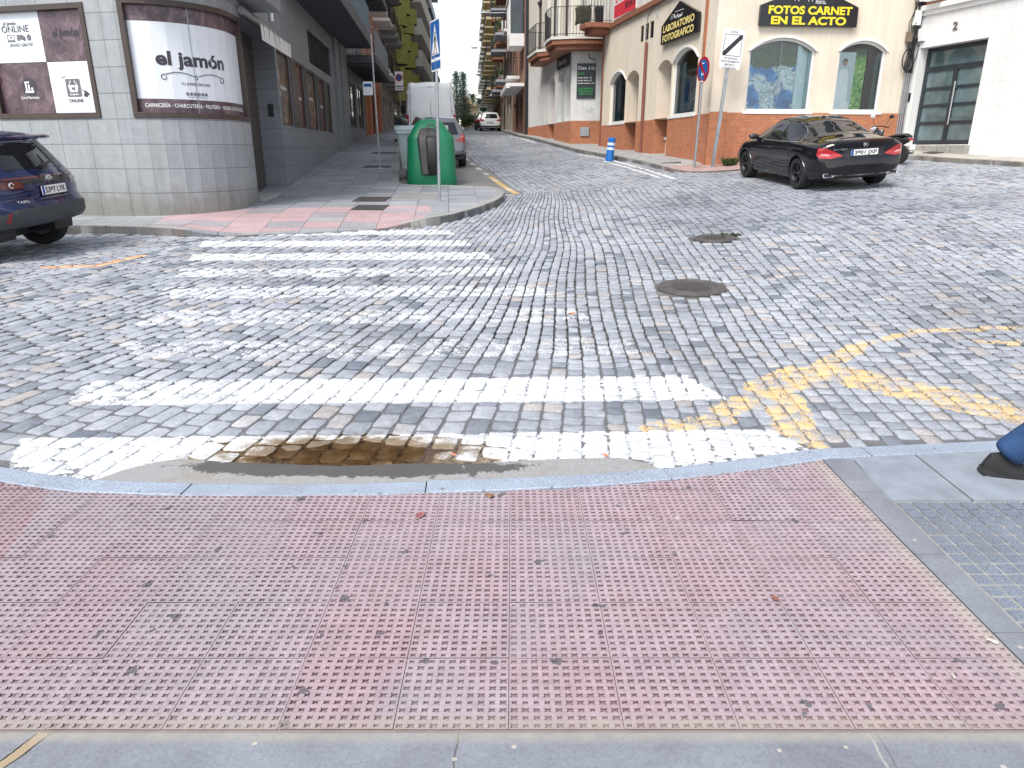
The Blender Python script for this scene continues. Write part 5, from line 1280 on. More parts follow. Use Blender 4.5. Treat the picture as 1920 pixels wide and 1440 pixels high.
    for q in V:
        lv = MB(); h = q[2]
        while h < q[3] - .03: fbox(lv, RS, q[0], q[1], h, h + .03, -.08, -.02); h += .062
        fquad(lv, RS, q[0], q[1], q[2], q[3], -.09); lv.build('vent', M_BLACK, t)
    pp = MB(); pp.tube([RS.pt(rs(5.05), 1.3, .07), RS.pt(rs(5.05), 4.95, .07)], .05, 8); pp.build('downpipe', plain('brown_pipe', (.20, .075, .05), .6), t)
    p2 = MB(); p2.tube([RS.pt(rs(9.92), 1.6, .05), RS.pt(rs(9.92), 5.9, .05)], .035, 8); p2.build('downpipe', plain('brown_pipe', (.20, .075, .05), .6), t)
    cb = MB(); cb.tube([RS.pt(rs(5.2), 4.95, .02), RS.pt(rs(5.2), 5.7, .02), RS.pt(rs(4.9), 5.85, .02), RS.pt(rs(4.3), 5.9, .03)], .014, 5); cb.tube([RS.pt(rs(4.35), 5.9, .03), RS.pt(rs(4.3), 5.55, .03)], .018, 5); cb.build('cable', M_GREYMET, t)
    # balcony at the far corner
    bl = MB(); P = [(0, 0), (0.0, .75), (.25, 1.0), (1.0, 1.0), (1.15, .85), (1.15, 0)]
    fpl = lambda pts, z0, z1, s: [bl.add([RS.pt(x * s + .0, z, y * s) for x, y in pts for z in (z0,)] + [RS.pt(x * s, z1, y * s) for x, y in pts], [tuple(range(6)), tuple(range(6, 12))] + [(i, (i + 1) % 6, (i + 1) % 6 + 6, i + 6) for i in range(6)])]
    fpl(P, 5.98, 6.14, 1.); fpl(P, 5.8, 5.98, .8); b_ = bl.build('balcony', M_CORN, t)
    rl = MB(); edge = P[:]
    for (x0, y0), (x1, y1) in zip(edge[:-1], edge[1:]):
        L = math.hypot(x1 - x0, y1 - y0); k = max(1, int(L / .12))
        for i in range(k):
            x, y = x0 + (x1 - x0) * i / k, y0 + (y1 - y0) * i / k; rl.tube([RS.pt(x, 6.14, y * .97), RS.pt(x, 7.15, y * .97)], .009, 4, False)
        for z in (6.2, 7.15): rl.tube([RS.pt(x0, z, y0 * .97), RS.pt(x1, z, y1 * .97)], .014, 4)
    rl.build('railing', M_BLACKIRON, b_)
    return t
PS = photo_shop()
# signs hung on it are things of their own
def shop_sign_side():
    t = wthing('shop_sign', 'black house shaped sign with pale yellow letters over the side arch window', 'sign', RS.pt(rs(2.3), 4.7))
    pts = [(rs(3.64), 4.68), (rs(.97), 4.67), (rs(.99), 5.16), (rs(2.34), 5.66), (rs(3.64), 5.19)]
    b = MB(); fpoly(b, RS, pts, .03, .12); b.build('board', M_SIGNK, t)
    letters(RS, t, 'LABORATORIO', rs(3.48), rs(1.2), 4.99, M_YELP, .185, .126, bold=.035); letters(RS, t, 'FOTOGRAFICO', rs(3.48), rs(1.2), 4.73, M_YELP, .185, .126, bold=.035)
    lg = MB()
    for a0, a1, r, cx, cy in ((0, 3.1, .16, rs(2.75), 5.26), (0, 3.1, .09, rs(2.7), 5.26)): lg.tube([RS.pt(cx + r * math.cos(a), cy + r * .75 * math.sin(a), .126) for a in np.linspace(a0, a1, 10)], .008, 4)
    lg.tube([RS.pt(rs(2.6), 5.42, .126), RS.pt(rs(2.0), 5.40, .126)], .01, 4); lg.build('camera_outline', M_WINK, t)
    letters(RS, t, 'Foxi', rs(2.5), rs(2.05), 5.24, M_WINK, .10, .126, bold=.03, shear=.2)
def shop_sign_front():
    t = wthing('shop_sign', 'wide black gabled sign with bright yellow letters above the front arch windows', 'sign', RF.pt(1.95, 4.7))
    pts = [(.63, 4.68), (3.28, 4.68), (3.27, 5.14), (2.77, 5.34), (2.3, 5.52), (1.95, 5.62), (1.6, 5.52), (1.06, 5.32), (.63, 5.16)]
    b = MB(); fpoly(b, RF, pts, .03, .12); b.build('board', M_SIGNK, t)
    letters(RF, t, 'FOTOS CARNET', .84, 3.10, 4.965, M_YEL, .185, .126, bold=.04); letters(RF, t, 'EN EL ACTO', .93, 2.97, 4.725, M_YEL, .185, .126, bold=.04)
    letters(RF, t, 'FOXI S.L.', 2.08, 2.36, 5.21, M_WINK, .075, .126, bold=.03)
    lg = MB()
    for r in (.24, .14): lg.tube([RF.pt(1.75 + r * math.cos(a), 5.24 + r * .8 * math.sin(a), .126) for a in np.linspace(.1, 3.0, 10)], .009, 4)
    lg.build('camera_outline', M_WINK, t)
def banner():
    t = wthing('banner', 'white banner with red blocks on the upper wall of the cream building', 'banner', RS.pt(2.6, 6.15))
    b = MB(); fbox(b, RS, rs(8.72), rs(6.3), 6.16, 8.0, .03, .05); b.build('cloth', M_WHITE, t)
    r = MB(); mr = plain('banner_red', (.62, .03, .05), .6)
    fpoly(r, RS, [(rs(8.7), 6.2), (rs(6.35), 6.16), (rs(6.35), 6.62), (rs(8.7), 6.62)], .05, .054); fpoly(r, RS, [(rs(8.7), 6.95), (rs(7.6), 6.95), (rs(7.6), 7.8), (rs(8.7), 7.8)], .05, .054); r.build('red_block', mr, t)
    letters(RS, t, 'SE VENDE', rs(8.6), rs(7.2), 6.68, plain('banner_red', (.62, .03, .05)), .16, .056, bold=.03); letters(RS, t, '959 24 51', rs(7.45), rs(6.4), 6.32, M_INK, .2, .06, bold=.03)
shop_sign_side(); shop_sign_front(); banner()
# ---- white building no. 2
WB = Fr((10.9, 20.5), (.29, -.957))
def white_house():
    t = wthing('white_doorway_building', 'white rendered building with a dark glazed double door and numeral 2', 'building', WB.pt(1, 1.6))
    n = NT('white_ashlar_render'); uv = n.uv(); u_, v_, _ = n.sep(uv)
    gr = n.m('FRACT', n.m('DIVIDE', n.m('SUBTRACT', v_, 2.11 - 5.3), .53)); gv = n.m('MULTIPLY', n.m('LESS_THAN', gr, .022), n.m('GREATER_THAN', u_, 2.15))
    c = n.mix(n.m('MULTIPLY', gv, .35), n.ramp(n.noise(n.obj(), 1.3, 4), [(.3, (.72, .72, .70)), (.7, (.79, .79, .78))]), (.45, .44, .42)); c = n.mix(1., c, n.ramp(n.noise(n.vm('MULTIPLY', n.obj(), (5., 5., .35)), 1.5, 5, .7), [(.34, .9), (.56, 1.)]), 'MULTIPLY'); n.set(c, .8); n.bump(n.m('MULTIPLY', gv, -1.), .5, .01)
    D = (-.09, 1.9, 1.76, 4.19, .32)
    mb = MB(); wall(mb, WB, -.42, 7., 1.0, 4.97, [D]); fbox(mb, WB, -.12, 1.93, 4.19, 4.30, .0, .02); mb.build('wall', n.mat, t)
    cn = MB(); fbox(cn, WB, -.42, 7., 4.97, 5.08, -.1, .06); fbox(cn, WB, -.42, 7., 5.08, 5.2, -.1, .14); cn.build('cornice', M_WHITE, t)
    up = MB(); wall(up, WB, -.42, 7., 5.2, 12, [(1.5, 2.7, 6.2, 8.4, .15), (4, 5.2, 6.2, 8.4, .15)]); up.build('upper_wall', M_BRICKO, t)
    for a in (1.5, 4): window(WB, t, a, a + 1.2, 6.2, 8.4, -.08)
    b = body(WB, -.42, 7., .9, 12, -.5, -6); b.build('core', M_DARKMET, t)
    dm = plain('door_anthracite', (.035, .045, .055), .4, .3, .1)
    d = MB(); o0, o1 = -.30, -.24
    frame_ring(d, WB, -.08, 1.89, 1.78, 4.18, .09, o0, o1); fbox(d, WB, .01, 1.8, 3.60, 3.72, o0, o1); fbox(d, WB, .85, .97, 1.87, 3.6, o0, o1)
    for h in (2.28, 2.72, 3.14): fbox(d, WB, .01, .85, h, h + .07, o0, o1 - .006); fbox(d, WB, .97, 1.8, h, h + .07, o0, o1 - .006)
    dd = d.build('door', dm, t)
    g_ = MB(); fquad(g_, WB, -.05, 1.86, 1.8, 4.15, -.275); g_.build('pane', glass('door_glass', (.10, .145, .155), .05), dd)
    h = MB(); h.tube([WB.pt(1.03, 2.25, -.16), WB.pt(1.03, 3.3, -.16)], .022, 8); 
    for z in (2.4, 3.15): h.tube([WB.pt(1.03, z, -.16), WB.pt(1.03, z, -.24)], .012, 6)
    h.build('handle', plain('brushed_steel', (.5, .5, .5), .3, .9), dd)
    letters(WB, t, '2', .83, .96, 4.50, plain('bronze_numeral', (.18, .17, .16), .4, .6), .19, .03, bold=.01, ext=.03, name='house_number')
    st = MB()
    for k in range(5): fbox(st, WB, -.12 + k * .42, .28 + k * .42, 1.45, 1.74 + .004 * (k % 2), -.25, .16)
    st.build('doorstep', M_GRAN_OLD, t)
    ic = MB(); fbox(ic, WB, -.27, -.17, 2.88, 3.10, 0, .02); ic.build('intercom', M_DARKMET, t)
    cm = MB(); cm.lathe([(.035, 0), (.035, .06), (.001, .07)], 10, Matrix.Translation(WB.pt(-.19, 4.26, 0)) @ Matrix.Rotation(R(90), 4, 'Y')); cm.build('spotlight', M_BLACK, t)
white_house()
def cables():
    t = wthing('cable_bundle', 'tangle of black cables and conduits between the cream and white buildings', 'cables', RF.pt(4.9, 1.7))
    base = RF; s = 4.86
    k = MB()
    for i in range(4): k.tube([base.pt(s + .04 + i * .055, 1.55, .05 + .02 * (i % 2)), base.pt(s + .03 + i * .055, 3.2, .05), base.pt(s + .05 + i * .05, 4.6 + .2 * i, .06)], .018, 6)
    k.build('conduit', M_GREYMET, t)
    c = MB(); rr = random.Random(4)
    for i in range(12):
        P = []; x = s - .05 + rr.random() * .25
        for z in np.linspace(3.6, 6.2, 14): x += rr.uniform(-.05, .055); P.append(base.pt(x, z, .08 + rr.random() * .08))
        c.tube(P, .012, 4)
    for i in range(5):
        z0 = 5.1 + i * .08; P = [base.pt(s + .2, z0 - .3, .1)] + [WB.pt(q, 5.32 + .05 * math.sin(q * 2 + i) + i * .03, .1) for q in np.linspace(-.3, 4, 12)]; c.tube(P, .014, 4)
    c.build('cable', M_BLACK, t)
    co = MB()
    for i in range(3): co.tube([base.pt(s - .02 + (.13 + .012 * i) * math.sin(a), 3.92 + (.24 + .015 * i) * math.cos(a), .1 + .015 * i) for a in np.linspace(0, 6.28, 22)], .014, 5)
    co.build('coil', M_BLACK, t)
    b = MB(); fbox(b, base, s - .02, s + .16, 4.75, 5.1, .03, .16); fbox(b, base, s + .02, s + .2, 5.3, 5.8, .03, .2); fbox(b, WB, -.30, .02, 4.36, 4.66, .01, .1); fbox(b, WB, .1, .5, 5.25, 5.42, .1, .3); b.build('junction_box', M_WHITE, t)
    b = MB(); fbox(b, base, s - .12, s + .0, 4.35, 4.6, .03, .15); b.build('meter_box', plain('brown_box', (.18, .13, .10), .6), t)
cables()
# ---- dry cleaner
DF = Fr((2.45, 31.5), (1, -.03)); DS = Fr((.88, 40.7), (.1733, -.9849)); DSL = 9.33
def dry_cleaner():
    t = wthing('dry_cleaner_house', 'white house with arched openings, brick base and wrapped iron balcony', 'building', (2, 35, 1.9))
    N1 = (5.0, 6.2, 1.9, 4.9, .35, 4.5); N2 = (6.75, 7.85, 2.83, 4.9, .3, 4.55); N3 = (8.05, 9.0, 2.83, 4.9, .3, 4.6)
    mb = MB(); wall(mb, DS, 0, DSL, 2.8, 5.5, [(N1[0], N1[1], 2.8, *N1[3:]), N2, N3]); wall(mb, DF, 0, 1.6, 2.8, 5.5, []); mb.build('wall', plain('white_house_plaster', (.71, .71, .69), .85, 0, .05, 2, .1, dirt=.15, streak=.12), t)
    bs = MB(); wall(bs, DS, 0, DSL, 1.4, 2.8, [(N1[0], N1[1], 1.4, 2.81, .35)], .03); wall(bs, DF, 0, 1.6, 1.4, 2.8, [], .03); bs.build('brick_base', M_BRICKO, t)
    up = MB(); wall(up, DS, 0, DSL, 5.5, 14, [(2., 3.2, 6.3, 8.5, .2), (5.2, 6.3, 6., 8.5, .2), (7.4, 8.5, 6., 8.5, .2), (2., 3.2, 9.6, 11.8, .2), (6, 7.2, 9.4, 11.6, .2)]); wall(up, DF, 0, 1.6, 5.5, 14, []); up.build('upper_wall', plain('cream_white_plaster', (.66, .62, .54), .85, 0, .06, 2, dirt=.1), t)
    P = [DS.pt(0, 0, -.4), DS.pt(DSL, 0, -.4), DF.pt(1.6, 0, -.4), DF.pt(9, 0, -.4), DS.pt(0, 0, -9)]; b = MB(); b.prism([(p.x, p.y) for p in P], 1.4, 14); b.build('core', M_DARKMET, t)
    pl = MB()
    for a in (4.7, 6.8, 8.9): fbox(pl, DS, a - .18, a + .18, 5.9, 14, 0, .08)
    pl.build('pilaster', M_OFFW, t)
    for a, b_, h, k in ((2., 3.2, 6.3, 2.2), (5.2, 6.3, 6., 2.5), (7.4, 8.5, 6., 2.5), (2., 3.2, 9.6, 2.2), (6, 7.2, 9.4, 2.2)): window(DS, t, a, b_, h, h + k, -.12, M_BROWN, M_GLASSD)
    d = MB(); fquad(d, DS, N1[0], N1[1], 2.75, 4.9, -.33); dd = d.build('door', plain('dark_wood_door', (.085, .03, .02), .5), t); g_ = MB()
    for i in range(1, 5): fbox(g_, DS, N1[0], N1[1], 2.75 + i * .4, 2.78 + i * .4, -.33, -.29)
    for i in range(1, 4): fbox(g_, DS, N1[0] + i * .3, N1[0] + i * .3 + .03, 2.75, 4.8, -.33, -.295)
    g_.build('glazing_bars', M_BROWN, dd); l_ = MB(); fbox(l_, DS, N1[0] + .05, N1[1] - .05, 1.85, 2.75, -.33, -.25); l_.build('lower_panel', M_WHITE, dd)
    gm = plain('bottle_green', (.05, .16, .12), .2)
    for q in (N2, N3):
        m = MB(); fquad(m, DS, q[0], q[1], q[2], q[3], -.26); w_ = m.build('window', gm if q is N2 else M_OFFW, t)
        k = MB(); fbox(k, DS, (q[0] + q[1]) / 2 - .03, (q[0] + q[1]) / 2 + .03, q[2], q[3] - .1, -.26, -.23); k.build('frame', M_WHITE, w_)
    gp = MB(); gp.tube([DF.pt(1.28, 2.9, .05), DF.pt(1.28, 4.9, .05)], .06, 6); gp.build('downpipe', plain('green_pipe', (.04, .14, .06), .5), t)
    # balcony wrapping the corner
    bl = MB(); out = 1.0
    path = [DS.pt(3.6, 0, 0), DS.pt(3.7, 0, .8), DS.pt(6.0, 0, .85), DS.pt(6.5, 0, .45), DS.pt(7.3, 0, .5), DS.pt(8.2, 0, .95), DS.pt(9.0, 0, 1.05), DS.pt(9.33, 0, .95) + DF.n * .5, DF.pt(.1, 0, .95), DF.pt(1.0, 0, .9), DF.pt(1.5, 0, .8), DF.pt(1.6, 0, 0)]
    inner = [DS.pt(3.6, 0, -.02), DS.pt(3.7, 0, -.02), DS.pt(6, 0, -.02), DS.pt(6.5, 0, -.02), DS.pt(7.3, 0, -.02), DS.pt(8.2, 0, -.02), DS.pt(9, 0, -.02), DS.pt(9.33, 0, -.02), DF.pt(.1, 0, -.02), DF.pt(1, 0, -.02), DF.pt(1.5, 0, -.02), DF.pt(1.6, 0, -.02)]
    def slab(z0, z1, k):
        q = lambda a, b, z: (a.lerp(b, k).x, a.lerp(b, k).y, z)
        bl.grid([[(i.x, i.y, z0) for i in inner], [q(i, p, z0) for i, p in zip(inner, path)], [q(i, p, z1) for i, p in zip(inner, path)], [(i.x, i.y, z1) for i in inner]])
    slab(5.45, 5.62, .82); slab(5.62, 5.80, .95); b_ = bl.build('balcony', M_CORN, t)
    lip = MB(); 
    q = lambda a, b, k, z: (a.lerp(b, k).x, a.lerp(b, k).y, z); lip.grid([[q(i, p, .9, 5.8) for i, p in zip(inner, path)], [q(i, p, 1., 5.8) for i, p in zip(inner, path)], [q(i, p, 1., 5.9) for i, p in zip(inner, path)], [q(i, p, 0., 5.9) for i, p in zip(inner, path)]]); lip.build('floor_edge', M_OFFW, b_)
    rl = MB()
    for a, b2 in zip(path[:-1], path[1:]):
        L = (b2 - a).length; k = max(1, int(L / .12))
        for i in range(k): p = a.lerp(b2, i / k); rl.tube([(p.x, p.y, 5.9), (p.x, p.y, 6.95)], .010, 4, False)
        for z in (5.98, 6.95): rl.tube([(a.x, a.y, z), (b2.x, b2.y, z)], .015, 4)
    rl.build('railing', M_BLACKIRON, b_)
    mb_ = MB(); fbox(mb_, DF, .42, .78, 2.2, 2.55, .03, .09); mb_.build('meter_box', M_GREYMET, t)
    lm = MB(); lm.tube([DF.pt(.7, 5.35, 0), DF.pt(.7, 5.2, .12), DF.pt(.95, 5.12, .2)], .02, 5); lm.build('wall_lamp', M_BLACK, t)
    letters(DF, t, 'A.C.', .62, .9, 3.13, M_GREYMET, .08, .006, shear=.3, name='graffiti'); letters(DF, t, 'zoe', .82, 1.0, 3.24, M_GREYMET, .06, .006, shear=.4, name='graffiti')
    return t
dry_cleaner()
def cleaner_sign():
    t = wthing('price_board', 'dark dry cleaner price board with white and green writing on white wall', 'sign', DF.pt(.6, 3.7))
    b = MB(); fbox(b, DF, .22, .98, 3.68, 5.0, .01, .05); b.build('board', plain('navy_board', (.018, .025, .035), .4), t)
    mg = plain('sign_green', (.03, .42, .08), .5)
    letters(DF, t, 'Clean', .25, .60, 4.77, M_WINK, .12, .056, bold=.04); letters(DF, t, '& Go', .68, .95, 4.77, M_WINK, .12, .056, bold=.04)
    letters(DF, t, 'PRECIOS', .25, .52, 4.58, mg, .07, .056, bold=.03)
    for k, s in enumerate(('Lavado desde....3€', 'Secado desde....2€', 'Lavado mantas....6€')): letters(DF, t, s, .25, .84 + .1 * (k == 2), 4.44 - .105 * k, M_WINK, .05, .056, bold=.03)
    for k, s in enumerate(('AUTOSERVICIO', 'PARA TU ROPA', 'ABIERTO 24 H')): letters(DF, t, s, .28 + .02 * k, .92 - .03 * k, 4.02 - .1 * k, mg, .06, .056, bold=.02)
    t = wthing('shop_sign', 'long dark green fascia sign under the iron balcony of the white house', 'sign', DS.pt(8, 5.1))
    b = MB(); fbox(b, DS, 6.9, 8.9, 4.98, 5.42, .02, .10); b.build('board', plain('dark_green_board', (.025, .05, .045), .5), t); letters(DS, t, 'Clean & Go', 7.2, 8.6, 5.12, M_WINK, .18, .106, bold=.02)
cleaner_sign()
# clothes on the balcony rail
def cloth(name, label, F, s0, s1, h0, h1, o, c, tilt=.0):
    rows = []
    for j in range(9):
        v = j / 8; rows.append([F.pt(s0 + (s1 - s0) * u + .03 * math.sin(v * 3), h1 - (h1 - h0) * v + tilt * (u - .5) - .03 * math.cos(u * 9), o + .03 * math.sin(u * 11 + v * 2) * v) for u in np.linspace(0, 1, 13)])
    mb = MB(); mb.grid(rows); ob = mb.build(name, plain(name + '_fabric', c, .95, 0, .25, 8), smooth=True)
    md = ob.modifiers.new('t', 'SOLIDIFY'); md.thickness = .012; tag(ob, label, 'clothing')
cloth('jacket', 'dark olive jacket hung over the iron balcony rail', DF, .02, .62, 6.3, 6.93, 1.02, (.05, .05, .035), .05)
cloth('trousers', 'black trousers hung beside the jacket on the iron balcony', DF, .78, 1.1, 6.05, 6.93, .98, (.015, .015, .018))
# ---- houses further up
FRR = Fr((-5.83, 150), (.0599, -.9982))
def fy(y): return (150 - y) / .9982
RB = facade_block('brick_corner_house', 'brown brick house with a white canopy next to the arched white house', FRR, fy(51.5), fy(40.9), 2.3, 16.5, M_BRICKB, [5.9, 8.9, 11.9], [fy(49.6), fy(46.4), fy(43)], (1.2, 2.0),
    lambda i, j: dict(w=2.0, dep=.75, slab_m=M_WHITE, rail_m=M_BLACKIRON) if (i + j) % 2 else None, (5.2, [(fy(50.8), fy(49), 2.7, 4.5, 'door'), (fy(48), fy(46), 2.6, 4.6, 'shutter'), (fy(44.6), fy(42.6), 2.5, 4.6, 'shop')], plain('brown_base', (.20, .10, .065), .7, 0, .2, 2, dirt=.2)), seed=11)
cp = MB(); fbox(cp, FRR, fy(48.5), fy(41.5), 4.95, 5.12, 0, 1.0); fbox(cp, FRR, fy(48.5), fy(41.5), 4.86, 4.95, .8, 1.0); WORLD_P = RB; cp.build('canopy', M_WHITE, RB)
bx = MB(); fbox(bx, FRR, fy(44.2), fy(41.9), 7.0, 7.6, 0, .8); bb = bx.build('enclosed_balcony', M_WHITE, RB)
bx = MB(); fbox(bx, FRR, fy(44.2), fy(41.9), 9.3, 9.45, 0, .85); bx.build('balcony_roof', M_WHITE, bb)
bx = MB(); fbox(bx, FRR, fy(44.15), fy(41.95), 7.6, 9.3, .02, .76); bx.build('glazing', M_GLASSD, bb)
bx = MB()
for k in range(5): fbox(bx, FRR, fy(44.2) + k * .55, fy(44.2) + k * .55 + .06, 7.6, 9.3, .74, .80)
bx.build('mullion', M_WHITE, bb)
facade_block('brown_plant_house', 'brown house with blue grey balconies full of plants on the right', FRR, fy(69), fy(51.7), 2.8, 19, plain('brown_render', (.27, .17, .13), .85, 0, .15, 1, dirt=.25), [6.3, 9.2, 12.1, 15.], [fy(66.5), fy(62), fy(57.5), fy(53.6)], (1.5, 2.1),
    lambda i, j: dict(w=2.9, dep=1.15, slab_m=plain('blue_grey_slab', (.34, .38, .43), .7), rail_m=M_DARKMET, gap=.13) if j % 2 else dict(w=2.2, dep=.9, slab_m=M_CORN, rail_m=M_BLACKIRON, gap=.13), (5.6, [(fy(68), fy(66), 3.4, 5.2, 'shop'), (fy(64), fy(61.5), 3.3, 5.2, 'shop'), (fy(60), fy(58.8), 3.1, 5.1, 'door'), (fy(57), fy(54), 3., 5.1, 'shutter')], plain('pale_beige_base', (.40, .34, .28), .8, 0, .2, 2, dirt=.3)), seed=13)
facade_block('yellow_balcony_block', 'tall block with rows of yellow edged balconies on the right', FRR, fy(92), fy(69.2), 3.5, 22, plain('pale_yellow_render', (.55, .47, .33), .85, 0, .12, 1, dirt=.15), [7.2, 10.1, 13., 15.9, 18.8], [fy(89.5), fy(85), fy(80.5), fy(76), fy(71.5)], (1.8, 2.0),
    lambda i, j: dict(w=3.6, dep=1.3, slab_m=plain('yellow_slab', (.72, .62, .40), .8, 0, .1), rail_m=M_DARKMET, gap=.16, th=.22), (6.2, [(fy(90), fy(87), 4.1, 5.9, 'shop'), (fy(84), fy(81), 3.9, 5.8, 'shutter'), (fy(78), fy(76.5), 3.7, 5.8, 'door'), (fy(75), fy(71), 3.6, 5.8, 'shop')], plain('brown_base', (.20, .10, .065), .7)), seed=17)
facade_block('cream_bay_block', 'cream apartment block with white balconies further up the right side', FRR, fy(114), fy(92.2), 4.2, 21, plain('cream_render', (.66, .58, .44), .85, 0, .08, 1, dirt=.1), [8, 11, 14, 17], [fy(111), fy(106), fy(101), fy(96)], (1.6, 2.), lambda i, j: dict(w=2.8, dep=1.2, slab_m=M_OFFW, rail_m=M_DARKMET, gap=.2, th=.3), None, seed=19)
facade_block('ivory_end_block', 'ivory block at the far right end of the street', FRR, fy(138), fy(114.2), 5, 19, plain('ivory_render', (.72, .68, .56), .85, 0, .08, 1), [8.5, 11.5, 14.5], [fy(134), fy(128), fy(122), fy(117)], (1.6, 2.), lambda i, j: dict(w=2.8, dep=1.2, slab_m=M_OFFW, rail_m=M_DARKMET, gap=.25, th=.3), None, seed=23)
k = 0
for y, h in ((53.2, 9.35), (57.2, 12.15), (61.6, 6.4), (57.8, 6.4), (53.0, 12.2)):
    k += 1; p = FRR.pt(fy(y), h, .55)
    t = thing('air_conditioner', 'white air conditioner on a balcony of the brown plant house', 'air conditioner', p, math.atan2(FRR.d.y, FRR.d.x), 'air conditioners on the brown house')
    b = MB(); b.box((0, 0, .3), (.8, .3, .6)); b.build('housing', M_WHITE, t); f = MB(); f.lathe([(.22, 0), (.22, .012), (.19, .012), (.19, .004), (.05, .004), (.001, .01)], 16, Matrix.Translation((-.12, -.151, .3)) @ Matrix.Rotation(R(90), 4, 'X')); f.build('fan_grille', M_DARKMET, t)
# ================================================================ VEHICLES
M_TYRE = plain('tyre_rubber', (.018, .018, .019), .85, 0, .2, 20)
M_RIMD = plain('dark_alloy', (.07, .072, .08), .35, .8, .1); M_RIMS = plain('silver_alloy', (.45, .46, .48), .3, .9, .1)
M_CHROME = plain('chrome', (.75, .75, .77), .12, 1., .02)
M_CARGL = NT('car_glass'); M_CARGL.set((.012, .014, .016), .03, 0, .6); M_CARGL = M_CARGL.mat
def lampm(name, c, r=.12):
    n = NT(name); p = n.obj(); w = n.m('FRACT', n.m('MULTIPLY', n.sep(p)[2], 40.)); n.set(n.mix(n.m('MULTIPLY', n.m('LESS_THAN', w, .3), .5), c, tuple(v * .5 for v in c)), r, 0, .5); n.b.inputs['Coat Weight'].default_value = .8; return n.mat
M_RED = lampm('red_lamp', (.42, .012, .015)); M_REDP = lampm('pink_lamp', (.65, .22, .22)); M_LAMPW = lampm('clear_lamp', (.6, .6, .62))
def paint(name, c, coat=1., metal=.3, rough=.35, spec=.5):
    n = NT(name); p = n.obj(); n.set(n.mix(n.m('MULTIPLY', n.step(n.noise(p, 1.5, 5, .7), .55, .2), .12), c, (.12, .11, .10)), rough, metal, .5); n.b.inputs['Coat Weight'].default_value = coat; n.b.inputs['Coat Roughness'].default_value = .02; return n.mat
M_SIDEPL = plain('plate_white', (.75, .75, .73), .4, 0, .03); M_PLBLUE = plain('plate_blue', (.01, .06, .30), .4)
def hermite(xk, yk, x):
    xk = np.array(xk, float); yk = np.array(yk, float); d = np.diff(yk) / np.diff(xk); m = np.zeros(len(xk)); m[0] = d[0]; m[-1] = d[-1]
    for i in range(1, len(xk) - 1): m[i] = 0 if d[i - 1] * d[i] <= 0 else 2 * d[i - 1] * d[i] / (d[i - 1] + d[i])
    i = np.clip(np.searchsorted(xk, x) - 1, 0, len(xk) - 2); h = xk[i + 1] - xk[i]; t = (x - xk[i]) / h
    return (2 * t ** 3 - 3 * t ** 2 + 1) * yk[i] + (t ** 3 - 2 * t ** 2 + t) * h * m[i] + (-2 * t ** 3 + 3 * t ** 2) * yk[i + 1] + (t ** 3 - t ** 2) * h * m[i + 1]
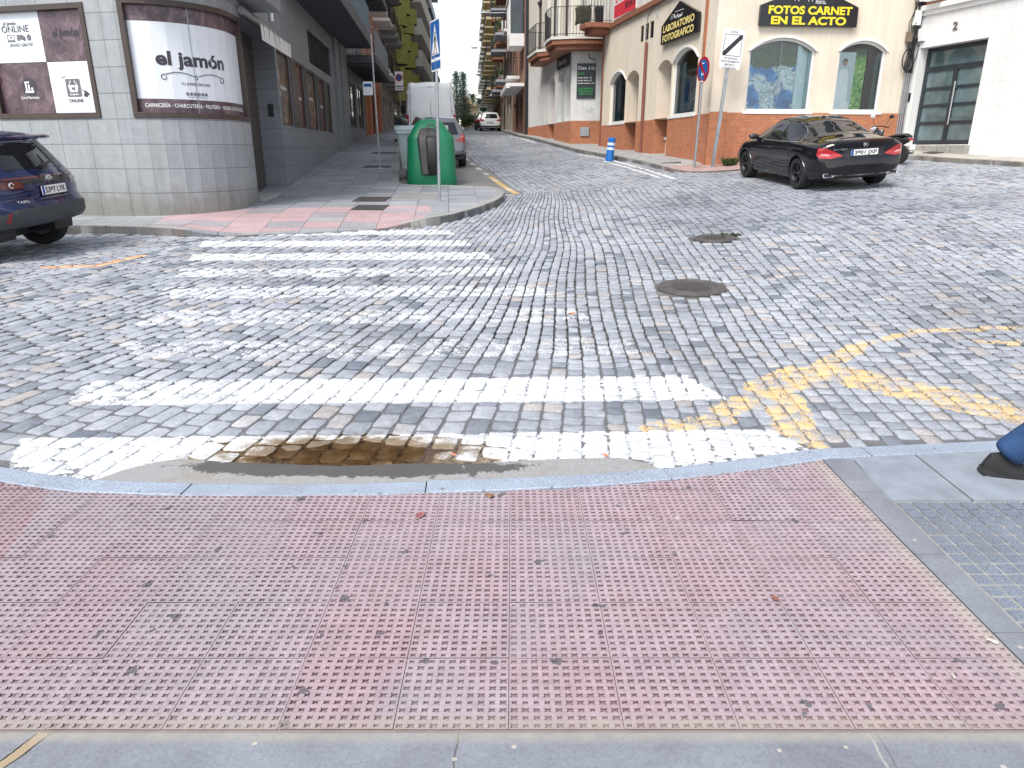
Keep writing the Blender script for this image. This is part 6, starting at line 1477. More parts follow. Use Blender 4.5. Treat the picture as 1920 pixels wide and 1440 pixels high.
class Car:
    """x forward from the rear bumper, y left, z up from the ground; body lofted through stations"""
    def __init__(s, st, rear, front, wheels, rw, archr, W, plan=.10, n=120):
        K = ('x', 'zb', 'ys', 'zs', 'ym', 'zm', 'yw', 'zw', 'yr', 'zr', 'zc'); A = np.array(st, float); L = A[-1, 0]; s.L = L; s.W = W
        xs = np.unique(np.concatenate([np.linspace(0, L, n), np.linspace(0, .35, 12), np.linspace(L - .35, L, 12)])); V = {k: hermite(A[:, 0], A[:, i], xs) for i, k in enumerate(K)}
        rows = []
        for i, x in enumerate(xs):
            v = {k: V[k][i] for k in K}; ck = [(0, v['zb']), (v['ys'] * .86, v['zb']), (v['ys'], v['zs']), (v['ym'], v['zm']), (v['yw'], v['zw']), (v['yr'], v['zr']), (v['yr'] * .62, v['zr'] + (v['zc'] - v['zr']) * .62), (0, v['zc'])]
            P = [np.array(q) for q in ck]; prof = []
            for k in range(len(P) - 1):
                a = P[k - 1] if k else np.array([-P[1][0], P[1][1]]); b, c = P[k], P[k + 1]; d = P[k + 2] if k + 2 < len(P) else np.array([-P[k][0], P[k][1]])
                ten = .32
                for t in np.linspace(0, 1, 8, endpoint=False):
                    m0 = (c - a) * ten; m1 = (d - b) * ten; prof.append((2 * t ** 3 - 3 * t * t + 1) * b + (t ** 3 - 2 * t * t + t) * m0 + (-2 * t ** 3 + 3 * t * t) * c + (t ** 3 - t * t) * m1)
            prof.append(P[-1]); prof = np.array(prof)
            ends = max(0, 1 - x / .06) if x < .06 else max(0, 1 - (L - x) / .06); cz = (v['zb'] + v['zc']) / 2; sc = 1 - .035 * ends ** 2
            prof = np.stack([prof[:, 0] * sc, cz + (prof[:, 1] - cz) * sc], 1)
            ring = np.concatenate([prof, np.stack([-prof[-2:0:-1, 0], prof[-2:0:-1, 1]], 1)]); rows.append(np.column_stack([np.full(len(ring), x), ring]))
        s.rear, s.front, s.plan = rear, front, plan
        def warp(r):
            r = r.copy(); x, y, z = r[:, 0], r[:, 1], r[:, 2]; pl = plan * (np.abs(y) / (W / 2)) ** 2.6
            wr = np.clip(1 - x / .75, 0, 1) ** 1.0; wf = np.clip(1 - (L - x) / .75, 0, 1)
            r[:, 0] = x + wr * (np.interp(z, *zip(*rear)) + pl) - wf * (np.interp(z, *zip(*front)) + pl * 1.6); return r
        cap = lambda ring: [np.column_stack([ring[:, 0], ring[:, 1] * t, (ring[:, 2] - ring[:, 2].mean()) * t + ring[:, 2].mean()]) for t in (.02, .2, .4, .6, .8, .93)]
        allr = [warp(r) for r in cap(rows[0]) + rows + cap(rows[-1])[::-1]]
        m = len(allr[0]); vs = np.concatenate(allr); fs = []
        for i in range(len(allr) - 1):
            for k in range(m): fs.append((i * m + k, i * m + (k + 1) % m, (i + 1) * m + (k + 1) % m, (i + 1) * m + k))
        fs.append(tuple(range(m))); fs.append(tuple((len(allr) - 1) * m + k for k in range(m))[::-1])
        s.bvh = BVHTree.FromPolygons([tuple(v) for v in vs], fs); s.wheels, s.rw, s.archr = wheels, rw, archr
        keep = []
        for f in fs:
            c = vs[list(f)].mean(0)
            if len(f) == 4 and abs(c[1]) > W * .26 and any((c[0] - wx) ** 2 + (c[2] - rw) ** 2 < archr ** 2 for wx in wheels): continue
            keep.append(f)
        s.vs, s.fs = vs, keep
    def body(s, mat, par):
        mb = MB(); mb.add([tuple(v) for v in s.vs], s.fs); return mb.build('body', mat, par, smooth=True)
    def hit(s, a, b, ax):
        if ax == 'rear': o, d = (-3, a, b), (1, 0, 0)
        elif ax == 'front': o, d = (s.L + 3, a, b), (-1, 0, 0)
        elif ax == 'left': o, d = (a, 3, b), (0, -1, 0)
        elif ax == 'right': o, d = (a, -3, b), (0, 1, 0)
        else: o, d = (a, b, 4), (0, 0, -1)
        p, nn, _, _ = s.bvh.ray_cast(Vector(o), Vector(d))
        if p is None: return None
        if nn.dot(Vector(d)) > 0: nn = -nn
        return p, nn
    def patch(s, name, poly, ax, mat, par, off=.004, sp=.05, skirt=.012):
        v, f, nb = cdt(poly, sp, lambda x, y: 0.); P = []; B = []
        last = None
        for x, y, _ in v:
            h = s.hit(x, y, ax)
            if h is None: h = last or (Vector((0, 0, .5)), Vector((0, 0, 1)))
            last = h; P.append(h[0] + h[1] * off); B.append(h[0] + h[1] * (off - skirt))
        mb = MB(); mb.add(P, f)
        mb.add(P[:nb] + B[:nb], [(i, (i + 1) % nb, (i + 1) % nb + nb, i + nb) for i in range(nb)])
        return mb.build(name, mat, par, smooth=True, recalc=False)
    def line(s, name, pts, ax, mat, par, r=.006, off=.004, mb=None):
        P = [s.hit(a, b, ax) for a, b in pts]; m = mb or MB(); m.tube([p[0] + p[1] * off for p in P if p], r, 5)
        return m.build(name, mat, par) if mb is None else None
    def wells(s, par):
        mb = MB()
        for wx in s.wheels:
            for sd in (-1, 1):
                y0, y1 = sd * s.W * .24, sd * (s.W * .5 - .03); A = np.linspace(-.25, math.pi + .25, 16)
                mb.grid([[(wx + s.archr * math.cos(a), y, s.rw + s.archr * math.sin(a)) for a in A] for y in (y0, y1)]); mb.add([(wx + s.archr * math.cos(a), y0, s.rw + s.archr * math.sin(a)) for a in A], [tuple(range(16))])
        x0, x1 = .8, s.L - .3; mb.box(((x0 + x1) / 2, 0, s.rw * .8), (x1 - x0, s.W * .55, .14)); mb.build('underbody', M_BLACK, par)
    def arch_lips(s, mat, par, r=.018, ext=0.):
        for wx in s.wheels:
            for ax in ('left', 'right'):
                mb = MB(); P = []
                for a in np.linspace(-.12, math.pi + .12, 30):
                    h = s.hit(wx + (s.archr + ext) * math.cos(a), max(s.rw + (s.archr + ext) * math.sin(a), .22), ax)
                    if h: P.append(h[0] + h[1] * .002)
                mb.tube(P, r, 6); mb.build('wheel_arch', mat, par)
def wheel(par, x, y, r, wd, rim_m, side, spokes=5, twin=True, simple=False):
    w = MB(); M = Matrix.Translation((x, y, r)) @ Matrix.Rotation(R(-90 * side), 4, 'X')
    h = wd / 2; w.lathe([(r * .66, -h), (r * .93, -h), (r * .985, -h * .8), (r, -h * .4), (r, h * .4), (r * .985, h * .8), (r * .93, h), (r * .66, h), (r * .645, h * .6), (r * .645, -h), (r * .66, -h)], 40, M, False)
    wh = w.build('wheel', M_TYRE, par, smooth=True)
    m = MB(); m.lathe([(r * .66, h * .95), (r * .64, h * .7), (r * .60, h * .2), (r * .6, -h * .6), (.001, -h * .6)], 32, M, False); m.lathe([(.001, h * .62), (r * .10, h * .6), (r * .15, h * .45), (r * .16, 0)], 16, M, False)
    for k in range(spokes):
        for q in ((-.13, .13) if twin else (0,)):
            a = 2 * math.pi * k / spokes + q; b = a + (-q * .4); hw = r * (.035 if twin else .07)
            p0 = Vector((math.cos(a) * r * .13, math.sin(a) * r * .13, h * .5)); p1 = Vector((math.cos(b) * r * .62, math.sin(b) * r * .62, h * .72)); t = Vector((-math.sin(a), math.cos(a), 0)) * hw; dz = Vector((0, 0, -h * .35))
            P = [p0 - t, p0 + t, p1 + t * 1.3, p1 - t * 1.3]; P = P + [p + dz for p in P]; m.add([M @ p for p in P], [(0, 1, 2, 3), (0, 1, 5, 4), (1, 2, 6, 5), (2, 3, 7, 6), (3, 0, 4, 7)])
    m.build('rim', rim_m, wh); return wh
def place_car(name, label, x, y, head, L, wb0, wb1, tr, group=None, cat='car'):
    """empty on the ground under the rear bumper; head = (dx,dy) forward"""
    f = Vector((*head, 0)).normalized(); l = Vector((-f.y, f.x, 0)); z = lambda a, b: (lambda p: g(p.x, p.y) + G_OFF(p.x, p.y))(Vector((x, y, 0)) + f * a + l * b)
    zr = (z(wb0, tr) + z(wb0, -tr)) / 2; zf = (z(wb1, tr) + z(wb1, -tr)) / 2; zl = (z(wb0, tr) + z(wb1, tr)) / 2; zr_ = (z(wb0, -tr) + z(wb1, -tr)) / 2
    X = (f + Vector((0, 0, (zf - zr) / (wb1 - wb0)))).normalized(); Y = l + Vector((0, 0, (zl - zr_) / (2 * tr))); Z = X.cross(Y).normalized(); Y = Z.cross(X)
    z0 = (zr + zf) / 2 - X.z * (wb0 + wb1) / 2
    return thing(name, label, cat, group=group, M=Matrix(((X.x, Y.x, Z.x, x), (X.y, Y.y, Z.y, y), (X.z, Y.z, Z.z, z0), (0, 0, 0, 1))))
G_OFF = lambda x, y: .008
def plate(t, c, x, z, text, yaw=0, w_=.52, h_=.115, tilt=0.):
    """number plate on the rear: blue band, dark digits"""
    M = Matrix.Translation((x, 0, z)) @ Matrix.Rotation(R(-90), 4, 'Z') @ Matrix.Rotation(R(90), 4, 'X')     # text x -> -y (viewer's right from behind)
    M = M @ Matrix.Rotation(tilt, 4, 'X'); F = Loc(M)
    a = MB(); fbox(a, F, -w_ / 2, w_ / 2, 0, h_, 0, .012); p = a.build('number_plate', M_SIDEPL, t)
    b = MB(); fbox(b, F, -w_ / 2, -w_ / 2 + .045, 0.002, h_ - .002, .0121, .0135); b.build('country_band', M_PLBLUE, p)
    letters(F, p, text, -w_ / 2 + .065, w_ / 2 - .02, .022, M_INK, .072, .0145, bold=.025)
    e = MB(); fbox(e, F, -w_ / 2 - .008, w_ / 2 + .008, -.012, -.001, 0, .014); fbox(e, F, -w_ / 2 - .008, w_ / 2 + .008, h_ + .001, h_ + .008, 0, .014); e.build('plate_frame', M_BLACK, p)
    return p
# ---- black four door coupe by the cream shop
def black_coupe():
    st = [(0, .34, .72, .42, .80, .62, .80, .84, .60, .93, .96), (.12, .26, .78, .34, .85, .62, .83, .86, .63, .97, 1.005), (.45, .21, .83, .27, .885, .62, .85, .885, .62, .99, 1.045), (.8, .20, .84, .26, .89, .62, .86, .90, .60, 1.03, 1.10), (1.2, .19, .84, .25, .89, .62, .865, .905, .565, 1.15, 1.235), (1.6, .19, .84, .25, .885, .62, .865, .90, .545, 1.29, 1.365), (2.1, .19, .84, .25, .885, .62, .86, .89, .535, 1.36, 1.43), (2.55, .19, .84, .25, .885, .62, .86, .88, .545, 1.345, 1.42), (2.95, .19, .84, .25, .885, .62, .86, .87, .58, 1.20, 1.30), (3.35, .19, .84, .25, .885, .62, .86, .865, .66, 1.0, 1.09), (3.6, .19, .84, .25, .89, .62, .855, .85, .68, .93, .985), (4.1, .2, .83, .27, .885, .58, .83, .79, .64, .86, .90), (4.45, .22, .78, .3, .83, .52, .77, .70, .56, .75, .78), (4.63, .3, .68, .36, .74, .48, .68, .60, .5, .63, .66)]
    rear = [(.2, .10), (.34, .02), (.45, .0), (.62, .015), (.74, .05), (.9, .03), (.97, .0), (1.02, .02), (1.3, .02)]; front = [(.2, .12), (.35, .02), (.5, 0), (.66, .06), (.9, .2)]
    W = 1.78; c = Car(st, rear, front, (.95, 3.65), .325, .375, W, .17)
    t = place_car('parked_car', 'black glossy four door coupe parked with its rear to the camera by the brick base', 6.72, 14.05, (-.075, .997), 4.63, .95, 3.65, .78)
    t.matrix_world = t.matrix_world @ Matrix.Diagonal((1, 1, .945, 1))
    c.body(paint('black_paint', (.002, .0025, .006), .0, .0, .05), t); c.wells(t); c.arch_lips(paint('black_paint2', (.008, .009, .013)), t, .012)
    for x in c.wheels:
        for sd in (-1, 1): wheel(t, x, sd * (W / 2 - .125), .325, .225, M_RIMD, sd, 5, True)
    for ax in ('left', 'right'):
        c.patch('window', [(2.02, .955), (2.02, 1.335), (2.3, 1.35), (2.62, 1.325), (2.95, 1.20), (3.38, .96)], ax, M_CARGL, t); c.patch('window', [(1.97, .955), (1.97, 1.335), (1.65, 1.30), (1.32, 1.185), (1.13, 1.09), (1.02, .975)], ax, M_CARGL, t)
        c.patch('window', [(.98, .975), (1.09, 1.085), (1.02, 1.05), (.78, .985)], ax, M_CARGL, t)
        mb = MB(); c.line('', [(3.4, .945), (2.6, .945), (1.8, .942), (1.02, .955)], ax, None, None, .007, .003, mb); c.line('', [(1.02, .955), (1.13, 1.105), (1.32, 1.205), (1.65, 1.318), (2.0, 1.352), (2.3, 1.367), (2.62, 1.342), (2.95, 1.215), (3.38, .97)], ax, None, None, .006, .003, mb); mb.build('window_trim', M_CHROME, t)
        mb = MB()
        for pts in ([(2.0, .93), (2.0, .5), (2.02, .3)], [(3.3, .92), (3.22, .6), (3.12, .32)], [(1.02, .93), (1.3, .72), (1.36, .55), (1.42, .32)], [(1.4, .3), (3.1, .3)]): c.line('', pts, ax, None, None, .004, .0, mb)
        mb.build('door_gap', M_BLACK, t)
        mb = MB()
        for x in (1.25, 2.25):
            h = c.hit(x, .80, ax); sg = 1 if ax == 'left' else -1
            mb.tube([(x - .1, h[0].y, .80), (x - .07, h[0].y + sg * .035, .805), (x + .07, h[0].y + sg * .035, .81), (x + .1, h[0].y, .81)], .012, 6)
        mb.build('door_handle', M_BLACK, t)
        sg = 1 if ax == 'left' else -1; h = c.hit(3.15, .98, ax); mi = MB(); mi.lathe([(.001, -.11), (.06, -.10), (.085, -.03), (.085, .04), (.05, .1), (.001, .11)], 14, Matrix.Translation((3.2, h[0].y + sg * .12, 1.0)) @ Matrix.Rotation(R(90), 4, 'X') @ Matrix.Scale(.75, 4, (0, 1, 0))); mi.tube([(3.2, h[0].y - sg * .04, .95), (3.2, h[0].y + sg * .1, .97)], .025, 6); mi.build('mirror', paint('black_paint2', (.008, .009, .013)), t, smooth=True)
        y0 = -1 if ax == 'right' else 1
        c.patch('tail_light', [(y0 * .40, .70), (y0 * .62, .655), (y0 * .80, .67), (y0 * .835, .73), (y0 * .82, .86), (y0 * .70, .86), (y0 * .52, .775)][::y0], 'rear', M_RED, t, .008, .03)
        c.patch('tail_light_reflector', [(y0 * .62, .70), (y0 * .78, .715), (y0 * .79, .76), (y0 * .66, .75)][::y0], 'rear', M_REDP, t, .011, .04, .004)
    c.patch('rear_window', [(.72, -.56), (.72, .56), (1.05, .55), (1.4, .505), (1.66, .475), (1.66, -.475), (1.4, -.505), (1.05, -.55)], 'top', M_CARGL, t); c.patch('roof_glass', [(1.78, -.45), (1.78, .45), (2.6, .47), (2.6, -.47)], 'top', M_CARGL, t, .003); c.patch('windscreen', [(2.68, -.49), (2.68, .49), (3.3, .60), (3.3, -.60)], 'top', M_CARGL, t)
    c.patch('rear_diffuser', [(-.62, .24), (.62, .24), (.60, .36), (-.60, .36)], 'rear', M_BLACK, t, .006); mb = MB(); c.line('', [(-.58, .335), (0, .325), (.58, .335)], 'rear', None, None, .007, .010, mb); mb.build('diffuser_trim', M_CHROME, t)
    for sd in (-1, 1):
        m = MB(); h = c.hit(sd * .63, .33, 'rear'); P = [(-.10, -.03), (.09, -.035), (.11, .03), (-.06, .04)]; F = Loc(Matrix.Translation((h[0].x - .01, sd * .63, .33)) @ Matrix.Rotation(R(-90), 4, 'Z') @ Matrix.Rotation(R(90), 4, 'X'))
        for (a, b), (a2, b2) in zip(P, P[1:] + P[:1]): m.tube([F.pt(a * -sd, b, .01), F.pt(a2 * -sd, b2, .01)], .011, 6)
        e_ = m.build('exhaust_tip', M_CHROME, t); q = MB(); q.add([F.pt(a * -sd, b, .004) for a, b in P], [(0, 1, 2, 3)]); q.build('exhaust_opening', M_BLACK, e_)
    h = c.hit(0, .76, 'rear'); plate(t, c, h[0].x - .006, .70, '3901 JXP')
    c.patch('plate_recess', [(-.36, .665), (.36, .665), (.42, .84), (-.42, .84)], 'rear', M_BLACK, t, .002)
    h = c.hit(0, .905, 'rear'); em = MB(); F = Loc(Matrix.Translation((h[0].x - .008, 0, .90)) @ Matrix.Rotation(R(-90), 4, 'Z') @ Matrix.Rotation(R(90), 4, 'X')); em.tube([F.pt(.045 * math.sin(a), .045 * math.cos(a)) for a in np.linspace(0, 2 * math.pi, 25)], .005, 5)
    for a in (0, 2.094, 4.189): em.tube([F.pt(0, 0), F.pt(.044 * math.sin(a), .044 * math.cos(a))], [.008, .003], 5)
    em.build('emblem', M_CHROME, t); h = c.hit(.50, .85, 'rear'); F = Loc(Matrix.Translation((h[0].x - .012, 0, 0)) @ Matrix.Rotation(R(-90), 4, 'Z') @ Matrix.Rotation(R(90), 4, 'X'))
    mb = MB(); vs, fs = text_geo('CLA 220 d', .02); x1 = max(v.x for v in vs); P = []
    for v in vs:
        y = .58 - v.x / x1 * .24; z = .815 + v.y * .042; hh = c.hit(y, z, 'rear'); P.append(hh[0] + hh[1] * .006)
    mb.add(P, fs); mb.build('lettering', M_CHROME, t, recalc=False)
    an = MB(); an.box((1.75, 0, 1.40), (.16, .05, .05), None, .4); an.build('aerial_fin', M_BLACK, t)
    return t
black_coupe()
# ---- blue SUV, left
def blue_suv():
    st = [(0, .46, .74, .53, .82, .72, .80, 1.02, .56, 1.46, 1.53), (.12, .43, .80, .49, .86, .72, .83, 1.04, .58, 1.50, 1.575), (.5, .36, .84, .42, .885, .72, .85, 1.04, .60, 1.52, 1.59), (1.2, .25, .84, .36, .885, .72, .86, 1.02, .61, 1.53, 1.595), (2, .25, .84, .36, .885, .72, .86, .99, .61, 1.52, 1.59), (2.6, .25, .84, .36, .885, .72, .86, .98, .63, 1.42, 1.5), (3.05, .25, .84, .36, .885, .72, .86, .97, .68, 1.12, 1.2), (3.4, .26, .84, .38, .88, .72, .85, .95, .7, 1.0, 1.04), (3.9, .3, .8, .42, .84, .68, .8, .86, .64, .9, .94), (4.18, .36, .7, .46, .74, .62, .7, .76, .56, .8, .82)]
    rear = [(.2, .12), (.36, .05), (.5, .0), (.64, .0), (.76, .07), (.86, .06), (1.0, .10), (1.2, .24), (1.45, .40), (1.6, .44)]; front = [(.3, .06), (.5, 0), (.7, .05), (1, .2)]
    W = 1.765; c = Car(st, rear, front, (.82, 3.38), .345, .40, W, .19)
    t = place_car('parked_car', 'blue compact crossover cut off by the left edge with dark rear bumper', -6.1, 9.86, (-1, .0), 4.18, .82, 3.38, .77)
    bp = paint('blue_paint', (.003, .009, .062), .3, .2, .12); c.body(bp, t); c.wells(t); c.arch_lips(M_BLACK, t, .035, .03)
    for x in c.wheels:
        for sd in (-1, 1): wheel(t, x, sd * (W / 2 - .125), .345, .215, M_RIMD, sd, 5, False)
    c.patch('bumper', [(-.84, .43), (.84, .43), (.85, .60), (.72, .655), (-.72, .655), (-.85, .60)], 'rear', plain('bumper_plastic', (.035, .042, .048), .6, 0, .15), t, .015, .06)
    c.patch('rear_window', [(-.60, 1.12), (.60, 1.12), (.55, 1.28), (.48, 1.44), (-.48, 1.44), (-.55, 1.28)], 'rear', M_CARGL, t, .006)
    c.patch('light_band', [(-.78, .945), (.78, .945), (.76, 1.03), (-.76, 1.03)], 'rear', plain('gloss_black', (.008, .008, .01), .08), t, .008)
    c.patch('band_strip', [(-.74, 1.005), (.74, 1.005), (.74, 1.025), (-.74, 1.025)], 'rear', lampm('dim_red', (.12, .008, .01)), t, .011, .04, .004)
    for sd in (-1, 1):
        c.patch('tail_light', [(sd * .50, .90), (sd * .79, .90), (sd * .80, .985), (sd * .52, .985)][::sd], 'rear', lampm('smoked_lamp', (.10, .02, .022)), t, .012, .04)
        m = MB(); h = c.hit(sd * .66, .945, 'rear'); F = Loc(Matrix.Translation((h[0].x - .02, sd * .66, .945)) @ Matrix.Rotation(R(-90), 4, 'Z') @ Matrix.Rotation(R(90), 4, 'X')); m.tube([F.pt(.04 * math.cos(a), .03 * math.sin(a)) for a in np.linspace(0, 6.28, 14)], .008, 5); m.build('lamp_ring', M_LAMPW, t)
        c.patch('reflector', [(sd * .78, .50), (sd * .805, .50), (sd * .805, .62), (sd * .78, .62)][::sd], 'rear', lampm('dark_reflector', (.16, .008, .01)), t, .024, .03)
    for ax in ('left', 'right'):
        c.patch('window', [(1.0, 1.06), (1.15, 1.42), (1.75, 1.46), (1.75, 1.05)], ax, M_CARGL, t); c.patch('window', [(1.82, 1.05), (1.82, 1.46), (2.45, 1.40), (2.9, 1.06)], ax, M_CARGL, t)
        c.patch('sill_cladding', [(1.25, .36), (2.95, .36), (2.95, .46), (1.25, .46)], ax, M_BLACK, t, .012)
        sg = 1 if ax == 'left' else -1; mi = MB(); mi.box((2.75, sg * .98, 1.06), (.14, .2, .14), None, .8); mi.build('mirror', bp, t, bevel=.03)
    sp = MB(); rows = []
    for y in np.linspace(-.56, .56, 17): k = 1 - .06 * (y / .56) ** 2; rows.append([(.30 + (1 - k), y, 1.53), (.17 + 2 * (1 - k), y, 1.515), (.165 + 2 * (1 - k), y, 1.49), (.34, y, 1.47)])
    sp.grid(rows); sp.build('roof_spoiler', bp, t, smooth=True)
    lo = MB(); c.line('', [(-.55, 1.10), (0, 1.09), (.55, 1.10)], 'rear', None, None, .008, .006, lo); lo.build('window_seal', M_BLACK, t)
    wp = MB(); h = c.hit(0, 1.12, 'rear'); q = [c.hit(a, b, 'rear') for a, b in ((-.02, 1.12), (-.2, 1.15), (-.42, 1.2))]; wp.tube([p[0] + p[1] * .03 for p in q], [.03, .018, .010], 6); wp.build('wiper', M_BLACK, t)
    h = c.hit(0, .84, 'rear'); plate(t, c, h[0].x - .012, .79, '5397 LYK')
    em = MB(); h = c.hit(0, .99, 'rear'); F = Loc(Matrix.Translation((h[0].x - .018, 0, .985)) @ Matrix.Rotation(R(-90), 4, 'Z') @ Matrix.Rotation(R(90), 4, 'X'))
    for rx, ry, cy in ((.065, .045, 0), (.022, .04, 0), (.045, .018, .018)): em.tube([F.pt(rx * math.cos(a), cy + ry * math.sin(a)) for a in np.linspace(0, 6.283, 25)], .005, 5)
    em.build('emblem', M_CHROME, t)
    mb = MB(); vs, fs = text_geo('YARIS', .02); x1 = max(v.x for v in vs); P = []
    for v in vs: hh = c.hit(.66 - v.x / x1 * .17, .72 + v.y * .045, 'rear'); P.append(hh[0] + hh[1] * .008)
    mb.add(P, fs); mb.build('lettering', M_CHROME, t, recalc=False)
    c.patch('hatch_crease', [(-.40, .755), (.40, .755), (.36, .735), (-.36, .735)][::-1], 'rear', bp, t, .012)
blue_suv()
# ---- small hatchbacks (grey one behind the bins, white one, dark ones far up)
def hatch(label, x, y, head, c_, gl=M_CARGL, scale=1., lamp=True, text=None, detailed=True):
    st = [(0, .36, .70, .44, .80, .62, .77, .90, .55, 1.34, 1.40), (.12, .28, .76, .38, .84, .62, .81, .93, .57, 1.38, 1.45), (.5, .22, .81, .30, .87, .62, .83, .94, .585, 1.405, 1.475), (1.2, .20, .82, .28, .875, .62, .84, .93, .59, 1.41, 1.48), (2, .20, .82, .28, .875, .62, .84, .91, .59, 1.40, 1.47), (2.55, .20, .82, .28, .875, .62, .84, .90, .61, 1.29, 1.38), (3.05, .20, .82, .28, .875, .62, .84, .89, .66, 1.01, 1.09), (3.4, .2, .82, .3, .87, .62, .83, .87, .66, .92, .97), (3.9, .24, .76, .34, .81, .56, .76, .76, .58, .80, .83), (4.15, .3, .66, .38, .70, .5, .66, .66, .5, .68, .7)]
    rear = [(.2, .10), (.36, .02), (.5, .0), (.62, .02), (.74, .05), (.92, .07), (1.1, .20), (1.38, .36), (1.5, .38)]; front = [(.3, .05), (.5, 0), (.7, .06), (1, .2)]
    W = 1.75; c = Car(st, rear, front, (.78, 3.35), .31, .36, W, .18, 60)
    t = place_car('parked_car', label, x, y, head, 4.15, .78, 3.35, .75)
    pm = paint('paint_' + label.split()[0], c_, 1., .5 if max(c_) < .5 else .0); c.body(pm, t); c.wells(t)
    for wx in c.wheels:
        for sd in (-1, 1): wheel(t, wx, sd * (W / 2 - .12), .31, .2, M_RIMS, sd, 7, False)
    c.patch('rear_window', [(-.60, .98), (.60, .98), (.56, 1.15), (.50, 1.32), (-.50, 1.32), (-.56, 1.15)], 'rear', gl, t, .006)
    c.patch('bumper', [(-.8, .34), (.8, .34), (.8, .42), (-.8, .42)], 'rear', M_BLACK, t, .01)
    for sd in (-1, 1):
        c.patch('tail_light', [(sd * .47, .80), (sd * .78, .76), (sd * .80, .86), (sd * .77, .98), (sd * .68, .97), (sd * .60, .87)][::sd], 'rear', M_RED, t, .010, .04)
        c.patch('tail_light_reflector', [(sd * .58, .865), (sd * .76, .90), (sd * .755, .955), (sd * .69, .95)][::sd], 'rear', M_REDP, t, .013, .04, .004)
        ax = 'left' if sd > 0 else 'right'
        c.patch('window', [(1.0, .97), (1.12, 1.30), (1.75, 1.35), (1.75, .955)], ax, gl, t); c.patch('window', [(1.82, .955), (1.82, 1.35), (2.4, 1.28), (2.95, .95)], ax, gl, t)
        mi = MB(); mi.box((2.75, sd * .97, .98), (.13, .19, .13), None, .8); mi.build('mirror', pm, t, bevel=.03)
        mb = MB()
        for pts in ([(1.78, .93), (1.78, .4)], [(2.95, .9), (2.85, .4)], [(1.02, .92), (1.25, .6)]): c.line('', pts, ax, None, None, .004, 0, mb)
        mb.build('door_gap', M_BLACK, t)
    h = c.hit(0, .68, 'rear'); plate(t, c, h[0].x - .012, .60, text or '2846 GKD')
    em = MB(); h = c.hit(0, .88, 'rear'); em.lathe([(.001, .0), (.05, 0.), (.05, .012), (.001, .014)], 14, Matrix.Translation(h[0]) @ Matrix.Rotation(R(-90), 4, 'Y')); em.build('emblem', M_CHROME, t)
    return t
G_OFF = lambda x, y: .012
hatch('silver grey hatchback parked in the bay behind the green container', -2.18, 22.3, (-.165, .986), (.20, .205, .215), text='7315 FZN')
hatch('white hatchback parked on the right far up the street', -1.75, 61, (-.06, 1), (.72, .72, .71))
hatch('charcoal hatchback parked just beyond the white hatchback', -2.4, 67, (-.06, 1), (.03, .03, .034))
hatch('blackish hatchback furthest of the cars up the street', -2.75, 73, (-.06, 1), (.014, .014, .016))
